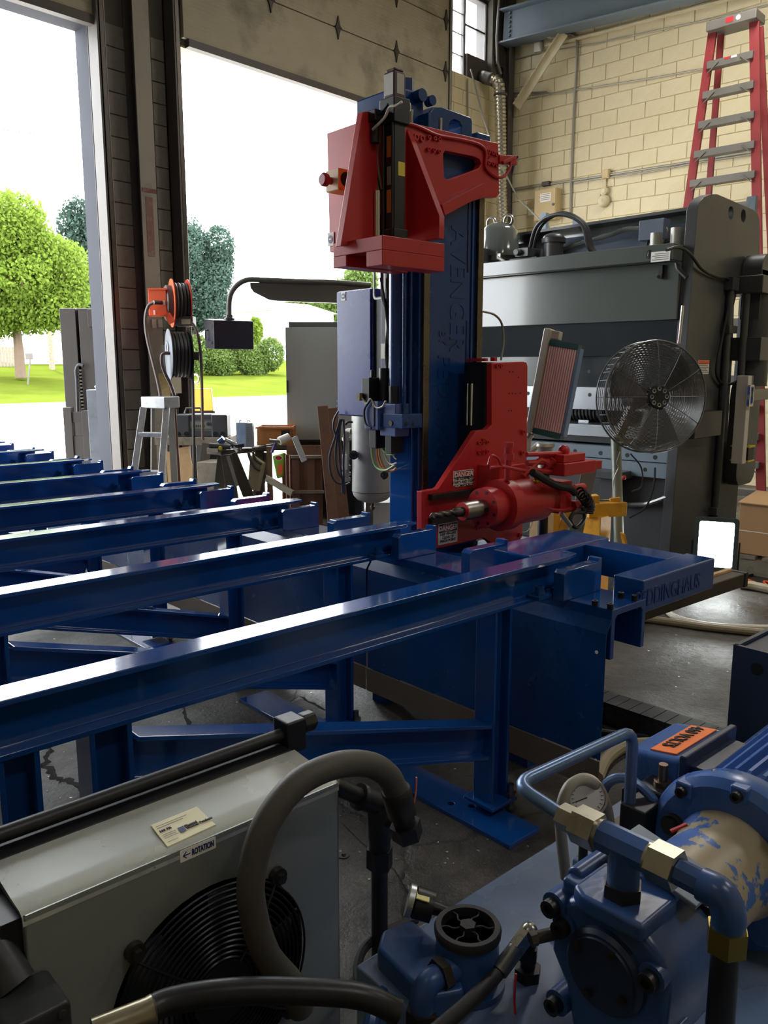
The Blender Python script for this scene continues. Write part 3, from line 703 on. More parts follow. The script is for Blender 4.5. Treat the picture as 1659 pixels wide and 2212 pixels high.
for x0, x1 in ((XL+.062, XL+.075), (XR-.09, XR-.075)): part(MB().box(x0, x1, YF-.008, YF, .6, 2.6), 'rib', BLUE_D, dm, bevel=.002)
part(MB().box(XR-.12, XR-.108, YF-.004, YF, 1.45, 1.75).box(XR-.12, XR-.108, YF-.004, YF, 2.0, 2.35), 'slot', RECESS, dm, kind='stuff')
EMB = BLUE_D
def vtext(t_, px, y0, y1, cap):
    p_, r_ = PM(px, y0, Y=YF), PM(px, y1, Y=YF)
    text(t_, (p_.x, YF-.0005, p_.z), (0, 0, -1), (1, 0, 0), cap/.73, EMB, dm, depth=.0025, fit=p_.z - r_.z)
vtext('AVENGER', 975, 487, 760, .125)
vtext('BY', 948, 713, 743, .055)
vtext('PEDDINGHAUS', 946, 764, 1118, .105)
# front (-X) side: bright lower panel, cylinder, rods, clamp bracket
part(MB().box(XL-.02, XL, YF+.03, 3.26, .25, 1.20), 'front_cover', BLUE, dm, bevel=.004)
part(MB().cyl((XL-.055, YF+.10, 1.24), (XL-.055, YF+.10, 2.05), .046, n=24), 'lift_cylinder', BLUE_D, dm)
part(MB().cyl((XL-.03, YF+.19, 1.22), (XL-.03, YF+.19, 2.1), .022, n=16), 'guide_tube', BLACK, dm)
part(MB().cyl((XL-.075, YF+.03, 1.2), (XL-.075, YF+.03, 2.06), .011, n=12).cyl((XL-.05, YF+.01, 1.2), (XL-.05, YF+.01, 2.06), .008, n=10), 'guide_rods', BLUE_D, dm, kind='stuff')
part(MB().box(XL-.13, XL+.01, YF-.02, YF+.24, 1.195, 1.27), 'clamp_bracket', BLUE_D, dm, bevel=.005)
h = MB()
for px in (877, 891): q = PM(px, 917, Y=YF-.02); h.cyl((q.x, YF-.021, q.z), (q.x, YF-.0195, q.z), .011, n=14)
part(h, 'bolt_hole', BLKPRINT, dm, kind='stuff')
# electrical cabinet on the left side
cb = part(MB().box(3.2, 3.48, 3.64, 3.955, 1.215, 1.95), 'electrical_cabinet', mat('blue_grey_cabinet', '#2c3c84', .3, var=.12, scale=4, spots='#4c5c98', spot_amt=.45, spot_scale=5), dm, bevel=.006)
part(MB().box(3.188, 3.2, 3.645, 3.95, 1.22, 1.945), 'cabinet_door', MATS['blue_grey_cabinet'], cb, bevel=.004)
q = PM(742, 640, X=3.187); part(MB().box(3.185, 3.1875, q.y-.02, q.y+.02, q.z-.025, q.z+.025), 'warning_label', WHITE, cb)
part(MB().cyl((3.184, q.y, q.z), (3.1852, q.y, q.z), .017, n=18), 'blue_disc', NAVYPRINT, cb); part(MB().box(3.1832, 3.1842, q.y-.009, q.y+.009, q.z-.004, q.z+.004), 'pictogram', WHITE, cb)
part(MB().box(3.21, 3.47, 3.5, 3.65, 1.3, 1.9), 'cabinet_mount', BLACK, dm)
part(MB().yz(rrect(3.41, 3.51, 1.87, 2.06, .02), 3.09, 3.10, [rrect(3.42, 3.50, 1.88, 2.05, .015)]), 'handle_loop', ALU_D, dm)
# valve block cluster
vb = part(MB().box(2.86, 3.0, 3.210, 3.320, 1.18, 1.33).box(2.88, 2.98, 3.100, 3.220, 1.15, 1.32), 'valve_block', mat('valve_blue', '#4a5d96', .35, var=.15), dm, bevel=.006)
part(MB().box(2.86, 2.95, 3.280, 3.340, 1.33, 1.45).cyl((2.93, 3.240, 1.33), (2.93, 3.240, 1.50), .028, n=14).cyl((2.92, 3.150, 1.32), (2.92, 3.150, 1.41), .03, n=14).cyl((2.92, 3.320, 1.45), (2.92, 3.320, 1.49), .012), 'valve_coil', BLACK, vb, bevel=.003)
part(MB().box(2.88, 2.96, 3.250, 3.305, 1.08, 1.18).box(2.88, 2.96, 3.130, 3.180, 1.06, 1.16), 'plug', BLACK, vb, bevel=.004, kind='stuff')
part(MB().box(2.855, 2.86, 3.240, 3.250, 1.2, 1.31).cyl((2.878, 3.130, 1.22), (2.872, 3.130, 1.22), .014), 'plug_screw', STEEL_D, vb)
part(MB().box(2.84, 2.86, 3.335, 3.360, 1.33, 1.37), 'clip', mat('brown_clip', '#7a6a58', .5), vb)
GREENW = mat('green_cable', '#8fbf7a', .45); ORW = mat('orange_cable', '#c98242', .45); WHW = mat('pale_cable', '#cfc8b8', .45)
def cables(specs, parent, nm='cable'):
    for m, r, pts in specs: part(MB().tube(pts, r, 7, 6), nm, m, parent)
def pm_path(pix, X): return [PM(a, b, X=X) for a, b in pix]
cables([(GREENW, .006, pm_path([(805, 945), (803, 980), (812, 1008), (832, 1016), (852, 1005)], 2.93)),
        (ORW, .006, pm_path([(815, 955), (815, 985), (822, 1008), (840, 1018), (854, 1015)], 2.94)), (ORW, .005, pm_path([(819, 955), (820, 985), (830, 1010), (846, 1016), (856, 1010)], 2.96)),
        (GREENW, .006, pm_path([(825, 955), (828, 972), (840, 982), (856, 978)], 2.95)), (WHW, .005, pm_path([(828, 960), (834, 990), (845, 1003), (856, 1000)], 2.96)), (WHW, .004, pm_path([(838, 935), (842, 960), (850, 985), (856, 992)], 2.95)),
        (CABLE, .008, pm_path([(824, 590), (826, 640), (838, 690), (834, 760), (838, 830), (832, 872), (815, 880)], 2.95)), (CABLE, .007, pm_path([(822, 600), (832, 660), (841, 740), (842, 800), (836, 860)], 2.94)),
        (WHW, .005, pm_path([(782, 860), (792, 872), (800, 862), (812, 880), (826, 878), (833, 866)], 2.86)), (CABLE, .006, pm_path([(800, 864), (787, 885), (790, 915), (802, 925)], 2.85)), (WHW, .006, pm_path([(842, 770), (840, 820), (843, 860)], 2.94))], dm)
part(MB().box(3.06, 3.12, 3.36, 3.40, 1.62, 1.9), 'cable_carrier', BLACK, dm); part(MB().box(3.04, 3.09, 3.33, 3.39, 1.55, 1.63), 'junction_plug', ALU_D, dm)

# upper red head: crossed plates on a slotted base
hd = part(MB().yz(trX([(948, 515), (949, 466), (872, 262), (800, 255), (706, 288), (712, 545)], 2.84), 2.84, 2.875), 'upper_head', RED, dm, bevel=.003)
hole = trY([(960, 326), (1022, 338), (1034, 344), (1038, 354), (1032, 364), (966, 389), (958, 384), (956, 332)], 2.99)
outer = trY([(735, 532), (782, 242), (800, 240), (872, 262), (1075, 310), (1077, 420), (1070, 427), (1045, 427), (950, 458), (950, 500), (840, 520)], 2.99)
part(MB().xz(outer, 2.985, 3.025, [hole]), 'arm_plate', RED, hd, bevel=.003)
part(MB().beam((*trY([(950, 455)], 2.96)[0][:1], 2.96, trY([(950, 455)], 2.96)[0][1]), (trY([(1040, 408)], 2.96)[0][0], 2.96, trY([(1040, 408)], 2.96)[0][1]), .05, .055), 'stiffener', RED, hd, bevel=.003)
part(MB().xy([(2.475, 2.75), (2.862, 2.75), (2.862, 3.09), (2.475, 3.09)], 2.005, 2.065), 'base_slab', RED, hd, bevel=.003)
part(MB().box(2.475, 2.862, 2.75, 2.855, 1.94, 2.005), 'base_foot', RED, hd, bevel=.003); part(MB().box(2.475, 2.862, 2.995, 3.09, 1.955, 2.005), 'base_foot', RED, hd, bevel=.003)
# bolts on the arm
bt = MB()
for px, py, r in ((896, 297, .016), (909, 300, .016), (924, 297, .01), (937, 300, .01), (946, 302, .01), (923, 323, .01), (935, 325, .01), (946, 328, .01), (1053, 328, .011), (1062, 331, .011), (1070, 334, .011), (1053, 352, .011), (1062, 355, .011), (1070, 357, .011), (1053, 340, .009)):
    q = PM(px, py, Y=2.984); capscrew(bt, q, (0, -1, 0), r, .014)
part(bt, 'bolts', RED, hd, kind='stuff')
part(MB().tube([PM(a, b, Y=2.975) for a, b in ((872, 265), (900, 272), (940, 290), (965, 296), (1000, 302), (1035, 312), (1050, 330), (1050, 362), (1072, 382), (1090, 380), (1102, 360), (1100, 345))], .008, 7, 5), 'painted_cable', RED, hd)
sw = part(MB().beam(PM(1075, 345, Y=2.99), PM(1112, 348, Y=2.99), .03, .045).beam(PM(1085, 352, Y=2.96), PM(1112, 340, Y=2.96), .02, .018), 'limit_switch', RED, hd, bevel=.003)
# emergency stop on the left plate
q = PM(735, 393, X=2.8)
es = part(MB().box(2.755, 2.84, q.y-.045, q.y+.06, q.z-.05, q.z+.055), 'stop_box', mat('stop_box_yellow', '#d98a3c', .5), hd, bevel=.004)
part(MB().box(2.752, 2.757, q.y-.042, q.y+.057, q.z-.047, q.z+.052), 'stop_plate', mat('stop_plate', '#c9ac86', .5), es)
part(MB().lathe((2.752, q.y+.015, q.z), (-1, 0, 0), [(0, .018), (.03, .018), (.03, .032), (.05, .034), (.06, .026)], 20), 'stop_button', mat('stop_red', '#8f1420', .35), es)
part(MB().cyl((2.80, q.y-.045, q.z+.005), (2.80, q.y-.05, q.z+.005), .035, n=18), 'side_cap', BLACK, es)
q = PM(715, 517, X=2.838); part(MB().box(2.835, 2.8385, q.y-.025, q.y+.025, q.z-.035, q.z+.035), 'warning_label', WHITE, hd); part(MB().cyl((2.8335, q.y, q.z), (2.8352, q.y, q.z), .02, n=18), 'blue_disc', NAVYPRINT, hd); part(MB().box(2.8325, 2.8337, q.y-.01, q.y+.01, q.z-.004, q.z+.004), 'pictogram', WHITE, hd)
# black actuator standing in the corner
cx, cy = 2.70, 2.915
ac = part(MB().box(cx-.035, cx+.035, cy-.035, cy+.035, 2.065, 2.60), 'actuator', BLACK, dm, bevel=.006)
part(MB().cyl((cx-.042, cy+.03, 2.1), (cx-.042, cy+.03, 2.58), .006).cyl((cx-.042, cy-.03, 2.1), (cx-.042, cy-.03, 2.58), .006), 'tie_rod', BLACK, ac, kind='stuff')
part(MB().box(cx-.05, cx+.05, cy-.05, cy+.05, 2.58, 2.69).box(cx-.045, cx+.045, cy-.045, cy+.045, 2.065, 2.13), 'end_block', BLACK, ac, bevel=.006, kind='stuff')
part(MB().box(cx-.038, cx+.034, cy-.036, cy+.036, 2.69, 2.80).box(cx-.03, cx+.028, cy-.03, cy+.03, 2.80, 2.815), 'encoder_head', mat('maroon_housing', '#4b2c38', .45), ac, bevel=.008)
part(MB().box(cx-.022, cx+.022, cy-.0375, cy-.036, 2.705, 2.79), 'name_plate', ALU_D, ac); part(MB().box(cx-.0395, cx-.038, cy-.03, cy+.03, 2.70, 2.79), 'side_plate', ALU_D, ac)
part(MB().box(cx-.012, cx+.03, cy-.0365, cy-.035, 2.36, 2.42), 'yellow_label', mat('yellow_label', '#d8c33a', .5), ac)
part(MB().box(cx-.0365, cx-.035, cy-.02, cy+.015, 2.44, 2.53).box(cx-.0365, cx-.035, cy-.02, cy+.015, 2.20, 2.30), 'orange_label', mat('orange_label', '#b8662a', .5), ac, kind='stuff')
part(MB().box(cx-.0365, cx-.035, cy-.015, cy+.012, 2.32, 2.40), 'grey_label', ALU_D, ac)
part(MB().cyl((cx-.055, cy+.055, 2.075), (cx-.055, cy+.055, 2.30), .018, n=18), 'piston_rod', CHROME, ac)
part(MB().torus((cx+.055, cy-.03, 2.665), (.4, -1, 0), .018, .006, 18, 6), 'hose_ring', CHROME, ac)
part(MB().box(cx-.10, cx-.05, cy+.02, cy+.07, 2.59, 2.64).cyl((cx-.075, cy+.05, 2.50), (cx-.075, cy+.05, 2.58), .02), 'connector', BLACK, ac, bevel=.005)
cables([(CABLE, .007, [PM(a, b, X=2.62) for a, b in ((838, 225), (822, 245), (805, 255), (792, 285), (778, 345), (784, 400), (790, 445), (800, 480))]), (WHW, .006, [PM(a, b, X=2.6) for a, b in ((805, 280), (830, 255), (842, 232), (856, 228), (868, 220))]), (CABLE, .006, [PM(a, b, X=2.66) for a, b in ((796, 305), (792, 325), (803, 355), (815, 385), (822, 420))]),
        (mat('brown_cable', '#7a4f38', .5), .008, [PM(a, b, X=2.66) for a, b in ((808, 280), (812, 320), (814, 380), (820, 420))]), (MATS['brown_cable'], .007, [PM(a, b, X=2.66) for a, b in ((820, 295), (815, 330), (818, 370), (826, 410))])], ac)
# blue top works of the column
tp = part(MB().xz(trY([(925, 300), (928, 242), (935, 231), (955, 230), (1018, 253), (1021, 262), (1021, 330), (925, 320)], YF+.03), YF+.03, YF+.16, [[(v[0], v[1]) for v in trY([(982, 258), (992, 262), (998, 274), (996, 296), (972, 290), (970, 272), (974, 262)], YF+.03)]]), 'top_housing', BLUE_D, dm, bevel=.008)
part(MB().box(3.44, 3.55, YF+.02, YF+.2, 2.6, 2.72), 'top_motor', BLUE_D, tp, bevel=.01)
part(MB().box(2.88, 3.06, 3.09, 3.4, 2.55, 2.83), 'gear_case', BLUE_D, tp, bevel=.012)
part(MB().cyl((3.0, 3.08, 2.80), (3.0, 3.04, 2.80), .03, n=16).cyl((3.07, 3.08, 2.79), (3.07, 3.04, 2.79), .024, n=16).hexn((2.99, 3.14, 2.83), (2.99, 3.14, 2.89), .035).cyl((2.94, 3.06, 2.62), (2.94, 3.06, 2.74), .014).box(3.02, 3.09, 3.02, 3.09, 2.62, 2.72), 'fitting', BLUE_D, tp, kind='stuff')
part(MB().cyl((2.93, 3.05, 2.6), (2.93, 3.05, 2.72), .012).cyl((3.13, 3.05, 2.6), (3.13, 3.05, 2.72), .012), 'steel_pin', STEEL, tp, kind='stuff')

# lower red carriage
YP = 2.82
po = trY([(911, 1062), (945, 1056), (950, 1052), (1022, 940), (1028, 931), (1052, 928), (1062, 918), (1062, 784), (1131, 781), (1138, 784), (1140, 791), (1138, 1010), (1128, 1160), (1120, 1172), (1066, 1180), (1058, 1170), (1045, 1162), (960, 1182), (911, 1190)], YP)
lw = part(MB().xz(po, YP, YP+.035), 'spindle_carriage', RED, dm, bevel=.003)
part(MB().box(3.285, 3.62, YP+.035, 3.0, .62, 1.53), 'slide_box', BLACK, lw)
part(MB().box(3.29, 3.31, YP+.04, 2.99, 1.535, 1.55).box(3.34, 3.36, YP+.02, YP+.05, 1.535, 1.555), 'slide_lug', RED, lw, kind='stuff')
part(MB().cyl((3.28, 2.94, 1.2), (3.28, 2.94, 1.42), .008).cyl((3.28, 2.97, 1.2), (3.28, 2.97, 1.42), .006), 'slide_rod', CHROME, lw, kind='stuff')
bt = MB()
for px, py, r in ((1072, 790, .011), (1080, 790, .011), (1033, 956, .011), (1041, 956, .011), (1050, 955, .011), (1033, 977, .011), (1041, 976, .011), (1050, 975, .011), (1042, 950, .009), (1128, 933, .013), (1126, 978, .013), (1030, 1140, .011), (1040, 1138, .011), (1047, 1137, .011), (1121, 1155, .012)):
    capscrew(bt, PM(px, py, Y=YP), (0, -1, 0), r, .014)
part(bt, 'bolts', RED, lw, kind='stuff')
hh = MB()
for px, py in ((1101, 803), (1108, 803), (1120, 815), (1100, 850), (1107, 850), (1114, 850), (1124, 849), (1099, 887), (1105, 887)):
    q = PM(px, py, Y=YP-.001); hh.cyl(q, (q.x, YP+.001, q.z), .005, n=8)
part(hh, 'tapped_holes', BLKPRINT, lw, kind='stuff')
for (za, zb, xa) in ((.862, .89, 2.84), (.742, .772, 2.84)): part(MB().box(xa, 3.2, YP-.03, YP, za, zb), 'key_bar', STEEL_D, lw, bevel=.002)
def sign(parent, x0, x1, z0, z1, y, lines, dsz, tsz):
    o = part(MB().xz(rrect(x0, x1, z0, z1, .004, 3), y-.002, y), 'danger_sign', WHITE, parent)
    wd = x1-x0; hz = z1-z0; zt = z1-.04*hz
    part(MB().xz([(x0+.03*wd, zt), (x1-.03*wd, zt), (x1-.03*wd, z0+.56*hz), (x0+.03*wd, z0+.56*hz)], y-.0028, y-.002), 'sign_header', BLKPRINT, o)
    cxm = (x0+x1)/2; czm = z0+.77*hz
    part(MB().xz([(cxm+.45*wd*math.cos(t*.26), czm+.165*hz*math.sin(t*.26)) for t in range(24)], y-.0034, y-.0028), 'oval_rim', WHITE, o)
    part(MB().xz([(cxm+.43*wd*math.cos(t*.26), czm+.15*hz*math.sin(t*.26)) for t in range(24)], y-.004, y-.0034), 'oval', REDPRINT, o)
    text('DANGER', (cxm, y-.0042, czm-dsz*.35), (1, 0, 0), (0, 0, 1), dsz, WHITE, o, align='CENTER', depth=.0004, bold=.0008, stretch=.95)
    text(lines, (cxm, y-.0024, z0+.42*hz), (1, 0, 0), (0, 0, 1), tsz, BLKPRINT, o, align='CENTER', depth=.0004, bold=.0006, lines=.95)
q0, q1 = PM(979, 1052, Y=YP), PM(1022, 1008, Y=YP)
sign(lw, q0.x, q1.x, q0.z-.003, q1.z-.012, YP, 'THIS EQUIPMENT\nSTARTS AND STOPS\nAUTOMATICALLY', .036, .0185)
q0, q1 = PM(946, 1178, Y=YP), PM(988, 1125, Y=YP)
sign(lw, q0.x, q1.x, q0.z, q1.z, YP, 'KEEP FINGERS\nCLEAR OF\nPINCH POINT', .036, .0185)
# spindle
YS, ZS = 2.60, .832
sp_ = part(MB().lathe((3.10, YS, ZS), (1, 0, 0), [(0, .095), (.0, .128), (.07, .128), (.07, .112), (.32, .112), (.335, .1), (.335, .085), (.41, .085)], 36), 'spindle_body', RED, dm)
part(MB().lathe((2.99, YS, ZS), (1, 0, 0), [(0, .06), (0, .098), (.05, .1), (.11, .088)], 32), 'spindle_flange', RED, sp_)
fb_ = MB()
for k in range(8):
    t = k*math.pi/4 + .3; fb_.cyl((2.988, YS+.08*math.cos(t), ZS+.08*math.sin(t)), (2.992, YS+.08*math.cos(t), ZS+.08*math.sin(t)), .008, n=8)
part(fb_, 'flange_holes', BLKPRINT, sp_, kind='stuff')
part(MB().lathe((2.85, YS, ZS), (1, 0, 0), [(0, .022), (0, .04), (.02, .044), (.15, .044)], 28), 'drill_holder', STEEL, sp_)
part(MB().xz(rrect(2.955, 2.985, ZS-.012, ZS+.01, .008), YS-.0455, YS-.044), 'holder_slot', BLKPRINT, sp_)
part(MB().cyl((2.845, YS, ZS), (2.852, YS, ZS), .043, n=24), 'red_ring', RED, sp_)
part(MB().lathe((2.79, YS, ZS), (1, 0, 0), [(0, .016), (.01, .022), (.055, .024)], 18), 'drill_shank', STEEL_D, sp_)
# twist drill: two-lobed section twisted along the axis
tv, tf = [], []; n_ = 16; ms = 26
for k in range(ms):
    x = 2.63 + .17*k/(ms-1); tw = k*.42; sc2 = min(1, .25 + k*.25)
    for i in range(n_):
        t = 2*math.pi*i/n_; r = .0175*(1 - .38*(abs(math.sin(t))**3))*sc2
        tv.append((x, YS + r*math.cos(t+tw), ZS + r*math.sin(t+tw)))
for k in range(ms-1):
    for i in range(n_): tf.append((k*n_+i, k*n_+(i+1) % n_, (k+1)*n_+(i+1) % n_, (k+1)*n_+i))
tf += [tuple(range(n_-1, -1, -1)), tuple(range((ms-1)*n_, ms*n_))]
part(MB().add(tv, tf), 'twist_drill', STEEL_D, sp_)
part(MB().box(3.20, 3.45, 2.675, YP, .86, 1.01), 'spindle_mount', RED, dm, bevel=.006)
part(MB().cyl((3.2, 2.76, .96), (3.196, 2.76, .96), .014), 'mount_bolt', REDPRINT, dm)
# hydraulic gear at the back of the spindle
hy = part(MB().box(3.50, 3.60, YS-.09, YS+.09, ZS-.08, ZS+.09), 'spindle_motor', RED, dm, bevel=.008)
for dz, dy in ((.035, -.06), (-.05, -.09)):
    part(MB().hexn((3.60, YS+dy, ZS+dz), (3.64, YS+dy, ZS+dz), .033).cyl((3.64, YS+dy, ZS+dz), (3.74, YS+dy, ZS+dz), .024, n=14), 'hose_fitting', RED, hy)
q = PM(1100, 1040, Y=2.55)
part(MB().cyl((q.x, 2.56, .96), (q.x, 2.56, 1.06), .018).hexn((q.x, 2.56, 1.06), (q.x, 2.56, 1.09), .03).cyl((q.x, 2.56, 1.09), (q.x, 2.56, 1.12), .022).hexn((q.x, 2.56, 1.12), (q.x, 2.56, 1.145), .026), 'top_fitting', RED, hy)
part(MB().hexn((3.3, 2.5, .945), (3.3, 2.5, .98), .022).cyl((3.36, 2.52, .99), (3.39, 2.48, 1.05), .018), 'top_elbow', RED, hy)
part(MB().cyl((3.24, 2.47, .955), (3.31, 2.47, .958), .013, n=12).sphere((3.235, 2.47, .955), .015, 10, 6), 'brass_valve', mat('brass', '#b98a2e', .35, .9), hy)
for pts, r in ((((1055, 1005), (1062, 985), (1075, 990), (1085, 1008), (1110, 1012), (1150, 1020)), .007), (((1060, 1010), (1090, 1008), (1120, 1016), (1150, 1018)), .007), (((1130, 1030), (1148, 1010), (1165, 995), (1180, 1000), (1200, 1012), (1215, 1010)), .015), (((1138, 982), (1165, 981), (1195, 980), (1222, 978)), .012), (((1138, 1000), (1170, 998), (1215, 995)), .014), (((1172, 1090), (1190, 1100), (1215, 1102), (1235, 1098)), .009), (((1140, 1010), (1175, 1018), (1205, 1018)), .012)):
    part(MB().tube([PM(a, b, Y=2.5) for a, b in pts], r, 8, 5), 'hydraulic_line', RED, hy)
q0, q1 = PM(1205, 1020, Y=2.46), PM(1262, 1000, Y=2.46)
part(MB().box(q0.x, q1.x+.05, 2.42, 2.52, q0.z-.02, q0.z+.045), 'manifold', RED, hy, bevel=.006)
part(MB().box(q0.x+.02, q1.x-.02, 2.44, 2.6, q0.z+.045, q0.z+.085).sphere((q0.x+.1, 2.5, q0.z+.10), .03, 10, 6), 'manifold_top', RED, hy, bevel=.004)
part(MB().beam(PM(1258, 1005, Y=2.45), PM(1292, 1003, Y=2.45), .05, .045), 'manifold_lever', RED, hy, bevel=.004)
part(MB().tube([PM(a, b, Y=2.46) for a, b in ((1150, 1020), (1175, 1035), (1205, 1050), (1230, 1055), (1242, 1065))], .019, 10, 6), 'black_hose', RUBBER, hy)
co_ = MB()
for k in range(9):
    t = k/8; c = PM(1254 + 18*math.sin(t*2.2), 1065 + 42*t, Y=2.45 - .0*t); co_.torus(c, (math.cos(t*1.7), 0, -math.sin(t*1.7)), .028, .006, 20, 6)
part(co_, 'coiled_sleeve', RUBBER, hy, kind='stuff')
part(MB().tube([PM(a, b, Y=2.45) for a, b in ((1268, 1080), (1262, 1105), (1240, 1108), (1232, 1125), (1245, 1140), (1262, 1120), (1258, 1095))], .01, 8, 6), 'loose_hose', CABLE, hy)
part(MB().cyl(PM(1212, 1108, Y=2.44), PM(1232, 1135, Y=2.44), .013, n=12), 'hose_end', CHROME, hy)
part(MB().tube([PM(a, b, Y=2.9) for a, b in ((1082, 778), (1088, 740), (1084, 700), (1068, 680), (1040, 672))], .006, 7, 6), 'carriage_cable', ALU_D, dm)
part(MB().tube([PM(a, b, Y=2.9) for a, b in ((1150, 1120), (1148, 1135), (1138, 1148), (1126, 1150))], .003, 6, 5), 'thin_wire', ALU_D, dm)

# ================================================================== WALL FITTINGS, PRESS, FAN (frame W)
def BD(px, py, d):
    """survey point at a known distance ahead"""
    r = ray(px, py, 'W'); a = AZ['W']; k = d/(r[0]*math.cos(a) + r[1]*math.sin(a))
    return Vector((k*r[0], k*r[1], CAMH + k*r[2]))
def bp(pix, d): return [BD(a, b, d) for a, b in pix]
def wp(pix, X): return [PW(a, b, X=X) for a, b in pix]

# steel crane beam and its knee brace
p0, p1 = PW(1088, 62, X=10.72), PW(1700, -98, X=10.72)
cb_ = empty('crane_beam', (10.72, 6, p0.z-.25), 'W', 'grey-blue steel I-beam running along the top of the block wall', 'steel beam')
part(MB().section(p0, p1, isect(.26, .46, .02, .025)), 'beam', BEAMGREY, cb_, bevel=.004)
bt = MB()
for k in range(7): q = p0 + (p1-p0).normalized()*.12; bt.hexn((q.x-.012, q.y, q.z-.18+.06*k), (q.x-.04, q.y, q.z-.18+.06*k), .02)
part(bt, 'bolts', BEAMGREY, cb_, kind='stuff')
part(MB().beam(p0+Vector((0, .05, .02)), p0+Vector((0, .05, -.5)), .2, .02), 'end_plate', DKSTEEL, cb_)
st2 = MB(); [st2.box(10.57, 10.59, 7.66-.45*0, 7.67, p0.z+.3, p0.z+.4)]
kb = empty('knee_brace', (10.8, 7.4, 5.3), 'W', 'diagonal cream angle brace below the crane beam', 'brace')
part(MB().beam(PW(1117, 232, X=10.80), PW(1220, 72, X=10.80), .13, .012, up=(1, 0, 0)).beam(PW(1112, 226, X=10.80), PW(1213, 68, X=10.80), .012, .1, up=(1, 0, 0)), 'angle', CREAM, kb)
part(MB().beam(PW(1185, 82, X=10.84), PW(1242, 60, X=10.84), .1, .02), 'gusset', CREAM, kb)
# wall corner steel post, pipes
solo(MB().section((10.86, 7.66, 0), (10.86, 7.66, 6.9), isect(.12, .12, .012, .014), up=(0, 1, 0)), 'corner_post', DKSTEEL, 'dark steel post standing in the corner of the hall', 'column')
def conduit(lab, path, r, m, cat='conduit', name='conduit', n=8, sm=0): return solo(MB().tube(path, r, n, sm), name, m, lab, cat)
XC = XW - .035
conduit('vertical conduit dropping past the bell on the cream wall', wp([(1232, 470), (1235, 360), (1240, 240), (1246, 130), (1247, 90), (1243, 78), (1232, 74), (1215, 76)], XC), .016, ALU_D)
conduit('upper painted pipe climbing along the cream wall', wp([(1178, 98), (1250, 82), (1400, 43), (1565, 0), (1700, -38)], XC), .028, CREAM)
conduit('horizontal conduit run behind the bell box', wp([(1108, 410), (1160, 402), (1300, 380), (1500, 348), (1590, 333), (1700, 318)], XC), .014, ALU_D)
conduit('second thin conduit just below the first', wp([(1240, 395), (1300, 385), (1400, 372), (1500, 352), (1700, 322)], XC), .010, ALU_D)
conduit('thin cable sagging across the middle of the cream wall', wp([(1095, 200), (1190, 202), (1240, 195), (1400, 170), (1540, 145), (1700, 115)], XC), .009, ALU_D, 'cable', 'wall_cable')
conduit('thin cable crossing the upper cream wall to the ladder', wp([(1098, 132), (1180, 110), (1280, 95), (1540, 40), (1700, 0)], XC), .008, ALU_D, 'cable', 'wall_cable')
conduit('short looped cable beside the knee brace foot', wp([(1095, 205), (1150, 206), (1190, 203), (1180, 198), (1130, 200)], XC-.01), .008, ALU_D, 'cable', 'wall_cable')
conduit('black wall cable hanging in the corner beside the duct', wp([(1103, 480), (1104, 430), (1104, 380), (1112, 345), (1118, 338)], XC-.02), .018, CABLE, 'cable', 'wall_cable')
conduit('red air line below the black cable in the corner', wp([(1100, 497), (1102, 480), (1103, 450)], XC-.03), .012, RED_D, 'pipe', 'air_line')
conduit('thin bent pipe in the corner above the duct', [PW(a, b, Y=7.68) for a, b in ((1082, 160), (1074, 130), (1073, 80), (1078, 0), (1080, -40))], .018, ALU_D, 'pipe', 'pipe')
conduit('grey stay cable slanting from the window to the press', [PW(1017, 150, Y=7.5), PW(1040, 240, Y=7.2), PW(1068, 330, Y=6.9), PW(1120, 430, X=10.4), PW(1190, 498, X=10.2)], .012, ALU_D, 'cable', 'stay_cable')
for (a, b, lab) in (((955, 215), (957, 380), 'left thin wire hanging on the block wall behind the column'), ((1010, 170), (1012, 330), 'right thin wire hanging on the block wall behind the column')):
    p = PW(*a, Y=7.70); q = PW(*b, Y=7.70); conduit(lab, [p, q], .012, ALU_D, 'wire', 'wall_wire')
# boxes and bell
def wbox(name, lab, cat, x0p, x1p, y0p, y1p, dep, m, fl=True):
    a = PW(x0p, y0p, X=XW-dep); b = PW(x1p, y1p, X=XW-dep)
    t = empty(name, (XW-dep/2, (a.y+b.y)/2, min(a.z, b.z)), 'W', lab, cat)
    part(MB().box(XW-dep, XW-.019, b.y, a.y, b.z, a.z), 'body', m, t, bevel=.008)
    part(MB().box(XW-dep-.008, XW-dep, b.y+.012, a.y-.012, b.z+.012, a.z-.012), 'cover', m, t, bevel=.003)
    return t, a, b
BOXC = mat('tan_box_paint', '#c2ab7e', .55, var=.1, scale=4)
t, a, b = wbox('electrical_panel', 'tan electrical panel box mounted on the cream block wall', 'panel box', 1155, 1200, 412, 472, .16, BOXC)
part(MB().box(XW-.172, XW-.168, (a.y+b.y)/2-.1, (a.y+b.y)/2+.08, a.z-.18, a.z-.06), 'paper_label', WHITE, t)
tx = MB(); [tx.box(XW-.174, XW-.172, (a.y+b.y)/2-.085, (a.y+b.y)/2+.065, a.z-.08-.025*k, a.z-.073-.025*k) for k in range(4)]
part(tx, 'print_lines', mat('grey_print', '#777264', .6), t, kind='stuff')
part(MB().cyl((XW-.17, b.y+.04, b.z+.2), (XW-.185, b.y+.04, b.z+.2), .018), 'latch', STEEL_D, t)
wbox('junction_box', 'white junction box near the foot of the crane beam', 'junction box', 1153, 1168, 93, 109, .07, mat('white_box', '#e6e2d6', .5))
wbox('junction_box', 'cream junction box directly above the bell', 'junction box', 1300, 1315, 367, 384, .07, BOXC)
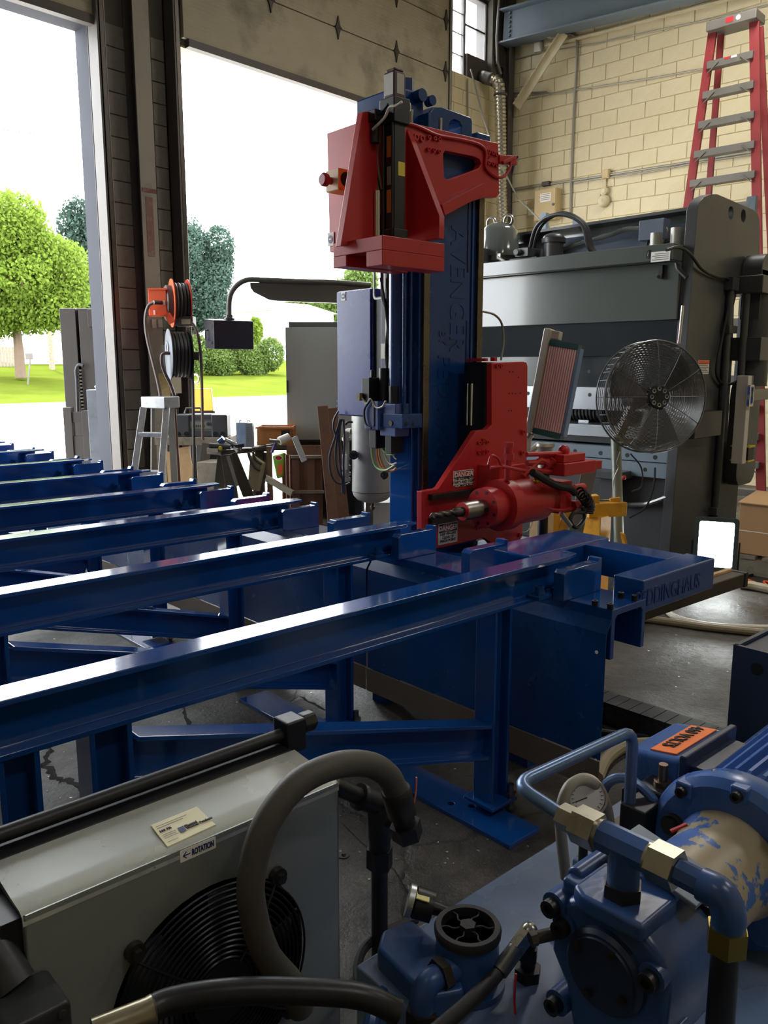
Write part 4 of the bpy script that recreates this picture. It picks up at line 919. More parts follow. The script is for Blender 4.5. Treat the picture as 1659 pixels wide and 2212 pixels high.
wbox('outlet_box', 'small white outlet box beside the panel box', 'junction box', 1140, 1153, 453, 464, .05, mat('white_box2', '#ddd6c0', .5))
wbox('bracket_light', 'small dark bracket on the conduit above the panel box', 'bracket', 1170, 1186, 393, 400, .08, STEEL_D)
q = PW(1303, 434, X=XW-.06); q2 = PW(1305, 413, X=XW-.06)
be = empty('alarm_bell', (XW-.05, q.y, q.z-.1), 'W', 'round cream alarm bell on the block wall', 'bell')
part(MB().lathe((XW-.03, q.y, q.z), (-1, 0, 0), [(0, .085), (.02, .088), (.05, .075), (.075, .05), (.085, .02), (.095, .012)], 28), 'gong', CREAM, be)
part(MB().lathe((XW-.02, q2.y, q2.z), (-1, 0, 0), [(0, .055), (.06, .055), (.07, .04), (.08, .03)], 22), 'striker_housing', CREAM, be)
part(MB().cyl((XW-.03, q2.y, q2.z), (XW-.03, q2.y, PW(1305, 384, X=XW).z), .012), 'drop_pipe', CREAM, be)

# silver flexible duct
def rtube(mb, pts, r0, r1, pitch, n=16):
    pts = catmull(pts, 10); out = []; 
    L_ = [0]
    for i in range(1, len(pts)): L_.append(L_[-1] + (pts[i]-pts[i-1]).length)
    k = int(L_[-1]/pitch*2); P2 = []; j = 0
    for i in range(k+1):
        s = L_[-1]*i/k
        while j < len(L_)-2 and L_[j+1] < s: j += 1
        t = (s - L_[j])/max(1e-6, L_[j+1]-L_[j]); P2.append(pts[j].lerp(pts[j+1], min(1, t)))
    vs = []; fs = []; prev = None; m = len(P2)
    for i, p in enumerate(P2):
        d = (P2[min(i+1, m-1)] - P2[max(i-1, 0)]).normalized()
        if prev is None: _, a, b = frame_of(d)
        else: a = (prev - d*prev.dot(d)).normalized(); b = a.cross(d)
        prev = a; r = r1 if i % 2 else r0
        for q in range(n): t = 2*math.pi*q/n; vs.append(p + a*r*math.cos(t) + b*r*math.sin(t))
    for i in range(m-1):
        for q in range(n): fs.append((i*n+q, (i+1)*n+q, (i+1)*n+(q+1) % n, i*n+(q+1) % n))
    return mb.add(vs, fs)
FOIL = mat('silver_foil', '#bdb7a6', .3, .85, var=.2, scale=20, rvar=.12)
du = empty('flexible_duct', (10.4, 7.4, 2.5), 'W', 'silver flexible foil duct hanging in the corner behind the column', 'duct')
part(rtube(MB(), [PW(1060, 170, Y=7.55), PW(1076, 180, Y=7.45), PW(1080, 215, Y=7.42), PW(1082, 330, Y=7.40), PW(1083, 420, Y=7.40), PW(1087, 500, Y=7.40), PW(1089, 600, Y=7.40)], .072, .084, .05), 'hose', FOIL, du)
part(MB().cyl(PW(1035, 165, Y=7.86), PW(1064, 172, Y=7.50), .085, n=18), 'elbow', DKSTEEL, du)
part(MB().torus(PW(1081, 205, Y=7.42), (0, 0, 1), .085, .015, 24, 6), 'clamp_band', DKSTEEL, du)

# tall red step ladder standing by the wall
ld = empty('step_ladder', (9.3, 3.7, 0), 'W', 'tall red fibreglass step ladder standing behind the grey press', 'ladder')
TL, TR_ = Vector((9.5, 4.03, 5.14)), Vector((9.5, 3.60, 5.09)); BL, BR = Vector((9.2, 4.36, 0)), Vector((9.2, 3.04, 0))
part(MB().section(BL, TL, [(-.045, -.018), (.045, -.018), (.045, -.008), (-.035, -.008), (-.035, .018), (-.045, .018)], up=(1, 0, 0)).beam(BL, TL, .09, .006, up=(1, 0, 0)), 'front_rail', RED_D, ld)
part(MB().beam(BR, TR_, .10, .03, up=(1, 0, 0)), 'front_rail', RED_D, ld, bevel=.004)
part(MB().beam(BL+Vector((.9, -.10, 0)), TL+Vector((.09, -.05, -.05)), .07, .03, up=(1, 0, 0)), 'rear_rail', RED_D, ld, bevel=.004)
part(MB().beam(BR+Vector((.9, .06, 0)), TR_+Vector((.09, -.03, -.05)), .07, .03, up=(1, 0, 0)), 'rear_rail', RED_D, ld, bevel=.004)
LST = mat('ladder_step_grey', '#6f6b65', .5, .3, var=.12)
part(MB().box(9.40, 9.66, 3.545, 4.075, 5.07, 5.17), 'top_cap', LST, ld, bevel=.012)
part(MB().box(9.398, 9.40, 3.78, 3.86, 5.10, 5.15), 'warning_label', REDPRINT, ld); part(MB().cyl((9.398, 3.73, 5.125), (9.401, 3.73, 5.125), .025), 'pictogram', WHITE, ld)
for k in range(16):
    z = 5.08 - .305*(k+1); t = z/5.1
    if z < .2: break
    l = BL.lerp(TL, t); r = BR.lerp(TR_, t)
    s_ = part(MB().box(l.x-.05, l.x+.05, r.y, l.y, z-.075, z), 'step', LST, ld, bevel=.004)
    part(MB().beam((l.x-.05, r.y+.13, z-.03), (l.x-.05, r.y+.02, z-.12), .02, .008).beam((l.x-.05, l.y-.13, z-.03), (l.x-.05, l.y-.02, z-.12), .02, .008), 'knee_strut', LST, s_, kind='stuff')
    if k == 0: part(MB().box(l.x-.052, l.x-.05, 3.80, 3.86, z-.024, z-.004), 'red_label', REDPRINT, s_); part(MB().box(l.x-.052, l.x-.05, 3.73, 3.79, z-.024, z-.004), 'white_label', WHITE, s_)

# ------------------------------------------------------------------ the grey press brake
pb = empty('press_brake', (6.6, 4.0, 0), 'W', 'large grey press brake with rounded side frame in front of the cream wall', 'press brake')
YN = 2.70
fo = [(v.x, v.z) for v in (PW(a, b_, Y=YN) for a, b_ in ((1507, 450), (1512, 436), (1522, 425), (1536, 419), (1550, 419), (1627, 452), (1637, 460), (1641, 472), (1641, 548), (1634, 566), (1610, 592), (1595, 622), (1586, 660), (1583, 760)))]
fo += [(fo[-1][0]+.02, .9), (fo[-1][0]+.35, .75), (fo[-1][0]+.35, 0), (6.16, 0)]
hs = [circ(PW(a, b_, Y=YN).x, PW(a, b_, Y=YN).z, .05, 18) for a, b_ in ((1579, 460), (1606, 466))]
part(MB().xz(fo, YN, YN+.085, hs), 'side_frame', GREY_D, pb, bevel=.006)
Y0, Y1 = YN+.085, 5.75
part(MB().xz([(x, z) for x, z in fo], Y1, Y1+.085), 'side_frame', GREY_D, pb, bevel=.006)
part(MB().box(6.10, 6.45, Y0, Y1, 2.295, 2.415), 'top_rail', GREY_P, pb, bevel=.006)
part(MB().box(6.22, 6.30, Y0, Y1, 1.865, 2.295), 'ram_upper', GREY_P, pb, bevel=.006)
part(MB().section((6.26, Y0, 1.7), (6.26, Y1, 1.7), [(-.02, .165), (.04, .165), (.18, -.07), (.18, -.10), (.12, -.10)], up=(0, 0, 1)), 'ram_slope', MATS.get('dark_shaded_ram') or mat('dark_shaded_ram', '#363c41', .15, var=.08), pb, bevel=.003)  # shade of the downward-facing slope is put into this darker colour
part(MB().box(6.42, 6.50, Y0, Y1, 1.24, 1.62), 'ram_lower', mat('dark_shaded_ram', '#363c41', .15, var=.08), pb, bevel=.003)
BRUSH = mat('brushed_steel', '#a9adb2', .3, .9, var=.12, scale=4, rvar=.1)
part(MB().box(6.36, 6.42, Y0+.02, Y1, 1.15, 1.34), 'punch_holder', BRUSH, pb, bevel=.003)
h = MB(); h2 = MB()
for k in range(18):
    y = 2.95 + k*.155; h.cyl((6.358, y, 1.275), (6.362, y, 1.275), .017, n=12)
for k in range(12): y = 2.9 + k*.24; h.cyl((6.418, y, 1.47), (6.422, y, 1.47), .016, n=12); h.cyl((6.238, y, .80), (6.242, y, .80), .018, n=12); h2.cyl((6.198, y+.06, .70), (6.202, y+.06, .70), .017, n=12)
part(h, 'bolt_holes', BLKPRINT, pb, kind='stuff')
part(MB().box(6.28, 6.75, Y0, Y1, .93, 1.03), 'bed_table', BRUSH, pb, bevel=.004)
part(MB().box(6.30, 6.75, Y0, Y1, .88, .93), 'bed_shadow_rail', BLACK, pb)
part(MB().box(6.24, 6.6, Y0, Y1, .76, .86), 'bed_rail', BEAMGREY, pb, bevel=.003)
part(MB().box(6.20, 6.6, Y0, Y1, .64, .755), 'bed_rail', BEAMGREY, pb, bevel=.003); part(h2, 'bolt_holes', BLKPRINT, pb, kind='stuff')
part(MB().box(6.25, 6.55, Y0, Y1, .0, .64), 'bed', GREY_D, pb, bevel=.004)
part(MB().box(6.95, 7.05, Y0, Y1, .2, 2.45), 'back_wall', GREY_D, pb)
part(MB().box(6.45, 6.95, Y0, Y1, 2.32, 2.36), 'deck', GREY_D, pb)
# back gauge motor seen in the throat
bm_ = part(MB().cyl((6.62, 3.55, 1.12), (6.62, 4.25, 1.12), .075, n=20), 'gauge_motor', GREY_D, pb)
fi = MB(); [fi.cyl((6.62, 3.62+.035*k, 1.12), (6.62, 3.63+.035*k, 1.12), .088, n=20) for k in range(14)]
part(fi, 'fins', GREY_D, bm_, kind='stuff'); part(MB().box(6.5, 6.7, 3.65, 3.75, 1.03, 1.05).box(6.5, 6.7, 4.05, 4.15, 1.03, 1.05), 'foot', BRUSH, bm_, kind='stuff')
# rear cover with tubing and control box
LILAC = mat('grey_cover_gloss', '#6d7686', .2, var=.08)
part(MB().yz([(Y0, 2.40), (Y0, 2.80), (5.4, 2.76), (5.4, 2.40)], 7.05, 7.09), 'rear_cover', GREY_P, pb)
part(MB().beam((6.97, 2.85, 2.79), (6.97, 5.4, 2.75), .2, .025), 'cover_lip', GREY_D, pb)
part(MB().add([(6.8, 2.85, 2.52), (7.04, 2.85, 2.70), (7.04, 5.0, 2.70), (6.8, 5.0, 2.52), (6.8, 2.85, 2.50), (7.04, 2.85, 2.68), (7.04, 5.0, 2.68), (6.8, 5.0, 2.50)], [(0,1,2,3),(7,6,5,4),(0,4,5,1),(1,5,6,2),(2,6,7,3),(3,7,4,0)]), 'sloped_cover', LILAC, pb)
part(MB().tube(wp([(1180, 555), (1240, 530), (1290, 515), (1325, 505), (1350, 496), (1382, 494)], 6.82), .02, 10, 6), 'cable_tube', GREY_P, pb)
a_, b2 = PW(1381, 477, X=6.72), PW(1432, 512, X=6.72)
eb = part(MB().box(6.72, 6.85, b2.y, a_.y, b2.z-.01, a_.z), 'control_box', LILAC, pb, bevel=.004)
for k, (x, y) in enumerate(((1400, 0), (1408, 0), (1416, 0))): part(MB().tube(wp([(x+2, 514), (x-2, 528), (x-8, 545)], 6.76), .012, 8, 4), 'box_cable', CABLE if k != 1 else ALU_D, eb)
part(MB().tube(wp([(1436, 490), (1440, 500), (1432, 520), (1420, 540)], 6.78), .014, 8, 5), 'grey_conduit', ALU_D, eb)
part(MB().tube(wp([(1500, 490), (1450, 515), (1425, 530)], 6.8), .016, 8, 4), 'stay_tube', GREY_D, pb)
part(MB().cyl((6.3, 3.02, 2.41), (6.3, 3.02, 2.53), .045, n=18).cyl((6.36, 2.88, 2.41), (6.36, 2.88, 2.56), .05, n=18), 'oil_cap', ALU_D, pb, kind='stuff')
part(MB().tube(wp([(1462, 568), (1465, 580), (1474, 590), (1484, 600)], 6.15), .018, 8, 4), 'drain_elbow', BLACK, pb)
q = PW(1429, 589, X=6.21); part(MB().box(6.19, 6.22, q.y-.015, q.y+.015, q.z-.02, q.z+.055).cyl((6.18, q.y, q.z-.03), (6.22, q.y, q.z-.03), .018, n=14), 'sight_glass', BLACK, pb); part(MB().cyl((6.175, q.y+.008, q.z-.032), (6.182, q.y+.008, q.z-.032), .012, n=14), 'sight_knob', CHROME, pb)
q0, q1 = PW(1407, 545, X=6.097), PW(1447, 563, X=6.097)
np_ = part(MB().box(6.095, 6.0995, q1.y, q0.y, q1.z, q0.z), 'name_plate', WHITE, pb)
tx = MB(); [tx.box(6.0935, 6.0955, q1.y+.01, q0.y-.01-.02*(k % 2), q1.z+.012+.014*k, q1.z+.017+.014*k) for k in range(4)]
part(tx, 'print_lines', MATS['grey_print'], np_, kind='stuff')
q = PW(1399, 555, X=6.097); part(MB().cyl((6.095, q.y, q.z), (6.1005, q.y, q.z), .014, n=12), 'lock_hole', BLKPRINT, pb)
part(MB().tube(wp([(1398, 553), (1400, 543), (1406, 541)], 6.09), .006, 6, 4), 'wire_clip', CHROME, pb)
part(MB().tube(wp([(1475, 660), (1472, 690), (1469, 720), (1466, 742)], 6.14), .012, 8, 4), 'bright_tube', CHROME, pb)
# cable looping down the side frame
part(MB().tube([PW(a, b_, Y=YN-.03) for a, b_ in ((1440, 540), (1465, 534), (1490, 548), (1515, 580), (1545, 597), (1570, 602), (1577, 620), (1574, 660), (1562, 720), (1548, 790), (1552, 820), (1570, 831), (1595, 820), (1610, 790), (1622, 782), (1624, 800))], .012, 8, 6), 'side_cable', CABLE, pb)
q0, q1 = PW(1508, 778, Y=YN-.001), PW(1530, 808, Y=YN-.001)
wl = part(MB().box(q0.x, q1.x, YN-.003, YN-.0005, q1.z, q0.z), 'warning_label', WHITE, pb); part(MB().box(q0.x+.004, q1.x-.004, YN-.004, YN-.003, q0.z-.03, q0.z-.002), 'orange_header', ORANGE, wl)
tx = MB(); [tx.box(q0.x+.012, q1.x-.012-.02*(k % 3), YN-.004, YN-.003, q1.z+.012+.013*k, q1.z+.017+.013*k) for k in range(6)]
part(tx, 'print_lines', MATS['grey_print'], wl, kind='stuff')
q0, q1 = PW(1512, 890, Y=YN-.06), PW(1552, 940, Y=YN-.06)
part(MB().box(q0.x-.12, q1.x, YN-.08, YN, q1.z, q0.z), 'frame_box', GREY_D, pb, bevel=.006)
# lift cylinder on the side
gx = PW(1627, 540, Y=YN-.05).x
part(MB().box(gx-.12, gx+.12, YN-.18, YN-.02, 1.9, 2.12).cyl((gx, YN-.18, 2.30), (gx, YN-.02, 2.30), .13, n=22).box(gx-.13, gx+.13, YN-.18, YN-.02, 2.1, 2.30), 'clevis', GREY_D, pb, bevel=.006, kind='stuff')
part(MB().box(gx-.26, gx+.5, YN-.24, YN+.0, 2.10, 2.24), 'cylinder_head', GREY_D, pb, bevel=.008)
part(MB().cyl((gx, YN-.12, 1.35), (gx, YN-.12, 2.1), .12, n=22), 'cylinder', GREY_D, pb)
part(MB().box(gx-.2, gx+.2, YN-.24, YN-.0, 1.56, 1.75), 'cylinder_collar', GREY_D, pb, bevel=.006)
part(MB().cyl((gx-.21, YN-.1, 1.3), (gx-.21, YN-.1, 2.1), .03, n=12), 'tie_rod', GREY_D, pb)
part(MB().xz(rrect(gx-.2, gx+.24, .5, 1.40, .12), YN-.12, YN-.02), 'lower_guard', GREY_D, pb, bevel=.005)
part(MB().cyl((6.95, YN-.03, .25), (6.95, YN-.03, 2.2), .03, n=12), 'guide_rod', GREY_D, pb)
part(MB().box(6.88, 7.02, YN-.07, YN, 2.12, 2.22).box(6.88, 7.05, YN-.07, YN, 1.78, 1.84).box(6.88, 7.05, YN-.07, YN, .28, .34), 'rod_clamp', GREY_D, pb, kind='stuff')
# light curtain sender
sx = PW(1607, 880, Y=YN-.25).x
lc = part(MB().box(sx-.06, sx+.02, YN-.29, YN-.2, .74, 1.44), 'light_curtain', mat('pale_sensor_case', '#c9c7c0', .45, var=.08), pb, bevel=.004)
part(MB().box(sx+.021, sx+.08, YN-.28, YN-.2, .74, 1.44), 'lens_strip', GREY_D, lc); part(MB().xz(rrect(sx-.09, sx-.0, 1.2, 1.37, .015), YN-.32, YN-.30, [rrect(sx-.075, sx-.015, 1.215, 1.355, .012)]), 'handle', CHROME, lc)
part(MB().box(sx+.03, sx+.16, YN-.30, YN-.16, .76, .87), 'sensor', BLACK, lc, bevel=.004); part(MB().box(sx+.03, sx+.165, YN-.305, YN-.155, .865, .88).box(sx+.03, sx+.165, YN-.305, YN-.155, .75, .762), 'yellow_edge', mat('safety_yellow', '#d9c22c', .5), lc, kind='stuff')
part(MB().box(sx+.05, sx+.6, YN-.27, YN-.2, 1.24, 1.33), 'support_arm', ALU_D, lc, bevel=.004)
# hydraulic motor on top
my = 4.80; mx_ = 6.72
mo = part(MB().lathe((mx_, my, 2.36), (0, 0, 1), [(0, .17), (.18, .17), (.18, .2), (.2, .2), (.24, .19), (.42, .17), (.47, .13), (.5, .06), (.505, .01)], 28), 'pump_motor', GREY_P, pb)
part(MB().box(mx_-.32, mx_-.15, my-.02, my+.2, 2.42, 2.60), 'terminal_box', GREY_D, mo, bevel=.006); part(MB().box(mx_-.323, mx_-.319, my+.06, my+.12, 2.47, 2.55), 'diamond_mark', BLACK, mo)
for dy in (-.1, .1): part(MB().torus((mx_, my+dy, 2.87), (1, 0, 0), .045, .014, 20, 8).cyl((mx_, my+dy, 2.76), (mx_, my+dy, 2.83), .012), 'lifting_eye', STEEL, mo)
part(MB().box(mx_-.178, mx_-.165, my-.14, my-.04, 2.5, 2.55), 'rating_plate', ALU, mo)
part(MB().cyl((6.75, 4.22, 2.36), (6.75, 4.22, 2.62), .09, n=20).cyl((6.75, 4.22, 2.62), (6.75, 4.22, 2.66), .11, n=20).sphere((6.75, 4.22, 2.66), .1, 16, 8, (1, 1, .5)), 'filter_pot', GREY_D, pb, kind='stuff')
part(MB().box(6.6, 6.85, 4.3, 4.6, 2.36, 2.50).box(6.55, 6.75, 4.36, 4.50, 2.5, 2.58).cyl((6.6, 4.46, 2.54), (6.5, 4.46, 2.54), .03), 'valve_manifold', GREY_D, pb, bevel=.006, kind='stuff')
for off in (0, .06):
    part(MB().tube([(6.7-off, 4.42, 2.5), (6.65-off, 4.3, 2.76), (6.6-off, 4.05, 2.84-off*.3), (6.6-off, 3.82, 2.72), (6.62-off, 3.74, 2.5), (6.65, 3.6, 2.44), (6.65, 3.2, 2.43)], .018, 8, 6), 'hydraulic_hose', CABLE, pb)
part(MB().tube([(6.45, 4.62, 2.5), (6.4, 4.45, 2.43), (6.38, 4.2, 2.42), (6.4, 3.9, 2.42)], .014, 8, 5), 'grey_hose', ALU_D, pb)
# slotted uprights behind the press
for px, top, lab in ((1172, 460, 'perforated grey upright beside the hanging panel box'), (1243, 475, 'short perforated upright to the right of the first'), (1622, 424, 'perforated upright behind the rounded press frame')):
    a = PW(px, top, X=8.2); hs = [rrect(a.y-.008, a.y+.008, a.z-.06-.11*k-.035, a.z-.06-.11*k, .005, 2) for k in range(7)]
    u_ = empty('slotted_upright', (8.2, a.y, 0), 'W', lab, 'upright')
    part(MB().yz([(a.y-.035, .9), (a.y+.035, .9), (a.y+.035, a.z), (a.y-.035, a.z)], 8.2, 8.21, hs).box(8.2, 8.26, a.y-.045, a.y-.035, .0, a.z), 'web', BEAMGREY, u_)
    part(MB().box(8.2, 8.26, a.y-.06, a.y+.06, 0, .9), 'foot', BEAMGREY, u_)

# ------------------------------------------------------------------ pedestal fan
fd = 5.4; fc = BD(1407, 858, fd); toc = (Vector((0, 0, CAMH)) - fc).normalized()
fn = (Matrix.Rotation(R(30), 3, 'Z') @ toc); fn.z = .06; fn.normalize()
fbp = BD(1345, 1175, fd); base_f = Vector((fbp.x, fbp.y, 0))
fan = empty('pedestal_fan', base_f, 'W', 'round wire-guard pedestal fan standing before the grey press', 'fan')
WIREM = mat('fan_wire', '#77777a', .32, .8, var=.15)
_, fa, fb2 = frame_of(fn)
def fpt(r, ang, z): return fc + fa*r*math.cos(ang) + fb2*r*math.sin(ang) + fn*z
RF = .355
gr = MB()
for k in range(34):
    t = k/33; r = .09 + (RF-.09)*t; z = .085 + .03*(1-t**3)
    gr.torus(fc + fn*(z-.03), fn, r, .0026, 64, 5)
part(gr, 'front_guard_rings', WIREM, fan, kind='stuff')
sp_f = MB()
for k in range(12): a = k*math.pi/6; sp_f.tube([fpt(.08, a, .088), fpt(.22, a, .083), fpt(RF, a, .055), fpt(RF+.003, a, -.02)], .003, 5, 3)
part(sp_f, 'front_spokes', WIREM, fan, kind='stuff')
rg = MB()
for k in range(18):
    t = k/17; r = .1 + (RF-.1)*t; rg.torus(fc + fn*(-.06 - .05*(1-t**2)), fn, r, .0026, 56, 5)
part(rg, 'rear_guard_rings', WIREM, fan, kind='stuff')
part(MB().torus(fc + fn*.055, fn, RF+.002, .006, 72, 6).torus(fc - fn*.06, fn, RF+.002, .006, 72, 6), 'rim', WIREM, fan, kind='stuff')
sb = MB()
for k in range(40): a = k*2*math.pi/40; sb.cyl(fpt(RF, a, .055), fpt(RF, a, -.06), .0024, n=5)
part(sb, 'side_wires', WIREM, fan, kind='stuff')
part(MB().lathe(fc + fn*.083, fn, [(0, .075), (.008, .078), (.014, .07)], 30), 'hub_badge', BLACK, fan)
pe = MB()
for k in range(8):
    a = k*math.pi/4; pe.torus(fpt(.052, a, .098), fn, .011, .003, 14, 5)
part(pe, 'badge_petals', ALU, fan, kind='stuff')
for k in range(3):
    a0 = k*2*math.pi/3 + .4; vs_ = []; fs_ = []
    for i in range(7):
        r = .05 + .27*i/6
        for j in range(5):
            a = a0 + (-.42 + .21*j)*(1.0 if i else .6); vs_.append(fpt(r, a, .02 - .03*(j-2)*(1-.3*i/6)))
    for i in range(6):
        for j in range(4): fs_.append((i*5+j, i*5+j+1, (i+1)*5+j+1, (i+1)*5+j))
    b_l = part(MB().add(vs_, fs_), 'blade', BLACK, fan); b_l.modifiers.new('s', 'SOLIDIFY').thickness = .003
part(MB().cyl(fc - fn*.1, fc - fn*.26, .075, n=20).cyl(fc + fn*.03, fc - fn*.1, .03, n=14), 'motor', BLACK, fan)
topp = Vector((fbp.x, fbp.y, 0)) + Vector((0, 0, 1)); 
pole_top = BD(1354, 975, fd) - fn*.16
part(MB().cyl((fbp.x, fbp.y, .03), (pole_top.x, pole_top.y, 1.05), .034, n=18), 'pole', mat('fan_pole', '#8a8f86', .4, .6, var=.12), fan)
part(MB().beam((pole_top.x, pole_top.y, 1.0), fc - fn*.2, .05, .05), 'tilt_bracket', BLACK, fan)
part(MB().lathe((fbp.x, fbp.y, 0), (0, 0, 1), [(0, .2), (.02, .2), (.04, .06), (.08, .05)], 32), 'base', BLACK, fan)
part(MB().tube(bp([(1340, 975), (1332, 1000), (1336, 1010), (1325, 1040), (1322, 1100), (1318, 1115)], fd-.06), .004, 6, 5), 'loose_wire', ALU_D, fan)
part(MB().tube(bp([(1362, 980), (1385, 1010), (1386, 1050), (1365, 1062)], fd-.04), .005, 6, 5), 'power_cord', CABLE, fan)
part(MB().sphere(BD(1348, 1032, fd-.06), .015, 10, 6), 'wire_nut', RED, fan)

# ------------------------------------------------------------------ ribbed pink heater panel
hd_ = 4.75
qa, qb, qc, qd = BD(1190, 736, hd_+.05), BD(1250, 746, hd_-.05), BD(1205, 948, hd_-.05), BD(1152, 938, hd_+.05)
hb = BD(1178, 970, hd_); ht = empty('panel_heater', (hb.x, hb.y, 0), 'W', 'tilted panel with pink ribs and silver frame behind the red carriage', 'panel heater')
ux = (qb - qa).normalized(); uy = (qd - qa); hN = ux.cross(uy).normalized()
if hN.dot(Vector((0, 0, CAMH)) - qa) < 0: hN = -hN
HL, HWD = uy.length, (qb-qa).length; vy = uy.normalized()
def hp_(u, v, n): return qa + ux*(u*HWD) + vy*(v*HL) + hN*n
def quadbox(mb, u0, u1, v0, v1, n0, n1):
    c = [hp_(u, v, n) for n in (n0, n1) for u, v in ((u0, v0), (u1, v0), (u1, v1), (u0, v1))]
    return mb.add(c, [(3,2,1,0),(4,5,6,7),(0,1,5,4),(1,2,6,5),(2,3,7,6),(3,0,4,7)])
PINK = mat('pink_rib', '#f2c4be', .5, var=.12, scale=3); TEAL = mat('teal_plastic', '#2c5a55', .5); 
quad_n = 12
part(quadbox(MB(), 0, 1, .05, .93, -.04, 0), 'panel_back', mat('dark_pink', '#c98f8f', .6), ht)
for k in range(quad_n):
    u = (k+.12)/quad_n; part(quadbox(MB(), u, u+.72/quad_n, .055, .925, 0, .010), 'rib', PINK, ht)
part(quadbox(MB(), -.0, 1.02, -.01, .05, -.045, .014), 'end_cap', TEAL, ht); part(quadbox(MB(), -.0, 1.02, .93, .99, -.045, .014), 'end_cap', TEAL, ht)
CASE = mat('cream_metal_case', '#c4bcae', .42, .3, var=.1)
part(quadbox(MB(), -.26, -.02, -.12, 1.0, -.05, .03), 'frame_side', CASE, ht, bevel=.008); part(quadbox(MB(), 1.02, 1.12, .03, .95, -.04, .014), 'frame_side', mat('blue_edge', '#6d87a8', .4), ht, bevel=.003)
part(quadbox(MB(), -.1, .25, -.11, -.02, -.05, .0), 'top_tab', CASE, ht, bevel=.005)
part(MB().lathe(BD(1178, 958, hd_), (0, 0, -1), [(0, .05), (.015, .055), (.03, .042), (.05, .038), (.05, .038)], 22).cyl(BD(1178, 968, hd_), (hb.x, hb.y, .9), .038, n=20), 'post', CASE, ht, kind='stuff')
part(MB().tube([hp_(-.14, 1.0, -.01), hp_(-.2, 1.07, -.01), BD(1140, 978, hd_+.05), BD(1165, 962, hd_+.1)], .025, 10, 5), 'lower_bracket', CASE, ht)
part(MB().cyl((hb.x, hb.y, 0.02), (hb.x, hb.y, .9), .03, n=14).lathe((hb.x, hb.y, 0), (0, 0, 1), [(0, .2), (.02, .2), (.03, .03)], 24), 'stand', BLACK, ht)

# ------------------------------------------------------------------ yard light, bar, boxes on the right
ldp = 5.7; lc_ = BD(1546, 1176, ldp)
lt = empty('work_light', (lc_.x, lc_.y, 0), 'W', 'square glaring LED work light on the floor by the press', 'work light')
to_c = (Vector((0, 0, CAMH)) - lc_); to_c.z = 0; to_c.normalize(); lx = Vector((0, 0, 1)).cross(to_c).normalized(); lx.normalize()
ln = (to_c + Vector((0, 0, .12))).normalized(); lup = ln.cross(lx).normalized()
if lup.z < 0: lup = -lup
def lp(u, v, n): return lc_ + lx*u + lup*v + ln*n
def lprism(poly, n0, n1, holes=()): return MB().prism(poly, lambda u, v, d: lp(u, v, d), n0, n1, holes)
part(lprism(rrect(-.145, .145, -.19, .19, .026), -.05, .0), 'housing', BLACK, lt, bevel=.004)
part(lprism(rrect(-.145, .145, -.19, .19, .026), 0, .012, [rrect(-.115, .115, -.16, .16, .016)]), 'bezel', mat('light_bezel', '#3f4a4a', .4), lt)
EM = bpy.data.materials.new('led_glare'); EM.use_nodes = True
_e = EM.node_tree.nodes['Principled BSDF']; _e.inputs['Base Color'].default_value = (1, 1, 1, 1); _e.inputs['Emission Color'].default_value = (.93, 1, .99, 1); _e.inputs['Emission Strength'].default_value = 18
part(lprism(rrect(-.115, .115, -.16, .16, .016), .002, .006), 'led_panel', EM, lt)
for s in (-1, 1): part(MB().beam(lp(.155*s, .02, -.03), Vector((lp(.155*s, 0, -.03).x, lp(.155*s, 0, -.03).y, .01)), .012, .03), 'stand_arm', BLACK, lt)
part(MB().beam(Vector((lp(-.16, 0, -.03).x, lp(-.16, 0, -.03).y, .012)), Vector((lp(.16, 0, -.03).x, lp(.16, 0, -.03).y, .012)), .12, .024), 'stand_base', BLACK, lt, bevel=.004)
# dark roller bar
br = empty('roller_bar', (3.0, 1.5, .55), 'M', 'long dark worn bar reaching from the channel towards the work light', 'bar')
b0, b1 = PM(1370, 1322, Z=.60), PM(1590, 1250, Z=.60)
part(MB().beam(b0, b1, .075, .06), 'bar', mat('worn_dark_bar', '#4a423a', .4, .4, var=.2, scale=8), br, bevel=.006)
part(MB().beam(b0+Vector((0, .03, .034)), b1+Vector((0, .03, .034)), .02, .012), 'worn_edge', WOOD_L, br)
part(MB().beam(b1, b1+(b1-b0).normalized()*.03, .08, .064), 'end_cap', BLACK, br, bevel=.004)
part(MB().cyl((2.52, b0.y+.03, .60), b0+Vector((.06, 0, 0)), .025), 'pivot', STEEL_D, br)
part(MB().tube([PM(a, b_, Z=.5) for a, b_ in ((1405, 1318), (1440, 1318), (1465, 1308), (1490, 1290))], .004, 6, 5), 'hanging_cable', CABLE, br)
# floor hoses
def fhose(lab, pix, r, m, z=None): return solo(MB().tube([PM(a, b_, Z=r) for a, b_ in pix], r, 10, 6), 'floor_hose', m, lab, 'hose', fr='M')
TAN = mat('tan_hose', '#9a8d74', .6, var=.2, scale=10)
fhose('thick tan hose lying straight across the right floor', [(1330, 1330), (1390, 1336), (1460, 1345), (1540, 1356), (1700, 1372)], .022, TAN)
fhose('pale hose curving on the floor under the dark bar', [(1436, 1312), (1450, 1328), (1480, 1340), (1530, 1350), (1600, 1355), (1700, 1357)], .018, WHW)
fhose('pale hose end lying right of the work light', [(1600, 1262), (1630, 1266), (1659, 1272), (1700, 1280)], .03, TAN)
fhose('thin orange cord on the floor at the right edge', [(1610, 1250), (1640, 1262), (1659, 1268), (1650, 1256), (1680, 1262)], .008, ORANGE)
fhose('thin dark cord curving behind the roller bar end', [(1608, 1246), (1630, 1240), (1659, 1238), (1700, 1238)], .008, CABLE)
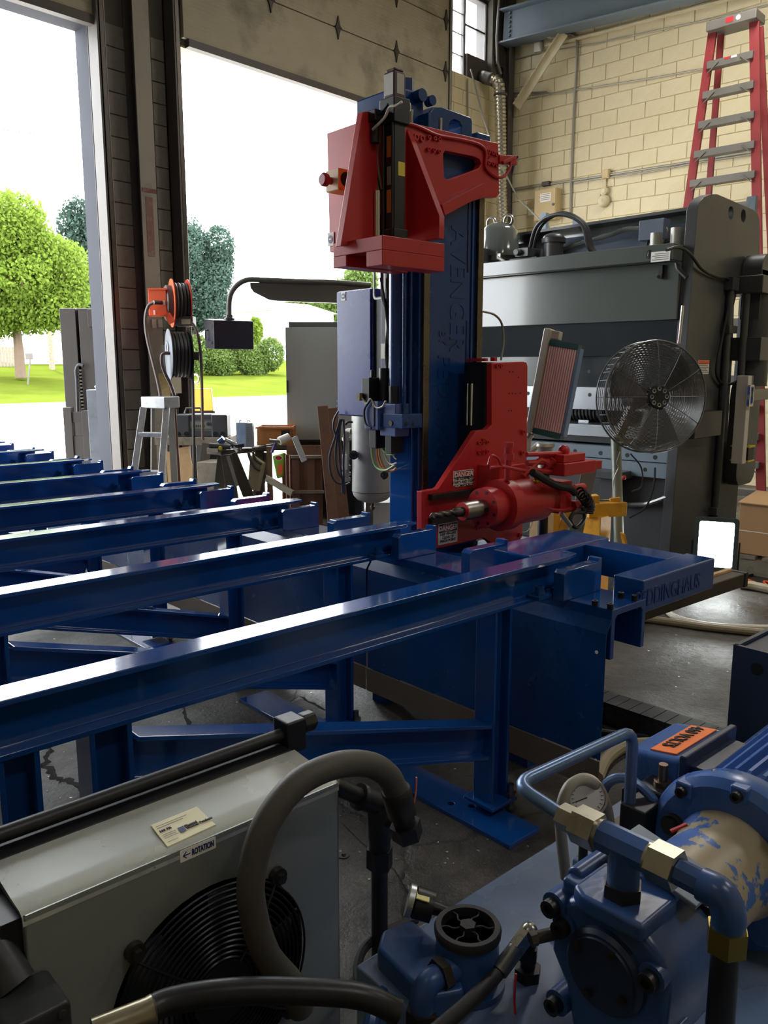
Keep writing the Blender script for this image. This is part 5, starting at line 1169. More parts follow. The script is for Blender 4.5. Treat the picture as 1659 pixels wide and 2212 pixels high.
fhose('tan hose looping on the floor behind the blue skirt', [(1290, 1680), (1310, 1640), (1350, 1612), (1400, 1606), (1450, 1606), (1520, 1615)], .024, TAN)
fhose('dark hose on the floor beside the cable chain', [(1290, 1580), (1330, 1585), (1400, 1592), (1480, 1600)], .014, CABLE)
# cable chain on the floor
cc = empty('cable_chain', (2.9, 1.7, 0), 'M', 'black plastic cable chain lying on the wet floor', 'cable chain')
c0, c1 = PM(1230, 1478, Z=.10), PM(1600, 1600, Z=.10); cd_ = (c1-c0).normalized(); cn = cd_.cross(Vector((0, 0, 1)))
n_l = 14; LL = (c1-c0).length/n_l; CHAIN = mat('black_chain_plastic', '#1d1f22', .35, var=.3, scale=8, spots='#4d565c', spot_amt=.4, spot_scale=14)
for k in range(n_l):
    a = c0 + cd_*LL*k; b_ = a + cd_*LL*.94; mid = (a+b_)/2
    part(MB().beam(a - Vector((0, 0, .006)), b_ - Vector((0, 0, .006)), .12, .012).beam(a + cn*.055 - Vector((0, 0, .05)), b_ + cn*.055 - Vector((0, 0, .05)), .012, .092).beam(a - cn*.055 - Vector((0, 0, .05)), b_ - cn*.055 - Vector((0, 0, .05)), .012, .092).cyl(mid + cn*.06 - Vector((0, 0, .05)), mid + cn*.066 - Vector((0, 0, .05)), .035, n=16), 'link', CHAIN, cc, kind='stuff')
# cardboard carton on a pallet
px_ = BD(1592, 1180, 6.0)
ct = empty('cardboard_carton', (px_.x+.3, px_.y-.3, .14), 'W', 'brown cardboard carton on a pallet at the right edge', 'carton')
zt = BD(1592, 1085, 6.0).z
part(MB().box(px_.x, px_.x+.7, px_.y-.8, px_.y, .145, zt), 'box', CARD, ct, bevel=.004)
part(MB().add([(px_.x-.02, px_.y+.01, zt+.004), (px_.x+.35, px_.y+.01, zt+.05), (px_.x+.35, px_.y-.8, zt+.05), (px_.x-.02, px_.y-.8, zt+.004), (px_.x-.02, px_.y+.01, zt-.004), (px_.x+.35, px_.y+.01, zt+.04), (px_.x+.35, px_.y-.8, zt+.04), (px_.x-.02, px_.y-.8, zt-.004)], [(0,1,2,3),(7,6,5,4),(0,4,5,1),(1,5,6,2),(2,6,7,3),(3,7,4,0)]), 'flap', CARD, ct)
part(MB().box(px_.x-.002, px_.x+.01, px_.y-.8, px_.y, (zt+.145)/2-.02, (zt+.145)/2-.015), 'tape', WHITE, ct)
pl = empty('pallet', (px_.x+.3, px_.y-.3, 0), 'W', 'low wooden pallet under the cardboard carton', 'pallet')
for k in range(5): part(MB().box(px_.x-.05, px_.x+.85, px_.y-.95+.2*k, px_.y-.95+.2*k+.15, .12, .142), 'slat', WOOD_G, pl)
for dx in (0, .35, .75): part(MB().box(px_.x-.04+dx, px_.x+.06+dx, px_.y-.94, px_.y-.02, 0.022, .12).box(px_.x-.04+dx, px_.x+.06+dx, px_.y-.94, px_.y-.02, 0, .02), 'bearer', WOOD_G, pl)
# yellow jack stand, pine post, aluminium strut
yd = 5.2; q = BD(1300, 1165, yd)
ys = empty('yellow_stand', (q.x, q.y, 0), 'W', 'yellow steel stand behind the red spindle gear', 'stand')
q0, q1 = BD(1262, 1118, yd), BD(1340, 1085, yd)
part(MB().beam(BD(1258, 1100, yd), BD(1338, 1096, yd+.1), .16, .09), 'tray', YELLOW, ys, bevel=.004)
part(MB().beam(BD(1288, 1112, yd), Vector((BD(1288, 1112, yd).x, BD(1288, 1112, yd).y, 0)), .14, .14, up=(1, 0, 0)), 'column', YELLOW, ys, bevel=.004)
part(MB().beam(BD(1270, 1082, yd), BD(1292, 1080, yd), .08, .07).beam(BD(1318, 1088, yd+.05), BD(1340, 1085, yd+.05), .02, .07), 'bracket', YELLOW, ys, bevel=.004, kind='stuff')
part(MB().cyl(BD(1292, 1086, yd+.05), BD(1322, 1088, yd+.08), .022), 'pin', BLACK, ys)
part(MB().beam(Vector((q.x-.2, q.y+.2, .03)), Vector((q.x+.25, q.y-.25, .03)), .1, .05).beam(Vector((q.x-.2, q.y-.2, .03)), Vector((q.x+.2, q.y+.2, .03)), .1, .05), 'feet', YELLOW, ys)
part(MB().beam(BD(1345, 1152, yd), BD(1350, 1175, yd), .08, .012), 'tab', YELLOW, ys)
a, b_ = BD(1212, 1105, yd-.1), BD(1212, 1105, yd-.1)
part(MB().beam(BD(1232, 1095, yd-.1), BD(1180, 1230, yd-.1), .05, .05).beam(BD(1205, 1090, yd-.1), BD(1192, 1165, yd-.1), .05, .05), 'leg', YELLOW, ys, kind='stuff')
q = BD(1168, 1190, 4.9)
solo(MB().box(q.x-.055, q.x+.055, q.y-.05, q.y+.05, 0, BD(1168, 1100, 4.9).z+.06), 'pine_post', WOOD_L, 'pale pine timber post standing behind the spindle', 'timber', bevel=.004)
st_ = empty('aluminium_strut', (q.x+.25, q.y-.2, 0), 'W', 'slanted aluminium ladder leg behind the red hydraulic hoses', 'ladder leg')
s0 = BD(1272, 1010, 4.9); s1 = BD(1222, 1240, 4.9); s1 = s0 + (s1-s0)*(s0.z/(s0.z-s1.z))
part(MB().beam(s0, s1, .075, .025, up=(1, .6, 0)), 'channel', ALU_D, st_); part(MB().beam(s0+Vector((.03, -.03, 0)), s1+Vector((.03, -.03, 0)), .014, .05, up=(1, .6, 0)), 'flange', ALU_D, st_)
# low grey box on the press front and a pipe
q = BD(1310, 1000, 5.75); part(MB().box(6.02, 6.24, PW(1345, 1010, X=6.05).y, PW(1272, 1010, X=6.05).y, .62, .68), 'side_shelf', GREY_D, pb, bevel=.006)
part(MB().box(6.08, 6.2, PW(1330, 1020, X=6.1).y, PW(1300, 1020, X=6.1).y, .42, .62), 'foot_switch_box', GREY_D, pb, bevel=.006)
part(MB().tube(wp([(1340, 1090), (1375, 1090), (1400, 1088), (1440, 1074)], 6.2), .02, 8, 4), 'grey_pipe', GREY_P, pb)
part(MB().tube(wp([(1415, 1010), (1412, 1050), (1395, 1095), (1360, 1118)], 6.1), .008, 6, 5), 'twisted_cord', CABLE, pb)

# ================================================================== FOREGROUND: OIL COOLER (frame M)
oc = empty('oil_cooler', (.64, 1.25, 0), 'M', 'grey sheet metal oil cooler with fan guard in the near left corner', 'oil cooler')
SHEET = mat('grey_sheet_metal', '#a3a8a3', .36, .55, var=.12, scale=3, spots='#8a8c86', spot_amt=.4, spot_scale=4, rvar=.1)
XA, XB, YA, YB, ZT = .342, .942, 1.178, 1.325, .70
part(MB().xz([(XA, .08), (XB, .08), (XB, ZT-.004), (XA, ZT-.004)], YA, YA+.003, [circ((XA+XB)/2+.012, .41, .195, 44)]).box(XB-.003, XB, YA, YB, .08, ZT-.004).box(XA, XA+.003, YA, YB, .08, ZT-.004), 'shroud', SHEET, oc)
# rolled top with a soft front edge
tp_ = [(YA-.001, ZT-.02), (YA+.001, ZT-.006), (YA+.012, ZT), (YA+.05, ZT+.002), (YA+.09, ZT+.006), (YB, ZT+.012), (YB, ZT+.009), (YA+.05, ZT-.001), (YA+.012, ZT-.003), (YA+.004, ZT-.008), (YA+.002, ZT-.02)]
part(MB().yz(tp_, XA-.002, XB+.002), 'top_sheet', mat('glare_lightened_top', '#ccd0cc', .26, .6, var=.1, scale=3, rvar=.1), oc)  # lighter than the shroud: door glare on the top is put into the colour
part(MB().box(XA+.02, XB-.02, YB-.02, YB+.05, .08, ZT-.02), 'core', BLACK, oc)
fins = MB(); [fins.box(XA+.02, XB-.02, YA+.10, YB, .1+.012*k, .102+.012*k) for k in range(48)]
part(fins, 'core_fins', BLACK, oc, kind='stuff')
part(MB().cyl((XA-.35, YB+.045, ZT+.03), (XB+.03, YB+.045, ZT+.03), .014, n=12), 'header_rail', BLACK, oc)
part(MB().box(XA-.3, XB, YB+.0, YB+.09, ZT-.02, ZT+.012), 'header_tank', BLACK, oc, bevel=.006)
q = PM(690, 1605, Y=YB+.04)
part(MB().box(XB+.0, XB+.05, YB+.02, YB+.075, ZT-.01, ZT+.062).hexn((XB+.05, YB+.045, ZT+.04), (XB+.085, YB+.045, ZT+.04), .024).cyl((XB+.02, YB+.045, ZT-.12), (XB+.02, YB+.045, ZT), .018), 'header_fitting', BLACK, oc, bevel=.005)
GC = Vector(((XA+XB)/2+.012, YA-.012, .41))
WB = mat('black_guard_wire', '#26262a', .35, .5)
g = MB()
for k in range(14): g.torus(GC + Vector((0, -.014*(1-((k/13)**2)), 0)), (0, 1, 0), .062 + .010*k, .0024, 60, 5)
part(g, 'guard_rings', WB, oc, kind='stuff')
g = MB(); 
for a in (.85, 2.42, 3.99, 5.56):
    g.tube([GC + Vector((.05*math.cos(a), -.016, .05*math.sin(a))), GC + Vector((.13*math.cos(a), -.014, .13*math.sin(a))), GC + Vector((.215*math.cos(a), .006, .215*math.sin(a)))], .003, 6, 3)
part(g, 'guard_spokes', WB, oc, kind='stuff')
for a in (.85, 2.36, 3.99, 5.56):
    c = GC + Vector((.207*math.cos(a), .006, .207*math.sin(a)))
    part(MB().cyl(c + Vector((0, .004, 0)), c + Vector((0, -.008, 0)), .017, n=14).hexn(c + Vector((0, -.008, 0)), c + Vector((0, -.018, 0)), .010), 'guard_bolt', STEEL_D, oc)
part(MB().cyl(GC + Vector((0, -.02, 0)), GC + Vector((0, .05, 0)), .058, n=24), 'fan_motor', BLACK, oc)
for k in range(5):
    a0 = k*2*math.pi/5; vs_ = [GC + Vector((r*math.cos(a0+da), .03+dy, r*math.sin(a0+da))) for r in (.055, .12, .18) for da, dy in ((-.35, .02), (0, 0), (.35, -.02))]
    bl = part(MB().add(vs_, [(0,1,4,3),(1,2,5,4),(3,4,7,6),(4,5,8,7)]), 'fan_blade', mat('dark_blade', '#33343a', .45, .3), oc); bl.modifiers.new('s', 'SOLIDIFY').thickness = .002
part(MB().box(XA-.03, XA, YA+.01, YB+.06, 0, ZT-.01).box(XB-.05, XB, YB, YB+.05, 0, .1), 'stand', BLACK, oc, kind='stuff')
# maker's label and rotation sticker
LBL = mat('label_paper', '#e6dfb8', .5, var=.08, scale=6)
def top_z(y): return ZT + .0135*(y - YA)/(YB-YA)
l0 = [PM(a, b_, Z=ZT+.005) for a, b_ in ((326, 1787), (425, 1747), (466, 1779), (362, 1826))]
for v in l0: v.z = top_z(v.y) + .0015
lb = part(MB().add([v for v in l0] + [v + Vector((0, 0, -.003)) for v in l0], [(0,1,2,3),(7,6,5,4),(0,1,5,4),(1,2,6,5),(2,3,7,6),(3,0,4,7)]), 'maker_label', LBL, oc)
ex = (l0[1]-l0[0]).normalized(); lo = l0[3]; ey = (l0[0]-l0[3]).normalized()
text('Thermal\nTransfer Products', lo + ex*.047 + ey*.028 + Vector((0, 0, .0012)), ex, ey, .0070, BLKPRINT, lb, bold=.0003, lines=.85)
part(MB().add([lo + ex*u + ey*v + Vector((0, 0, .0012)) for u, v in ((.034, .018), (.045, .018), (.045, .034), (.034, .034))], [(0, 1, 2, 3)]), 'logo_mark', NAVYPRINT, lb)
text('300 PSI', lo + ex*.004 + ey*.040 + Vector((0, 0, .0012)), ex, ey, .0075, NAVYPRINT, lb)
pl_ = MB(); [pl_.add([lo + ex*u + ey*v + Vector((0, 0, .0012)) for u, v in ((.004, v0), (.004+w_, v0), (.004+w_, v0+.0016), (.004, v0+.0016))], [(0, 1, 2, 3)]) for v0, w_ in ((.058, .06), (.052, .05), (.030, .026), (.025, .024), (.02, .026), (.008, .02))]
part(pl_, 'print_lines', MATS['grey_print'], lb, kind='stuff')
r0, r1 = PM(388, 1840, Y=YA), PM(466, 1828, Y=YA)
RX0, RX1, RZ0, RZ1 = r0.x, PM(466, 1830, Y=YA).x, PM(390, 1864, Y=YA).z, PM(390, 1838, Y=YA).z
rt_ = part(MB().xz(rrect(RX0, RX1, RZ0, RZ1, .002, 3), YA-.001, YA-.0002), 'rotation_sticker', WHITE, oc)
text('ROTATION', (RX0+.022, YA-.0013, RZ0+.006), (1, 0, 0), (0, 0, 1), (RZ1-RZ0)*.72, NAVYPRINT, rt_, bold=.0004, stretch=(RX1-RX0-.027)/((RZ1-RZ0)*.72*5.05))
part(MB().beam((RX0+.006, YA-.0012, (RZ0+RZ1)/2), (RX0+.019, YA-.0012, (RZ0+RZ1)/2), .0008, .0016).beam((RX0+.006, YA-.0012, (RZ0+RZ1)/2), (RX0+.012, YA-.0012, (RZ0+RZ1)/2+.006), .0008, .0016).beam((RX0+.006, YA-.0012, (RZ0+RZ1)/2), (RX0+.012, YA-.0012, (RZ0+RZ1)/2-.006), .0008, .0016), 'arrow', NAVYPRINT, rt_, kind='stuff')
# suction pipework at the right side
pw = empty('cooler_pipe', (1.09, 1.22, 0), 'M', 'black steel pipe with tee and hex fittings beside the oil cooler', 'pipe')
part(MB().cyl((.945, 1.235, .678), (1.09, 1.22, .575), .018, n=16), 'nipple', BLACK, pw)
part(MB().hexn((.945, 1.235, .678), (.968, 1.233, .662), .027), 'hex_bush', STEEL, pw)
part(MB().lathe((1.035, 1.226, .614), Vector((.145, -.015, -.103)), [(0, .027), (.008, .029), (.012, .025), (.075, .025)], 20), 'tee_arm', BLACK, pw)
part(MB().lathe((1.089, 1.22, .46), (0, 0, 1), [(0, .024), (.03, .024), (.04, .026), (.115, .028), (.13, .02)], 20).cyl((1.089, 1.22, .55), (1.135, 1.16, .56), .024, n=16), 'tee_body', BLACK, pw, kind='stuff')
part(MB().hexn((1.089, 1.22, .43), (1.089, 1.22, .475), .029), 'lower_hex', BLACK, pw)
part(MB().cyl((1.089, 1.22, 0), (1.089, 1.22, .44), .0185, n=18), 'riser', BLACK, pw)
# big return hose arching over
hz_ = empty('return_hose', (.78, 1.1, .2), 'M', 'thick dark rubber hose arching over the oil cooler corner', 'hose')
hpts = [PM(a, b_, Y=1.1) for a, b_ in ((650, 2180), (632, 2130), (575, 2060), (545, 1960), (545, 1880), (575, 1780), (640, 1695), (720, 1655), (790, 1650), (835, 1672), (858, 1712))]
part(MB().tube(hpts, .0245, 16, 8), 'hose', HOSE_G, hz_)
e0, e1 = PM(855, 1705, Y=1.1), PM(877, 1790, Y=1.1)
part(MB().lathe(e0, e1-e0, [(0, .028), (.005, .030), (.06, .029), (.068, .024), (.085, .022)], 20), 'ferrule', STEEL_D, hz_)
part(MB().hexn(e0 + (e1-e0)*.86, e0 + (e1-e0)*1.18, .032).cyl(e0 + (e1-e0)*1.1, (1.12, 1.17, .56), .02), 'swivel_nut', BLACK, hz_)
z0 = PM(888, 1760, Y=1.08)
part(MB().tube([z0, z0 + Vector((.012, 0, .04)), z0 + Vector((.014, 0, .075))], .002, 5, 3), 'zip_tie', mat('pink_tie', '#c9706a', .5), hz_)
# lower left: braided hose and cast motor end
bh = empty('braided_hose', (.55, .9, .55), 'M', 'black braided hose with brass ferrule crossing the bottom left', 'hose')
part(MB().tube([PM(300, 2196, Z=.60), PM(360, 2165, Z=.60), PM(470, 2145, Z=.60), PM(600, 2140, Z=.59), PM(770, 2150, Z=.57), PM(860, 2185, Z=.54)], .019, 16, 8), 'hose', mat('braided_black', '#232326', .38, .3, var=.35, scale=90), bh)
part(MB().lathe(PM(200, 2232, Z=.60), PM(305, 2193, Z=.60) - PM(200, 2232, Z=.60), [(0, .019), (.075, .021), (.082, .0225), (.085, .018)], 20), 'ferrule', mat('brass_ferrule', '#9c937c', .32, .9), bh)
mc_ = empty('cast_gearbox', (.33, 1.0, .45), 'M', 'dark cast motor housing in the bottom left corner', 'motor housing')
c = PM(62, 2170, Z=.60)
part(MB().prism(rrect(c.x-.045, c.x+.05, .47, .60, .012), lambda u, v, d: (u, d, v), c.y-.03, c.y+.06), 'housing', mat('dark_cast', '#3d3f43', .45, .3, var=.2, scale=10), mc_, bevel=.006)
part(MB().cyl((c.x-.0, c.y+.05, .60), (c.x-.02, c.y+.10, .66), .028, n=18), 'neck', MATS['dark_cast'], mc_); part(MB().tube([(c.x-.02, c.y+.10, .66), (c.x-.04, c.y+.16, .70), (c.x-.07, c.y+.2, .70)], .014, 10, 5), 'black_lead', RUBBER, mc_)
part(MB().cyl((c.x+.035, c.y-.031, .585), (c.x+.035, c.y-.034, .585), .006).cyl((c.x-.03, c.y-.031, .585), (c.x-.03, c.y-.034, .585), .006), 'screws', STEEL, mc_, kind='stuff')
part(MB().box(c.x-.06, c.x+.06, c.y-.02, c.y+.06, 0, .47), 'pedestal', BLACK, mc_)

# ================================================================== FOREGROUND: HYDRAULIC POWER UNIT (frame M)
hu = empty('hydraulic_tank', (1.7, .6, 0), 'M', 'blue hydraulic reservoir with dusty flat top at the bottom right', 'hydraulic tank')
TZ = .45
part(MB().box(.84, 2.22, -.15, 1.005, .04, TZ), 'reservoir', BLUE_T, hu, bevel=.004)
part(MB().box(.88, 2.2, .0, .08, 0, .04), 'skid', BLUE_P, hu); part(MB().box(.88, 2.2, .85, .93, 0, .04), 'skid', BLUE_P, hu)
# return filter
FX, FY = .957, .845
part(MB().lathe((FX, FY, TZ), (0, 0, 1), [(0, .066), (.012, .066), (.012, .056), (.095, .054)], 32), 'filter_body', BLUE_P, hu)
fc_ = part(MB().lathe((FX, FY, TZ+.095), (0, 0, 1), [(0, .052), (.0, .057), (.01, .058), (.016, .055), (.016, .046), (.0, .044), (.0, .001)], 36), 'filter_cap', RUBBER, hu)
part(MB().hexn((FX, FY, TZ+.09), (FX, FY, TZ+.113), .0145), 'cap_hex', RUBBER, fc_)
for k in range(6):
    a = k*math.pi/3 + .3; part(MB().tube([Vector((FX + r*math.cos(a+da), FY + r*math.sin(a+da), TZ+.106)) for r, da in ((.012, 0), (.025, .12), (.035, -.08), (.047, 0))], .0016, 5, 3), 'cap_rib', RUBBER, fc_)
part(MB().xy([(.845, .83), (.90, .80), (.95, .86), (.96, .985), (.90, 1.0), (.86, .97)], TZ, TZ+.045), 'filter_foot', BLUE_P, hu, bevel=.008, seg=3)
g0 = PM(942, 1963, Z=TZ+.09); g1 = g0 + Vector((-.03, .035, .012))
ga = part(MB().lathe(g0 + (g0-g1)*.4, g1-g0, [(0, .010), (.025, .012), (.026, .027), (.058, .028), (.06, .026)], 24), 'vacuum_gauge', BLACK, hu)
part(MB().lathe(g1 - (g1-g0)*.10, g1-g0, [(0, .0288), (.010, .0288)], 24), 'gauge_rim', ALU, ga)
part(MB().beam(g0 + (g1-g0)*.45 + Vector((-.004, -.016, .0225)), g0 + (g1-g0)*.95 + Vector((-.004, -.016, .0225)), .02, .002), 'gauge_sticker', mat('sticker_yellow', '#d7cf86', .5), ga)
# elbow out of the filter
part(MB().cyl((FX-.03, FY-.01, TZ+.055), (FX-.075, FY-.005, TZ+.055), .022, n=18), 'filter_spout', BLUE_P, hu)
part(MB().hexn((FX-.062, FY-.006, TZ+.055), (FX-.078, FY-.004, TZ+.055), .029), 'elbow_nut', STEEL_D, hu)
part(MB().tube([(FX-.075, FY-.004, TZ+.055), (FX-.097, FY-.002, TZ+.053), (FX-.107, FY, TZ+.03), (FX-.108, FY, TZ+.0)], .021, 14, 5), 'elbow', BLUE_P, hu)
part(MB().hexn((FX-.108, FY, TZ+.012), (FX-.108, FY, TZ-.03), .028).cyl((FX-.108, FY, TZ-.03), (FX-.108, FY, .05), .024, n=16), 'down_hose', STEEL_D, hu)
part(MB().torus((.80, .905, .415), (.55, -.84, 0), .05, .012, 30, 8), 'lifting_eye', BLUE_P, hu)
part(MB().tube([PM(a, b_, Z=.25) for a, b_ in ((900, 1985), (840, 2010), (790, 2045), (772, 2090), (778, 2140))], .01, 8, 6), 'tank_hose', RUBBER, hu)
# small hose and fitting on the tank top
sf = Vector((1.045, .782, TZ))
part(MB().hexn(sf, sf + Vector((0, 0, .02)), .024).cyl(sf + Vector((0, 0, .02)), sf + Vector((0, 0, .09)), .013, n=12).hexn(sf + Vector((0, 0, .035)), sf + Vector((0, 0, .06)), .017), 'drain_fitting', BLACK, hu, kind='stuff')
e_ = sf + Vector((0, 0, .088)); dn = (PM(1088, 2085, Z=.505) - e_).normalized()*.062
part(MB().sphere(e_, .016, 12, 8).hexn(e_, e_ + dn*.6, .0165), 'drain_elbow', ZINC, hu)
part(MB().lathe(e_ + dn*.55, dn, [(0, .0145), (.05, .0155), (.052, .012)], 16), 'drain_ferrule', STEEL, hu)
part(MB().tube([e_ + dn*1.0, e_ + dn*1.4, PM(1040, 2140, Z=.515), PM(985, 2190, Z=.51), PM(900, 2260, Z=.50)], .012, 12, 6), 'drain_hose', RUBBER, hu)
q = PM(1113, 2190, Z=TZ); part(MB().tube([q, q + Vector((0, .003, .03)), q + Vector((.004, .004, .07))], .0022, 5, 3), 'red_tie', REDPRINT, hu)
q = PM(1205, 2020, Z=TZ); part(MB().lathe(q, (0, 0, 1), [(0, .016), (.012, .016), (.02, .01)], 14), 'plug', BLUE_P, hu)

# pump
pu = empty('hydraulic_pump', (1.08, .592, TZ), 'M', 'blue cast hydraulic pump with round front cover on the reservoir', 'pump')
PY, PZ, PX = .592, .615, .985
part(MB().prism([(-.105, -.03), (-.075, -.075), (-.055, -.16), (.06, -.16), (.095, -.09), (.10, .02), (.085, .06), (.05, .085), (-.06, .085), (-.09, .06)], lambda u, v, d: (d, PY-u, PZ+v), PX, PX+.15), 'pump_body', BLUE_P, pu, bevel=.014, seg=3)
part(MB().lathe((PX+.004, PY, PZ-.005), (-1, 0, 0), [(0, .068), (.012, .066), (.018, .06), (.018, .056), (.022, .055), (.022, .01)], 36), 'front_cover', mat('black_blue_cover', '#1d2a44', .35, var=.2, scale=9), pu)
for k, a in enumerate((.5, 2.0, 3.6, 5.1)): part(MB().hexn((PX-.018, PY+.045*math.cos(a), PZ+.045*math.sin(a)), (PX-.026, PY+.045*math.cos(a), PZ+.045*math.sin(a)), .007), 'cover_bolt', STEEL_D, pu)
for dy, dz in ((.095, .055), (.075, .03), (-.075, .03), (.082, -.11), (-.06, -.12)):
    part(MB().cyl((PX+.03, PY+dy, PZ+dz), (PX-.006, PY+dy, PZ+dz), .021, n=16), 'bolt_boss', BLUE_P, pu); part(capscrew(MB(), (PX-.006, PY+dy, PZ+dz), (-1, 0, 0), .014, .016), 'cap_screw', BLACK, pu)
part(MB().xy([(PX-.01, PY-.06), (PX+.09, PY-.06), (PX+.10, PY-.04), (PX+.10, PY+.045), (PX+.08, PY+.065), (PX+.0, PY+.065), (PX-.015, PY+.04)], PZ+.075, PZ+.105), 'top_pad', BLUE_P, pu, bevel=.008, seg=3)
part(MB().box(PX+.02, PX+.11, PY+.06, PY+.10, PZ+.03, PZ+.09).cyl((PX+.04, PY+.09, PZ+.085), (PX+.15, PY+.09, PZ+.085), .016), 'side_rib', BLUE_P, pu, bevel=.006, kind='stuff')
part(MB().cyl((PX+.02, PY+.09, PZ-.0), (PX-.02, PY+.115, PZ-.005), .01).hexn((PX-.02, PY+.115, PZ-.005), (PX-.03, PY+.12, PZ-.006), .012), 'adjuster_screw', STEEL_D, pu)
part(MB().box(PX+.02, PX+.07, PY-.10, PY-.07, PZ-.10, PZ-.06), 'foot_lug', BLUE_P, pu, bevel=.004)
# tee and fittings on top
TX = 1.018; tz = .80
part(MB().hexn((TX, PY, PZ+.10), (TX, PY, PZ+.125), .030), 'port_hex', STEEL_D, pu)
part(MB().cyl((TX, PY, PZ+.125), (TX, PY, tz), .024, n=18), 'port_neck', BLUE_P, pu)
part(MB().cyl((TX, PY-.045, tz), (TX, PY+.045, tz), .024, n=8).cyl((TX, PY, tz-.03), (TX, PY, tz), .024, n=8), 'tee', BLUE_P, pu, kind='stuff')
for s in (1, -1): part(MB().hexn((TX, PY+s*.045, tz), (TX, PY+s*.085, tz), .030).lathe((TX, PY+s*.045, tz), (0, -s, 0), [(0, .024), (.006, .024)], 16), 'union_nut', ZINC, pu)
part(MB().hexn((TX, PY+.085, tz), (TX, PY+.115, tz), .021), 'reducer_nut', ZINC, pu)
part(MB().cyl((TX, PY-.085, tz), (TX, PY-.125, tz-.002), .019, n=8), 'male_stub', BLUE_P, pu)
part(MB().tube([(TX, PY-.12, tz-.002), (TX, PY-.148, tz-.004), (TX, PY-.16, tz-.03), (TX, PY-.16, tz-.05)], .023, 12, 5), 'elbow', BLUE_P, pu)
part(MB().hexn((TX, PY-.16, tz-.045), (TX, PY-.16, tz-.08), .028), 'elbow_nut', mat('yellow_zinc', '#8a7a3c', .35, .9), pu)
part(MB().cyl((TX, PY-.16, tz-.08), (TX, PY-.16, TZ), .019, n=16), 'pressure_pipe', BLACK, pu)
pz_ = .818; y1_ = PY+.205
pp = fillet([Vector((TX, PY+.11, tz)), Vector((TX-.004, y1_, pz_)), Vector((TX+.328, y1_-.018, pz_)), Vector((TX+.33, y1_-.018, .60))], .035)
part(MB().tube(pp, .0115, 12, 0), 'bent_tube', mat('steel_blue_tube', '#5c7499', .32, .5, var=.15), pu)

# gauge, pilot hose and valve stack
va = empty('valve_stack', (1.4, .79, TZ), 'M', 'black solenoid valve stack with steel tubes behind the pump', 'valve')
part(MB().box(1.28, 1.46, .72, .86, TZ, .54), 'subplate', BLUE_T, va, bevel=.005)
part(MB().box(1.40, 1.47, .72, .80, .54, .68), 'solenoid', BLACK, va, bevel=.005)
part(MB().box(1.33, 1.40, .735, .79, .6, .67).box(1.40, 1.455, .80, .83, .60, .66), 'coil_plug', BLACK, va, bevel=.004, kind='stuff')
part(MB().cyl((1.435, .76, .68), (1.435, .76, .725), .009, n=12).cyl((1.435, .76, .68), (1.435, .76, .69), .017, n=14), 'manual_pin', mat('bronze_pin', '#6d5a48', .35, .8), va)
for x, y in ((TX+.33, y1_-.018), (TX+.37, y1_-.05)): part(MB().hexn((x, y, .54), (x, y, .60), .018), 'tube_nut', STEEL_D, va)
part(MB().tube([(TX+.37, y1_-.05, .59), (TX+.372, y1_-.05, .66), (TX+.355, y1_+.0, .70), (TX+.34, y1_+.04, .68), (TX+.335, y1_+.05, .62)], .010, 10, 5), 'loop_tube', MATS['steel_blue_tube'], va)
part(MB().hexn((1.49, .86, TZ), (1.49, .86, .50), .02).box(1.45, 1.62, .86, .92, TZ, .5), 'manifold', STEEL_D, va, kind='stuff')
gq = PM(1268, 1722, X=1.24); gn = (Vector((0, 0, CAMH)) - gq); gn.z = .25; gn.normalize(); gn = (Matrix.Rotation(R(10), 3, 'Z') @ gn)
ga2 = part(MB().lathe(gq - gn*.03, gn, [(0, .036), (.03, .038), (.034, .038), (.034, .034), (.03, .034), (.03, .002)], 30), 'pressure_gauge', mat('worn_gauge_case', '#b8a892', .4, .3, var=.2, scale=12), va)
part(MB().cyl(gq + gn*.0005, gq + gn*.0015, .033, n=28), 'dial', WHITE, ga2)
_, ga_, gb_ = frame_of(gn); ti = MB()
for k in range(17):
    a = R(-40 + k*16.2); d = ga_*math.cos(a) + gb_*math.sin(a); ti.beam(gq + d*.025 + gn*.0017, gq + d*.030 + gn*.0017, .001, .0012, up=gn)
ti.beam(gq + gn*.0018, gq + ga_*.022 - gb_*.010 + gn*.0018, .0015, .0012, up=gn)
part(ti, 'dial_marks', BLKPRINT, ga2, kind='stuff')
part(MB().hexn(gq - gn*.015 + Vector((0, 0, -.03)), gq - gn*.015 + Vector((0, 0, -.06)), .012).cyl(gq - gn*.015 + Vector((0, 0, -.05)), Vector(((gq - gn*.015).x, (gq - gn*.015).y, TZ)), .009), 'gauge_stem', STEEL_D, va, kind='stuff')
part(MB().tube([PM(a, b_, Y=.80) for a, b_ in ((1222, 1895), (1212, 1800), (1213, 1745), (1228, 1702), (1255, 1685), (1288, 1697), (1308, 1735), (1318, 1790), (1322, 1860))], .0105, 12, 7), 'pilot_hose', mat('grey_pilot_hose', '#8d877b', .5, var=.12), va)

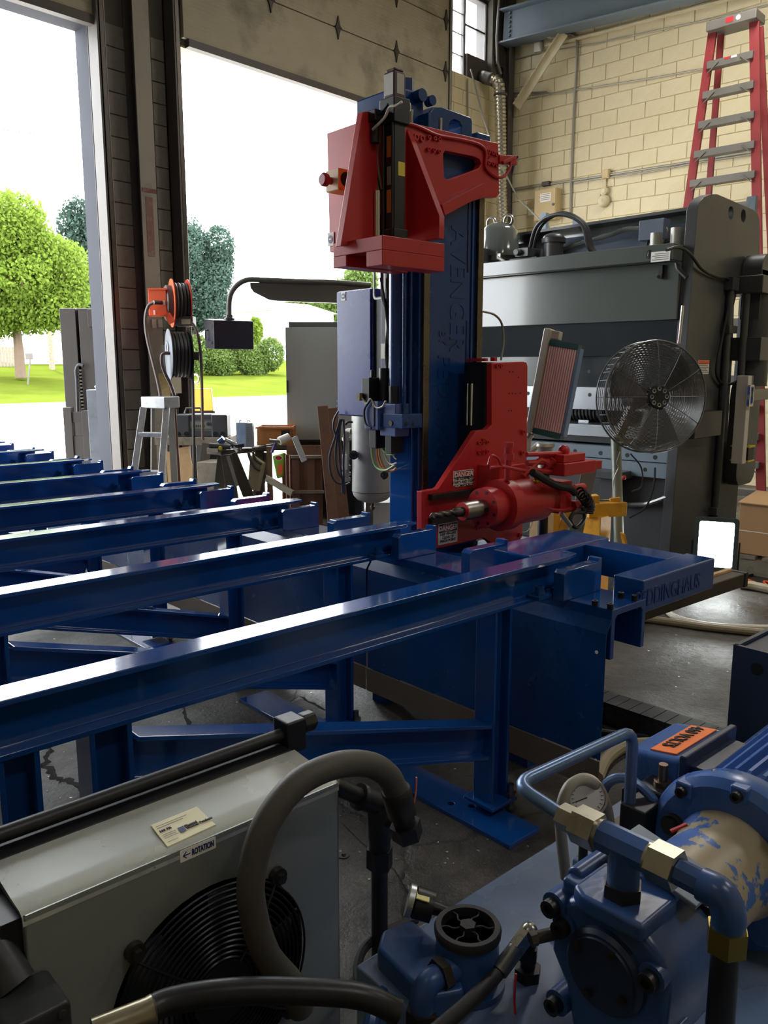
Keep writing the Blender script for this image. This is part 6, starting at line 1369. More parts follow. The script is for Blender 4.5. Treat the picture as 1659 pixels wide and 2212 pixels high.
# electric motor
mo2 = empty('electric_motor', (1.55, .592, TZ), 'M', 'blue finned electric motor with peeling bell housing at the right edge', 'motor')
PEEL = bpy.data.materials.new('peeling_blue_paint'); PEEL.use_nodes = True
nt = PEEL.node_tree; b_ = nt.nodes['Principled BSDF']; tcn = nt.nodes.new('ShaderNodeTexCoord'); nzn = nt.nodes.new('ShaderNodeTexNoise'); nzn.inputs['Scale'].default_value = 9; nzn.inputs['Detail'].default_value = 9; nzn.inputs['Roughness'].default_value = .55
gr_ = nt.nodes.new('ShaderNodeValToRGB'); gr_.color_ramp.elements[0].position = .475; gr_.color_ramp.elements[1].position = .49
gr_.color_ramp.elements[0].color = (*lin('#3d63a8'), 1); gr_.color_ramp.elements[1].color = (*lin('#a3967c'), 1)
nt.links.new(tcn.outputs['Object'], nzn.inputs[0]); nt.links.new(nzn.outputs[0], gr_.inputs[0]); nt.links.new(gr_.outputs[0], b_.inputs['Base Color']); b_.inputs['Roughness'].default_value = .42
MBL = mat('blue_motor_paint', '#3b5f9f', .3, var=.12, scale=8, spots='#2c3d66', spot_amt=.5, spot_scale=6)
AX = Vector((1, 0, 0))
part(MB().prism([(.115*math.cos(R(a)), .115*math.sin(R(a))) for a in (15, 45, 75, 105, 135, 165, 195, 225, 255, 285, 315, 345)], lambda u, v, d: (d, PY+u, PZ+v), PX+.15, PX+.172), 'adapter_plate', PEEL, mo2, bevel=.003)
part(MB().lathe((PX+.172, PY, PZ), AX, [(0, .088), (.17, .088), (.215, .10)], 36), 'bell_housing', PEEL, mo2)
for a in (40, 140, 220, 320): part(MB().hexn((PX+.14, PY+.1*math.cos(R(a)), PZ+.1*math.sin(R(a))), (PX+.152, PY+.1*math.cos(R(a)), PZ+.1*math.sin(R(a))), .013), 'adapter_bolt', STEEL_D, mo2)
part(MB().beam((PX+.13, PY+.06, PZ+.135), (PX+.13, PY-.09, PZ+.105), .09, .008), 'guard_cover', mat('guard_blue_grey', '#7d8796', .4, .3, var=.15), mo2, bevel=.002)
MX = PX+.385
part(MB().lathe((MX, PY, PZ), AX, [(0, .09), (0, .142), (.012, .158), (.03, .163), (.05, .158), (.065, .155)], 44), 'end_bell', MBL, mo2)
part(MB().cyl((MX+.065, PY, PZ), (MX+.46, PY, PZ), .128, n=40), 'stator', MBL, mo2)
for k in range(34):
    a = R(k*360/34); c_, s_2 = math.cos(a), math.sin(a)
    if s_2 < -.75: continue
    d = Vector((0, c_, s_2)); p_ = Vector((MX+.08, PY, PZ)) + d*.122; e = Vector((MX+.45, PY, PZ)) + d*.122
    sd_ = Vector((0, -s_2, c_))*.0035
    part(MB().add([p_-sd_, p_+sd_, p_+d*.022+sd_+AX*.02, p_+d*.022-sd_+AX*.02, e-sd_, e+sd_, e+d*.034+sd_, e+d*.034-sd_], [(0,1,2,3),(7,6,5,4),(0,4,5,1),(1,5,6,2),(2,6,7,3),(3,7,4,0)]), 'fin', MBL, mo2)
for a in (50, 95, 130): part(MB().box(MX-.005, MX+.045, PY+.14*math.cos(R(a))-.016, PY+.14*math.cos(R(a))+.016, PZ+.14*math.sin(R(a))-.012, PZ+.14*math.sin(R(a))+.018), 'bolt_lug', MBL, mo2, bevel=.004); part(capscrew(MB(), (MX-.005, PY+.14*math.cos(R(a)), PZ+.14*math.sin(R(a))+.002), (-1, 0, 0), .010, .012), 'cap_screw', BLACK, mo2)
q = PM(1615, 1710, X=MX+.02); part(MB().sphere((MX+.03, PY+.05, PZ+.15), .006, 8, 5), 'grease_nipple', CHROME, mo2)
q = PM(1400, 1740, X=MX-.01); part(MB().hexn((MX-.0, PY+.105, PZ+.035), (MX-.022, PY+.105, PZ+.035), .016).cyl((MX, PY+.105, PZ+.035), (MX-.012, PY+.105, PZ+.035), .021, n=14), 'flange_bolt', STEEL_D, mo2)
part(MB().box(MX+.07, MX+.35, PY-.1, PY+.1, TZ, PZ-.10), 'motor_foot', BLUE_P, mo2)
part(MB().beam((MX-.06, PY+.08, PZ+.055), (MX-.04, PY+.06, PZ+.07), .006, .004), 'red_tag', REDPRINT, mo2)
# conduit box with the voltage label
bx0 = PM(1495, 1592, X=1.58)
SHX = Vector((.07, 0, 0)); tbx = [Vector((1.46, .735, .735)), Vector((1.66, .735, .735)), Vector((1.66, .86, .715)), Vector((1.46, .86, .715)), Vector((1.46, .735, .555)), Vector((1.66, .735, .555)), Vector((1.66, .835, .50)), Vector((1.46, .835, .50))]
tb_ = part(MB().add(tbx, [(0,1,2,3),(7,6,5,4),(0,4,5,1),(1,5,6,2),(2,6,7,3),(3,7,4,0)]), 'conduit_box', MBL, mo2, bevel=.012, seg=3)
part(MB().box(1.45, 1.67, .722, .737, .56, .748), 'box_rim', mat('dark_navy', '#1f2b4a', .35), tb_, bevel=.004)
part(MB().box(1.47, 1.65, .68, .725, .58, .725), 'box_neck', MATS['dark_navy'], tb_, bevel=.004)
vl = [v + Vector((0, 0, .0035)) for v in (Vector((1.475, .755, .732)), Vector((1.645, .755, .732)), Vector((1.645, .812, .7228)), Vector((1.475, .812, .7228)))]
ol = part(MB().add(vl + [v - Vector((0, 0, .003)) for v in vl], [(0,1,2,3),(7,6,5,4),(0,1,5,4),(1,2,6,5),(2,3,7,6),(3,0,4,7)]), 'voltage_label', mat('orange_sticker', '#f07b3a', .5, var=.04), tb_)
text('460 VOLTS', (1.638, .803, .7292), (-1, 0, 0), (0, -1, .16), .040, BLKPRINT, ol, bold=.0006, stretch=.72)

# dark control box behind the motor
cbx = empty('starter_box', (2.5, .85, 0), 'M', 'dark blue steel starter box standing at the right edge behind the motor', 'electrical box')
DB = mat('dark_blue_box', '#26344f', .35, var=.15, scale=5)
part(MB().box(2.285, 2.75, .62, 1.0, .04, .705), 'case', DB, cbx, bevel=.004)
part(MB().xz([(2.275, .05), (2.76, .05), (2.76, .715), (2.275, .715)], 1.0, 1.012).box(2.272, 2.285, .6, 1.012, .05, .715), 'flange', DB, cbx, kind='stuff')
part(MB().box(2.283, 2.286, .66, .96, .15, .58), 'recess_panel', BLACK, cbx); part(MB().cyl((2.28, .94, .66), (2.27, .94, .66), .018), 'knockout', BLACK, cbx)
part(MB().box(2.35, 2.7, .65, .95, 0, .04), 'plinth', BLACK, cbx)
# washer and debris on the floor
q = PM(742, 1848, Z=0); solo(MB().lathe((q.x, q.y, 0), (0, 0, 1), [(0, .019), (.003, .019), (.003, .008), (.008, .005)], 18), 'floor_washer', STEEL_D, 'small steel disc lying on the floor beside the cooler pipe', 'washer', fr='M')

# ================================================================== CLUTTER BY THE DOORS (frame W)
_a = AZ['W']; RT = Vector((math.sin(_a), -math.cos(_a), 0)); FW = Vector((math.cos(_a), math.sin(_a), 0)); UP = Vector((0, 0, 1))
def fbox(mb, x0, y0, x1, y1, d, dep, yaw=0, z0=None):
    """box whose near face was surveyed between two corners at distance d"""
    p = BD(x0, y1, d); q = BD(x1, y0, d); wv = (q - p).dot(RT); hv = q.z - p.z
    if z0 is not None: hv = q.z - z0; p.z = z0
    m_ = Matrix.Rotation(R(yaw), 3, 'Z'); a = m_ @ RT*wv; b = m_ @ FW*dep; c = UP*hv
    return mb.add([p, p+a, p+a+b, p+b, p+c, p+a+c, p+a+b+c, p+b+c], [(3,2,1,0),(4,5,6,7),(0,1,5,4),(1,2,6,5),(2,3,7,6),(3,0,4,7)])
def gnd(px, d, z=0): v = BD(px, 900, d); return Vector((v.x, v.y, z))

# forklift mast outside the left doorway
fk = empty('forklift', gnd(180, 10.4), 'W', 'dark steel forklift mast standing outside the left doorway', 'forklift')
FKM = mat('forklift_dark_steel', '#27221f', .5, .3, var=.2, scale=4)
D = 10.3
for x0, x1, nm in ((149, 162, 'outer_channel'), (163, 176, 'inner_channel'), (180, 187, 'inner_channel'), (188, 220, 'outer_channel')):
    part(fbox(MB(), x0, 666, x1, 990, D + (.1 if 'inner' in nm else 0), .12, z0=0), nm, FKM, fk, bevel=.006)
part(fbox(MB(), 190, 669, 216, 706, D-.05, .05), 'top_plate', FKM, fk, bevel=.004)
part(MB().tube([BD(a, b, D-.05) for a, b in ((168, 900), (166, 830), (164, 800), (170, 788), (180, 790))], .02, 8, 5), 'hose', CABLE, fk)
ch = MB(); [ch.cbox(BD(172 + k*.5, 800 + k*7.5, D-.04), .03, .03, .022) for k in range(13)]
part(ch, 'lift_chain', STEEL, fk, kind='stuff')
part(fbox(MB(), 142, 880, 153, 985, D-.35, .1, z0=.12), 'carriage_upright', FKM, fk, bevel=.004); part(fbox(MB(), 181, 887, 195, 985, D-.35, .1, z0=.12), 'carriage_upright', FKM, fk, bevel=.004)
part(fbox(MB(), 153, 890, 181, 913, D-.33, .08), 'carriage_bar', FKM, fk, bevel=.004); part(fbox(MB(), 155, 942, 183, 985, D-.33, .08), 'carriage_bar', FKM, fk, bevel=.004)
part(MB().beam(gnd(150, D-.3, .1), gnd(150, D-.7, .04), .12, .05).beam(gnd(188, D-.3, .1), gnd(188, D-.7, .04), .12, .05), 'fork', FKM, fk, kind='stuff')
part(fbox(MB(), 145, 960, 215, 1010, D+.25, 1.2, z0=.1), 'truck_body', mat('forklift_yellow', '#b98a2a', .5), fk, bevel=.03)
# stained steel bollard with a blue rag
bo = empty('bollard', gnd(217, 9.3), 'W', 'stained grey square bollard against the left door jamb', 'bollard')
part(fbox(MB(), 196, 842, 228, 1000, 9.3, .2, z0=0), 'shaft', mat('galvanised_stained', '#5c6066', .5, .4, var=.25, scale=5, spots='#3a3c40', spot_amt=.6, spot_scale=6), bo, bevel=.006)
solo(MB().tube([BD(206, 838, 9.28), BD(213, 834, 9.3), BD(220, 836, 9.34), BD(222, 826, 9.4), BD(228, 824, 9.42)], .022, 8, 5), 'blue_rag', mat('blue_cloth', '#6f8fa8', .9, var=.3, scale=30), 'crumpled pale blue rag on top of the bollard', 'rag')

# hose reels on the pier
RXN = (-RT*.92 - FW*.39).normalized()
def reel(px, py, d, rad, wdt):
    c = BD(px, py, d); return c
rl = empty('hose_reel', BD(385, 655, 8.1), 'W', 'orange spring hose reel fixed high on the pier', 'hose reel')
D = 8.05; c = BD(372, 655, D); k = D/1807
HOSEB = mat('black_brown_hose', '#33302e', .55, var=.2)
part(MB().lathe(c, RXN, [(0, .225), (.008, .225), (.008, .10), (0, .10)], 44, closed=True), 'front_flange', ORANGE, rl)
part(MB().lathe(c - RXN*.15, RXN, [(0, .225), (.008, .225)], 44), 'rear_flange', mat('orange_red_paint', '#c9442f', .45, var=.1), rl)
part(MB().lathe(c - RXN*.14, RXN, [(0, .17), (.14, .17)], 36), 'hose_drum', HOSEB, rl)
for j in range(4): part(MB().torus(c - RXN*(.025+.035*j), RXN, .175, .017, 40, 8), 'hose_coil', HOSEB, rl)
part(MB().lathe(c + RXN*.008, RXN, [(0, .165), (.05, .165), (.06, .15), (.06, .02)], 40), 'spring_case', mat('dark_reel_case', '#4f4a48', .5), rl)
part(MB().lathe(c + RXN*.069, RXN, [(0, .13), (.004, .13)], 36), 'case_face', ORANGE, rl)
part(fbox(MB(), 322, 625, 358, 683, D-.15, .08), 'bracket_box', ORANGE, rl, bevel=.004)
part(fbox(MB(), 319, 622, 360, 626, D-.16, .34).beam(BD(322, 683, D-.15), BD(356, 680, D-.15), .1, .008), 'bracket_flange', ORANGE, rl, kind='stuff')
part(MB().beam(BD(356, 668, D-.14), BD(372, 698, D-.14), .06, .01, up=FW), 'guide_arm', ORANGE, rl)
part(fbox(MB(), 376, 683, 416, 704, D-.1, .14), 'hose_guide', DKSTEEL, rl, bevel=.004); part(fbox(MB(), 392, 689, 411, 700, D-.115, .02), 'guide_roller', mat('worn_roller', '#9a8a76', .5), rl)
part(MB().hexn(BD(349, 654, D-.16), BD(332, 653, D-.22), .02), 'swivel', BLACK, rl)
part(fbox(MB(), 353, 649, 356, 659, D-.152, .003).add([BD(a, b, D-.152) for a, b in ((331, 670), (335, 670), (336, 682), (332, 682))], [(0, 1, 2, 3)]), 'label', WHITE, rl, kind='stuff')
part(fbox(MB(), 365, 640, 385, 690, D+.05, .5), 'wall_mount', DKSTEEL, rl)
part(MB().tube([BD(a, b, D-.2) for a, b in ((333, 653), (320, 662), (314, 690), (318, 730), (330, 780), (342, 830), (347, 858))], .016, 8, 6), 'inlet_hose', mat('grey_brown_hose', '#6d5f58', .5), rl)
part(MB().tube([BD(a, b, D-.1) for a, b in ((408, 692), (420, 705), (429, 730), (434, 770), (436, 830), (437, 885), (438, 950))], .014, 8, 6), 'outlet_hose', mat('brown_hose', '#5a463e', .5), rl)
r2 = empty('hose_reel', BD(380, 765, 8.1), 'W', 'grey disc hose reel below the orange reel on the pier', 'hose reel')
c = BD(366, 766, D-.05); GREYR = mat('grey_reel_paint', '#8b8f96', .42, .2, var=.15, scale=6)
part(MB().lathe(c, RXN, [(0, .24), (.008, .24), (.010, .22), (.010, .02)], 44), 'front_disc', GREYR, r2)
part(MB().lathe(c - RXN*.19, RXN, [(0, .24), (.008, .24)], 44), 'rear_disc', BLACK, r2)
part(MB().lathe(c - RXN*.18, RXN, [(0, .19), (.18, .19)], 36), 'hose_drum', HOSEB, r2)
for j in range(5): part(MB().torus(c - RXN*(.02+.035*j), RXN, .20, .018, 40, 8), 'hose_coil', HOSEB, r2)
part(MB().torus(c + RXN*.012 + UP*.06, RXN, .055, .014, 26, 8), 'pressed_ring', GREYR, r2)
part(MB().tube([BD(374, 764, D-.12), BD(358, 763, D-.16), BD(350, 768, D-.17), BD(350, 785, D-.17), BD(356, 805, D-.16), BD(368, 830, D-.15), BD(377, 855, D-.14)], .016, 8, 5), 'inlet_hose', mat('dark_red_hose', '#4b3634', .5), r2)
part(fbox(MB(), 369, 804, 378, 812, D-.145, .004), 'sticker', BLACK, r2)
part(fbox(MB(), 404, 760, 430, 778, D-.02, .1), 'hose_guide', DKSTEEL, r2, bevel=.004)
part(MB().beam(BD(380, 722, D+.1), BD(408, 765, D-.02), .02, .02).beam(BD(392, 720, D+.15), BD(415, 762, D+.08), .02, .02), 'guide_arm', STEEL_D, r2, kind='stuff')
part(MB().tube([BD(a, b, D-.03) for a, b in ((408, 770), (415, 800), (417, 850), (418, 920), (419, 1000), (419, 1040))], .015, 8, 5), 'outlet_hose', mat('dark_hose2', '#3c3836', .5), r2)
part(fbox(MB(), 350, 745, 380, 790, D+.15, .4), 'wall_mount', DKSTEEL, r2)
# posted papers
PAPER = mat('dirty_paper', '#b9b09c', .8, var=.15, scale=20)
for (x0, y0, x1, y1, m, lab) in ((367, 813, 391, 850, PAPER, 'dirty paper notice on the pier below the grey reel'), (329, 690, 338, 708, PAPER, 'left small paper tag on the pier under the orange reel'), (342, 690, 351, 707, PAPER, 'right small paper tag on the pier under the orange reel'), (344, 806, 366, 858, mat('yellow_stain_board', '#b3a070', .8, var=.4, scale=30), 'torn yellowed sheet on the pier above the step ladder')):
    p, q = PW(x0, y1, Y=7.535), PW(x1, y0, Y=7.535); solo(MB().box(p.x, q.x, 7.535, 7.549, p.z, q.z), 'posted_paper', m, lab, 'paper')

# aluminium step ladder
sl = empty('small_step_ladder', gnd(330, 7.6), 'W', 'small aluminium step ladder in front of the pier', 'ladder')
D = 7.5
part(fbox(MB(), 305, 857, 366, 882, D, .22, yaw=-22), 'top_cap', ALU, sl, bevel=.008)
f_l0, f_l1 = BD(310, 880, D), BD(266, 1090, D-.3); f_r0, f_r1 = BD(360, 880, D-.05), BD(334, 1090, D-.35)
f_l1.z = .0; f_r1.z = .0
part(MB().beam(f_l0, f_l1, .055, .03, up=FW), 'front_rail', ALU, sl, bevel=.003); part(MB().beam(f_r0, f_r1, .055, .03, up=FW), 'front_rail', ALU, sl, bevel=.003)
r0_, r1_ = BD(330, 880, D+.1), gnd(318, D+.5); part(MB().beam(r0_, r1_, .03, .03), 'rear_rail', ALU_D, sl)
r0_, r1_ = BD(374, 880, D+.05), gnd(381, D+.45); part(MB().beam(r0_, r1_, .05, .03), 'rear_rail', mat('red_brown_rail', '#7d5348', .5, .3), sl)
part(MB().beam(BD(369, 880, D+.02), gnd(372, D+.3), .06, .02, up=FW), 'side_panel', ALU_D, sl)
for t in (.21, .50, .78):
    p = f_l0.lerp(f_l1, t); q = f_r0.lerp(f_r1, t); part(MB().beam(p + FW*.03, q + FW*.03, .09, .04), 'step', ALU, sl, bevel=.004)

# bench with the stereo
D = 8.2
tb = empty('plank_bench', gnd(440, D+.1), 'W', 'rough plank bench carrying the stereo beside the pier', 'bench')
part(fbox(MB(), 332, 945, 498, 962, D-.05, .35), 'top', WOOD_G, tb, bevel=.004)
zt_ = BD(400, 946, D-.05).z
for x in (345, 400, 484): part(MB().beam(gnd(x, D+.1), gnd(x, D+.1, BD(x, 962, D).z), .07, .07, up=FW), 'leg', WOOD_G, tb)
part(MB().beam(BD(395, 966, D), gnd(415, D), .12, .02, up=FW).beam(BD(380, 975, D+.02), gnd(382, D+.02), .2, .02, up=FW), 'board', WOOD_L, tb, kind='stuff')
bb = empty('portable_stereo', gnd(434, D, zt_), 'W', 'grey portable stereo with two speakers on the plank bench', 'stereo')
GB = mat('grey_stereo_plastic', '#5d5e5e', .45, var=.12); GBD = mat('dark_stereo_plastic', '#3a3b3d', .5)
zb_ = zt_; 
def sbox(x0, y0, x1, y1, dd, dep): return fbox(MB(), x0, y0, x1, y1, dd, dep)
part(fbox(MB(), 377, 896, 409, 945, D-.02, .2, z0=zb_), 'speaker', GBD, bb, bevel=.015, seg=3); part(fbox(MB(), 457, 896, 490, 945, D-.02, .2, z0=zb_), 'speaker', GBD, bb, bevel=.015, seg=3)
part(fbox(MB(), 409, 895, 457, 945, D-.0, .2, z0=zb_), 'centre_unit', GB, bb, bevel=.006)
part(sbox(410, 898, 457, 906, D-.006, .01), 'button_row', GBD, bb); part(sbox(411, 911, 456, 926, D-.008, .012), 'display', mat('stereo_display', '#77786f', .3), bb); part(sbox(411, 931, 457, 942, D-.012, .016), 'cassette_door', GBD, bb)
part(MB().cyl(BD(450, 916, D-.008), BD(450, 916, D-.03), .018, n=18), 'volume_knob', GBD, bb)
tk = MB(); [tk.add([v for v in (BD(420+4*j, 918, D-.0095), BD(422+4*j, 918, D-.0095), BD(422+4*j, 923, D-.0095), BD(420+4*j, 923, D-.0095))], [(0, 1, 2, 3)]) for j in range(6)]
part(tk, 'display_marks', BLKPRINT, bb, kind='stuff')
for x in (384, 402, 465, 481): part(MB().cyl(BD(x, 937, D-.021), BD(x, 937, D-.03), .022, n=18), 'bass_port', BLKPRINT, bb)
part(MB().tube([BD(399, 893, D+.05), BD(402, 882, D+.05), BD(432, 881, D+.05), BD(437, 893, D+.05)], .011, 8, 0), 'carry_handle', GB, bb)
# orange machine hood outside
oh = empty('orange_generator', gnd(440, 10.3), 'W', 'orange machine hood standing outside behind the stereo', 'generator')
part(MB().add([BD(414, 838, 10.3), BD(456, 839, 10.3), BD(461, 887, 10.2), BD(414, 888, 10.2), BD(416, 838, 10.9), BD(458, 839, 10.9), BD(461, 887, 11), BD(414, 888, 11)], [(0,1,2,3),(7,6,5,4),(0,4,5,1),(1,5,6,2),(2,6,7,3),(3,7,4,0)]), 'hood', ORANGE_Y, oh, bevel=.01)
part(fbox(MB(), 412, 888, 464, 1000, 10.25, .7, z0=0), 'base', BLACK, oh)
part(MB().torus(BD(422, 818, 10.3), RT*.3 + FW, .05, .012, 20, 6), 'lifting_ring', STEEL, oh); part(MB().tube([BD(424, 836, 10.35), BD(428, 828, 10.35), BD(422, 824, 10.35)], .008, 6, 4), 'hook', STEEL, oh)

# grey timber block on a stand
D = 7.9
solo(fbox(MB(), 428, 998, 475, 1080, D, .28, yaw=-18, z0=0), 'timber_block', WOOD_G, 'tall grey timber block standing left of the sawhorse', 'timber', bevel=.006)
# sawhorse
D = 7.75; sh = empty('sawhorse', gnd(510, D+.1), 'W', 'dark wooden sawhorse covered with tools near the right doorway', 'sawhorse')
DW = mat('dark_wood', '#4a4238', .75, var=.3, scale=9)
zs = BD(480, 972, D).z
part(MB().beam(BD(462, 977, D-.05), BD(578, 968, D+.5), .20, .045), 'top_board', DW, sh, bevel=.004)
part(MB().beam(BD(456, 970, D-.05), BD(480, 972, D-.1), .14, .03), 'end_board', WOOD_G, sh)
for (a, b, dd, m) in (((489, 982), (505, 1090), D-.12, DW), ((500, 980), (545, 1090), D-.05, DW), ((482, 985), (470, 1090), D+.05, DW), ((575, 978), (552, 1090), D+.42, WOOD_G), ((448, 958), (438, 1030), D+.4, DW), ((460, 965), (472, 1030), D+.45, DW)):
    p = BD(*a, dd); q = BD(*b, dd); q = p + (q-p)*(p.z/(p.z-q.z)); part(MB().beam(p, q, .10, .04, up=FW), 'leg', m, sh, bevel=.003)
part(MB().beam(BD(492, 985, D-.15), BD(512, 1050, D-.15), .03, .012, up=FW), 'brace', ALU_D, sh)
# tools and cans on it
tl = empty('spray_torch', BD(490, 968, D-.05), 'W', 'chrome handheld torch lying across the sawhorse', 'tool')
part(MB().cyl(BD(486, 950, D-.05), BD(522, 968, D-.06), .022, n=16), 'barrel', CHROME, tl); part(MB().cyl(BD(474, 956, D-.05), BD(484, 948, D-.05), .035, n=18), 'head', mat('blue_chrome', '#6f8fb5', .2, .8), tl)
gr2 = empty('grease_gun', BD(470, 970, D), 'W', 'grey pistol tool with yellow cap on the sawhorse end', 'tool')
part(MB().cyl(BD(452, 962, D-.1), BD(498, 966, D-.1), .024, n=14), 'barrel', GBD, gr2); part(MB().cyl(BD(476, 968, D-.13), BD(476, 969, D-.16), .018, n=14), 'yellow_cap', MATS['safety_yellow'], gr2); part(MB().beam(BD(500, 965, D-.08), BD(527, 962, D-.08), .04, .03), 'grip', BLACK, gr2); part(MB().beam(BD(504, 965, D-.1), BD(513, 976, D-.12), .012, .02), 'trigger', ALU, gr2)
tc_ = empty('tin_can', BD(528, 965, D), 'W', 'pale blue rectangular tin can on the sawhorse', 'can')
part(fbox(MB(), 529, 914, 545, 966, D+.1, .1, yaw=-0), 'side_panel', mat('tin_grey_print', '#8d9398', .4, .3), tc_)
part(fbox(MB(), 511, 913, 530, 966, D+.099, .1), 'body', mat('tin_blue_print', '#9fb4cf', .4, .2, var=.3, scale=9, spots='#5d7fb0', spot_amt=.6, spot_scale=12), tc_)
part(MB().tube([BD(517, 913, D+.14), BD(518, 908, D+.14), BD(522, 909, D+.14)], .006, 6, 3).tube([BD(533, 913, D+.14), BD(536, 908, D+.14), BD(541, 911, D+.14)], .006, 6, 3), 'handle_tabs', STEEL, tc_, kind='stuff')
tx = MB(); [fbox(tx, 533, 923+4*j, 540-(j % 3), 924.5+4*j, D+.097, .002) for j in range(8)]
part(tx, 'print_lines', MATS['grey_print'], tc_, kind='stuff')
jr = empty('amber_jar', BD(563, 962, D+.3), 'W', 'clear plastic jar with amber liquid on the sawhorse', 'jar')
JG = bpy.data.materials.new('clear_plastic'); JG.use_nodes = True; _j = JG.node_tree.nodes['Principled BSDF']; _j.inputs['Base Color'].default_value = (.95, .93, .85, 1); _j.inputs['Transmission Weight'].default_value = .9; _j.inputs['Roughness'].default_value = .12; _j.inputs['Alpha'].default_value = .55
jp = BD(563, 962, D+.3); part(MB().lathe(jp, UP, [(0, .038), (.12, .04), (.145, .036), (.15, .03)], 24), 'jar', JG, jr)
AMB = mat('amber_liquid', '#e0921f', .2, var=.05, trans=.5); part(MB().cyl(jp + UP*.004, jp + UP*.035, .036, n=24), 'liquid', AMB, jr)
# sawn-off crate with orange plastic
oc_ = empty('plastic_crate', BD(595, 955, D+.55), 'W', 'open orange-brown crate behind the amber jar', 'crate')
OB = mat('orange_brown_plastic', '#b5763c', .6, var=.2, scale=8)
p = BD(556, 962, D+.26); q = BD(632, 922, D+.26); W_ = (q-p).dot(RT); H_ = q.z-p.z
def cr(u, v, z): return p + RT*u + FW*v + UP*z
def crbox(u0, u1, v0, v1, z0, z1): c = [cr(u, v, z) for z in (z0, z1) for u, v in ((u0, v0), (u1, v0), (u1, v1), (u0, v1))]; return MB().add(c, [(3,2,1,0),(4,5,6,7),(0,1,5,4),(1,2,6,5),(2,3,7,6),(3,0,4,7)])
for args in ((0, W_, 0, .012, 0, H_), (0, W_, .28, .292, 0, H_), (0, .012, 0, .29, 0, H_), (W_-.012, W_, 0, .29, 0, H_)): part(crbox(*args), 'side', OB, oc_)
part(crbox(0, W_, 0, .29, 0, .01), 'bottom', OB, oc_); part(crbox(-.015, W_+.015, -.015, .003, H_-.02, H_), 'rim', OB, oc_); part(crbox(W_*.68, W_*.92, -.004, .0, H_*.5, H_*.8), 'hand_hole', BLKPRINT, oc_)
cs = empty('crate_stand', gnd(600, D+.40), 'W', 'rough wooden stand holding the orange-brown crate', 'stand')
part(MB().beam(BD(550, 966, D+.40), BD(640, 966, D+.40), .34, .03), 'top', DW, cs)
for x in (560, 628): part(MB().beam(gnd(x, D+.40), BD(x, 966, D+.40), .08, .08, up=FW), 'leg', DW, cs)
# spray gun
sg_ = empty('spray_gun', BD(600, 960, D-.1), 'W', 'spray gun with translucent cup lying on the slatted crate', 'spray gun')
part(MB().cyl(BD(603, 953, D-.25), BD(624, 944, D-.2), .038, n=20), 'cup', mat('milky_cup', '#c9c6c2', .35, var=.1), sg_); part(MB().cyl(BD(582, 952, D-.25), BD(604, 954, D-.25), .018, n=12), 'gun_body', STEEL, sg_); part(MB().beam(BD(596, 956, D-.25), BD(587, 978, D-.27), .03, .02), 'grip', mat('purple_grip', '#4a3a78', .4), sg_); part(MB().beam(BD(590, 960, D-.26), BD(575, 962, D-.27), .012, .012), 'trigger', STEEL, sg_)
# slatted wooden box with the green bag
D = 7.3; wc = empty('slatted_box', gnd(660, D+.3), 'W', 'tall open box of upright brown slats beside the air tank', 'wooden box')
zc = BD(640, 985, D).z
for k in range(4): x0 = 632 + k*16.5; part(fbox(MB(), x0, 984 + (k % 2)*2, x0+14, 1090, D+.02 + .012*(k % 2), .02, z0=.02), 'slat', WOOD, wc)
for k in range(3): x0 = 612 + k*8; part(fbox(MB(), x0, 980+2*k, x0+7, 1090, D+.12-.045*k, .02, yaw=30, z0=.02), 'slat', WOOD, wc)
for k in range(5): part(fbox(MB(), 622+k*15, 962, 635+k*15, 1090, D+.55, .02, z0=.02), 'slat', WOOD, wc)
part(fbox(MB(), 628, 984, 700, 990, D-.0, .025), 'rail', WOOD_G, wc); part(fbox(MB(), 628, 1060, 700, 1066, D-.0, .025), 'rail', WOOD_G, wc)
part(fbox(MB(), 578, 965, 586, 1090, D+.25, .05, z0=0), 'corner_post', WOOD, wc); part(MB().beam(BD(576, 1033, D+.05), BD(632, 1066, D-.05), .04, .05), 'low_rail', WOOD_G, wc)
gbg = empty('green_bag', gnd(600, D+.2, .3), 'W', 'lime green product bag with red oval badge inside the slatted box', 'bag')
part(MB().add([BD(588, 985, D+.12), BD(614, 978, D+.12), BD(612, 1030, D+.1), BD(598, 1034, D+.1), BD(590, 984, D+.22), BD(616, 977, D+.22), BD(614, 1030, D+.25), BD(600, 1034, D+.25)], [(0,1,2,3),(7,6,5,4),(0,4,5,1),(1,5,6,2),(2,6,7,3),(3,7,4,0)]), 'sack', mat('lime_bag', '#7cae2c', .5, var=.12), gbg, bevel=.01)
oc2 = BD(602, 989, D+.1); part(MB().prism([(.036*math.cos(t*.3), .022*math.sin(t*.3)) for t in range(21)], lambda u, v, d: oc2 + RT*u + UP*v - FW*d, 0, .004), 'badge_rim', WHITE, gbg); part(MB().prism([(.031*math.cos(t*.3), .018*math.sin(t*.3)) for t in range(21)], lambda u, v, d: oc2 + RT*u + UP*v - FW*d, .004, .006), 'badge', REDPRINT, gbg)
part(MB().add([BD(600, 1004, D+.098), BD(611, 1001, D+.098), BD(610, 1024, D+.09), BD(600, 1026, D+.09)], [(0, 1, 2, 3)]), 'orange_panel', ORANGE, gbg)
bgb = empty('canvas_sling', gnd(555, D+.5), 'W', 'beige folded canvas sheet hanging under the sawhorse', 'canvas')
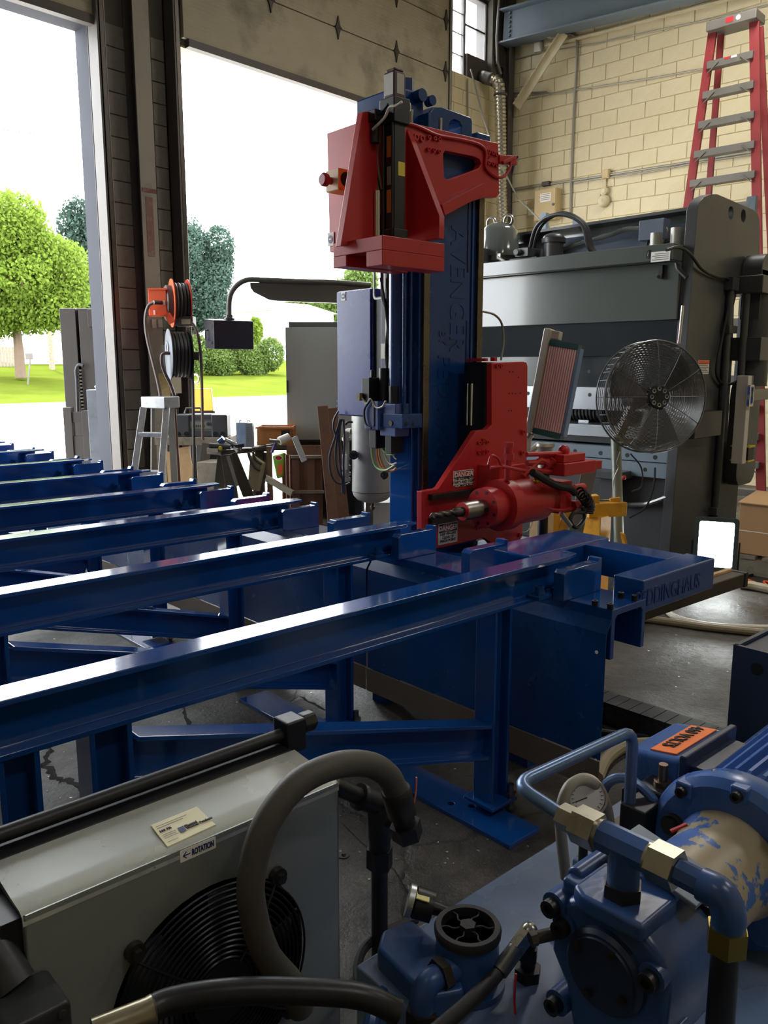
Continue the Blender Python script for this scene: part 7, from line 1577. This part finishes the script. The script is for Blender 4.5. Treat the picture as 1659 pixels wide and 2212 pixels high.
part(MB().add([BD(540, 985, D+.5), BD(566, 1002, D+.5), BD(556, 1062, D+.45), BD(534, 1055, D+.45), BD(546, 980, D+.6), BD(575, 1000, D+.6), BD(562, 1062, D+.6), BD(540, 1050, D+.6)], [(0,1,2,3),(7,6,5,4),(0,4,5,1),(1,5,6,2),(2,6,7,3),(3,7,4,0)]), 'sheet', mat('beige_canvas', '#93876c', .85, var=.15, scale=14), bgb, bevel=.01)
part(MB().tube([BD(537, 978, D+.48), BD(541, 992, D+.48), BD(552, 1010, D+.48), BD(563, 1016, D+.48)], .016, 8, 5).tube([BD(546, 976, D+.5), BD(552, 992, D+.5), BD(566, 1003, D+.5)], .013, 8, 5), 'strap', DKSTEEL, bgb, kind='stuff')
solo(MB().beam(BD(636, 944, D-.05), BD(658, 997, D-.12), .05, .03, up=FW), 'aluminium_bar', ALU, 'short bright aluminium bar leaning on the slatted box', 'metal bar', bevel=.003)
# leaning timbers
solo(MB().beam(BD(697, 878, 7.05), gnd(722, 6.85), .085, .10, up=FW), 'timber_beam', WOOD, 'left of two brown timbers leaning beside the air tank', 'timber', bevel=.004)
solo(MB().beam(BD(712, 882, 7.2), gnd(742, 7.1), .13, .05, up=FW), 'timber_beam', WOOD, 'right of two brown timbers leaning beside the air tank', 'timber', bevel=.004)
# grey cabinet, raised on a base
D = 8.35; gc = empty('grey_cabinet', gnd(680, D+.3), 'W', 'large smooth grey steel cabinet standing in the right doorway', 'cabinet')
GCM = mat('grey_cabinet_gloss', '#a0a29d', .18, var=.06, scale=2, rvar=.05); part(fbox(MB(), 621, 707, 790, 953, D, .5), 'body', GCM, gc, bevel=.004); part(fbox(MB(), 624, 695, 790, 707, D+.04, .4), 'top_tray', GREY_P, gc, bevel=.004)
part(fbox(MB(), 630, 953, 785, 1080, D+.1, .35, z0=0), 'base', BLACK, gc); part(fbox(MB(), 619, 822, 623, 848, D-.01, .03), 'hinge', GREY_D, gc); part(fbox(MB(), 619, 950, 790, 955, D-.015, .04), 'sill', BLACK, gc)
for y in (867, 877): part(MB().cyl(BD(728, y, D-.002), BD(728, y, D-.012), .012, n=12), 'knob', CHROME, gc)
solo(fbox(MB(), 728, 690, 808, 1080, D+.7, .4, z0=0), 'dark_backing', BLACK, 'dark steel post behind the grey cabinet', 'post') if False else None
# pendant and its arm
pn = empty('control_pendant', BD(495, 755, 7.6), 'W', 'black control pendant box hanging from a curved grey arm', 'control box')
D = 7.6; PB = mat('pendant_black', '#1c1e26', .3, var=.1); 
q0 = BD(461, 690, D); fbk = []
part(MB().add([BD(461, 691, D), BD(547, 694, D+.1), BD(548, 755, D+.1), BD(463, 754, D), BD(440, 689, D+.22), BD(530, 690, D+.36), BD(530, 750, D+.36), BD(444, 752, D+.22)], [(0,1,2,3),(7,6,5,4),(0,4,5,1),(1,5,6,2),(2,6,7,3),(3,7,4,0)]), 'box', PB, pn, bevel=.004)
part(MB().tube([BD(447, 713, D+.15), BD(443, 714, D+.12), BD(444, 732, D+.12), BD(448, 733, D+.15)], .008, 8, 4), 'handle', CHROME, pn)
for dx, dy in ((0, 0), (4, 0), (0, 4), (4, 4)): part(MB().cyl(BD(454+dx, 738+dy, D+.05), BD(453+dx, 738+dy, D+.03), .006, n=8), 'cable_hole', ALU, pn)
part(MB().lathe(BD(495, 690, D+.15), UP, [(-.005, .05), (.01, .05), (.014, .035), (.04, .032)], 20), 'swivel', GREY_D, pn)
ARM = mat('arm_grey', '#5f5c58', .35, var=.08)
part(MB().tube([BD(495, 688, D+.15), BD(495, 655, D+.15), BD(500, 632, D+.15), BD(516, 613, D+.16), BD(538, 604, D+.17), BD(570, 605, D+.2), BD(650, 608, D+.3), BD(720, 610, D+.42), BD(800, 616, D+.55)], .024, 14, 6), 'tube', ARM, pn)
ap = [BD(a, b, D+dd) for a, b, dd in ((540, 610, .17), (541, 622, .17), (548, 631, .18), (580, 647, .21), (600, 650, .24), (740, 655, .45), (800, 656, .55), (800, 618, .55), (650, 612, .3))]
n_ = len(ap); part(MB().add(ap + [v + FW*.05 for v in ap], [tuple(range(n_)), tuple(range(2*n_-1, n_-1, -1))] + [(i, (i+1) % n_, n_+(i+1) % n_, n_+i) for i in range(n_)]), 'fairing', ARM, pn)
part(MB().beam(BD(800, 636, D+.55), gnd(800, D+.55), .1, .1, up=FW), 'post', ARM, pn)
# air receiver with piping and hanging cables
D = 6.2; at_ = gnd(804, D); zb0, zb1 = BD(804, 1085, D).z, BD(804, 860, D).z; rr = 45*D/1807
art = empty('air_tank', at_, 'W', 'grey vertical air tank hanging behind the blue column', 'air tank')
TK = mat('tank_grey_paint', '#9a9a98', .42, .2, var=.15, scale=5, spots='#77766f', spot_amt=.4, spot_scale=7)
part(MB().lathe((at_.x, at_.y, zb0), UP, [(0, .02), (.005, rr*.45), (.025, rr*.75), (.055, rr*.93), (.09, rr), (1.25, rr), (1.30, rr*.8), (1.33, rr*.3)], 40), 'shell', TK, art)
part(MB().lathe((at_.x, at_.y, zb0+.088), UP, [(0, rr+.002), (.004, rr+.002)], 40), 'weld_seam', STEEL_D, art)
for px, py in ((764, 983), (829, 1026)): q = BD(px, py, D-rr*.85); part(MB().lathe(q + FW*.02, -FW, [(0, .034), (.02, .034), (.022, .024), (.03, .024), (.03, .012), (.02, .011)], 18), 'plug', STEEL_D, art)
part(MB().cyl((at_.x, at_.y, zb0), (at_.x, at_.y, zb0-.06), .012).hexn((at_.x, at_.y, zb0-.03), (at_.x, at_.y, zb0-.05), .02), 'drain', STEEL_D, art)
PIPEW = mat('grey_white_pipe', '#a6a194', .5, .2, var=.15)
part(MB().tube([BD(760, 932, D), BD(752, 932, D+.02), BD(748, 938, D+.02), BD(748, 960, D+.02), BD(748, 1040, D+.02)], .024, 12, 4), 'side_pipe', PIPEW, art)
for y in (945, 985, 1005, 1020, 1032): part(MB().cyl(BD(748, y, D+.02), BD(748, y+7, D+.02), .033, n=14), 'pipe_collar', PIPEW, art)
part(fbox(MB(), 739, 982, 750, 1015, D-.02, .01), 'valve_tag', WHITE, art)
part(fbox(MB(), 806, 1086, 850, 1160, D+.1, .3, z0=0), 'stand', mat('pale_plate', '#b9bab6', .5, var=.1), art); part(MB().beam(gnd(775, D+.2), BD(775, 1060, D+.2), .06, .06, up=FW), 'stand_leg', STEEL_D, art)
cb2 = empty('cable_bundle', BD(738, 1060, 5.02), 'W', 'bundle of grey cables looping below the blue cabinet', 'cables')
DCB = mat('grey_cable', '#4c4c50', .5, var=.12)
for pts in (((731, 888), (722, 905), (720, 925), (726, 940)), ((735, 905), (722, 950), (712, 985), (714, 1020), (725, 1040), (745, 1047), (756, 1043)), ((738, 905), (728, 950), (725, 990), (730, 1020), (740, 1035)), ((736, 906), (733, 940), (734, 990), (738, 1030), (740, 1065)), ((742, 906), (744, 950), (742, 1000), (743, 1040), (743, 1068)), ((746, 918), (752, 912), (762, 912))):
    part(MB().tube([BD(a, b, 5.02) for a, b in pts], .0068, 7, 6), 'cable', DCB, cb2)
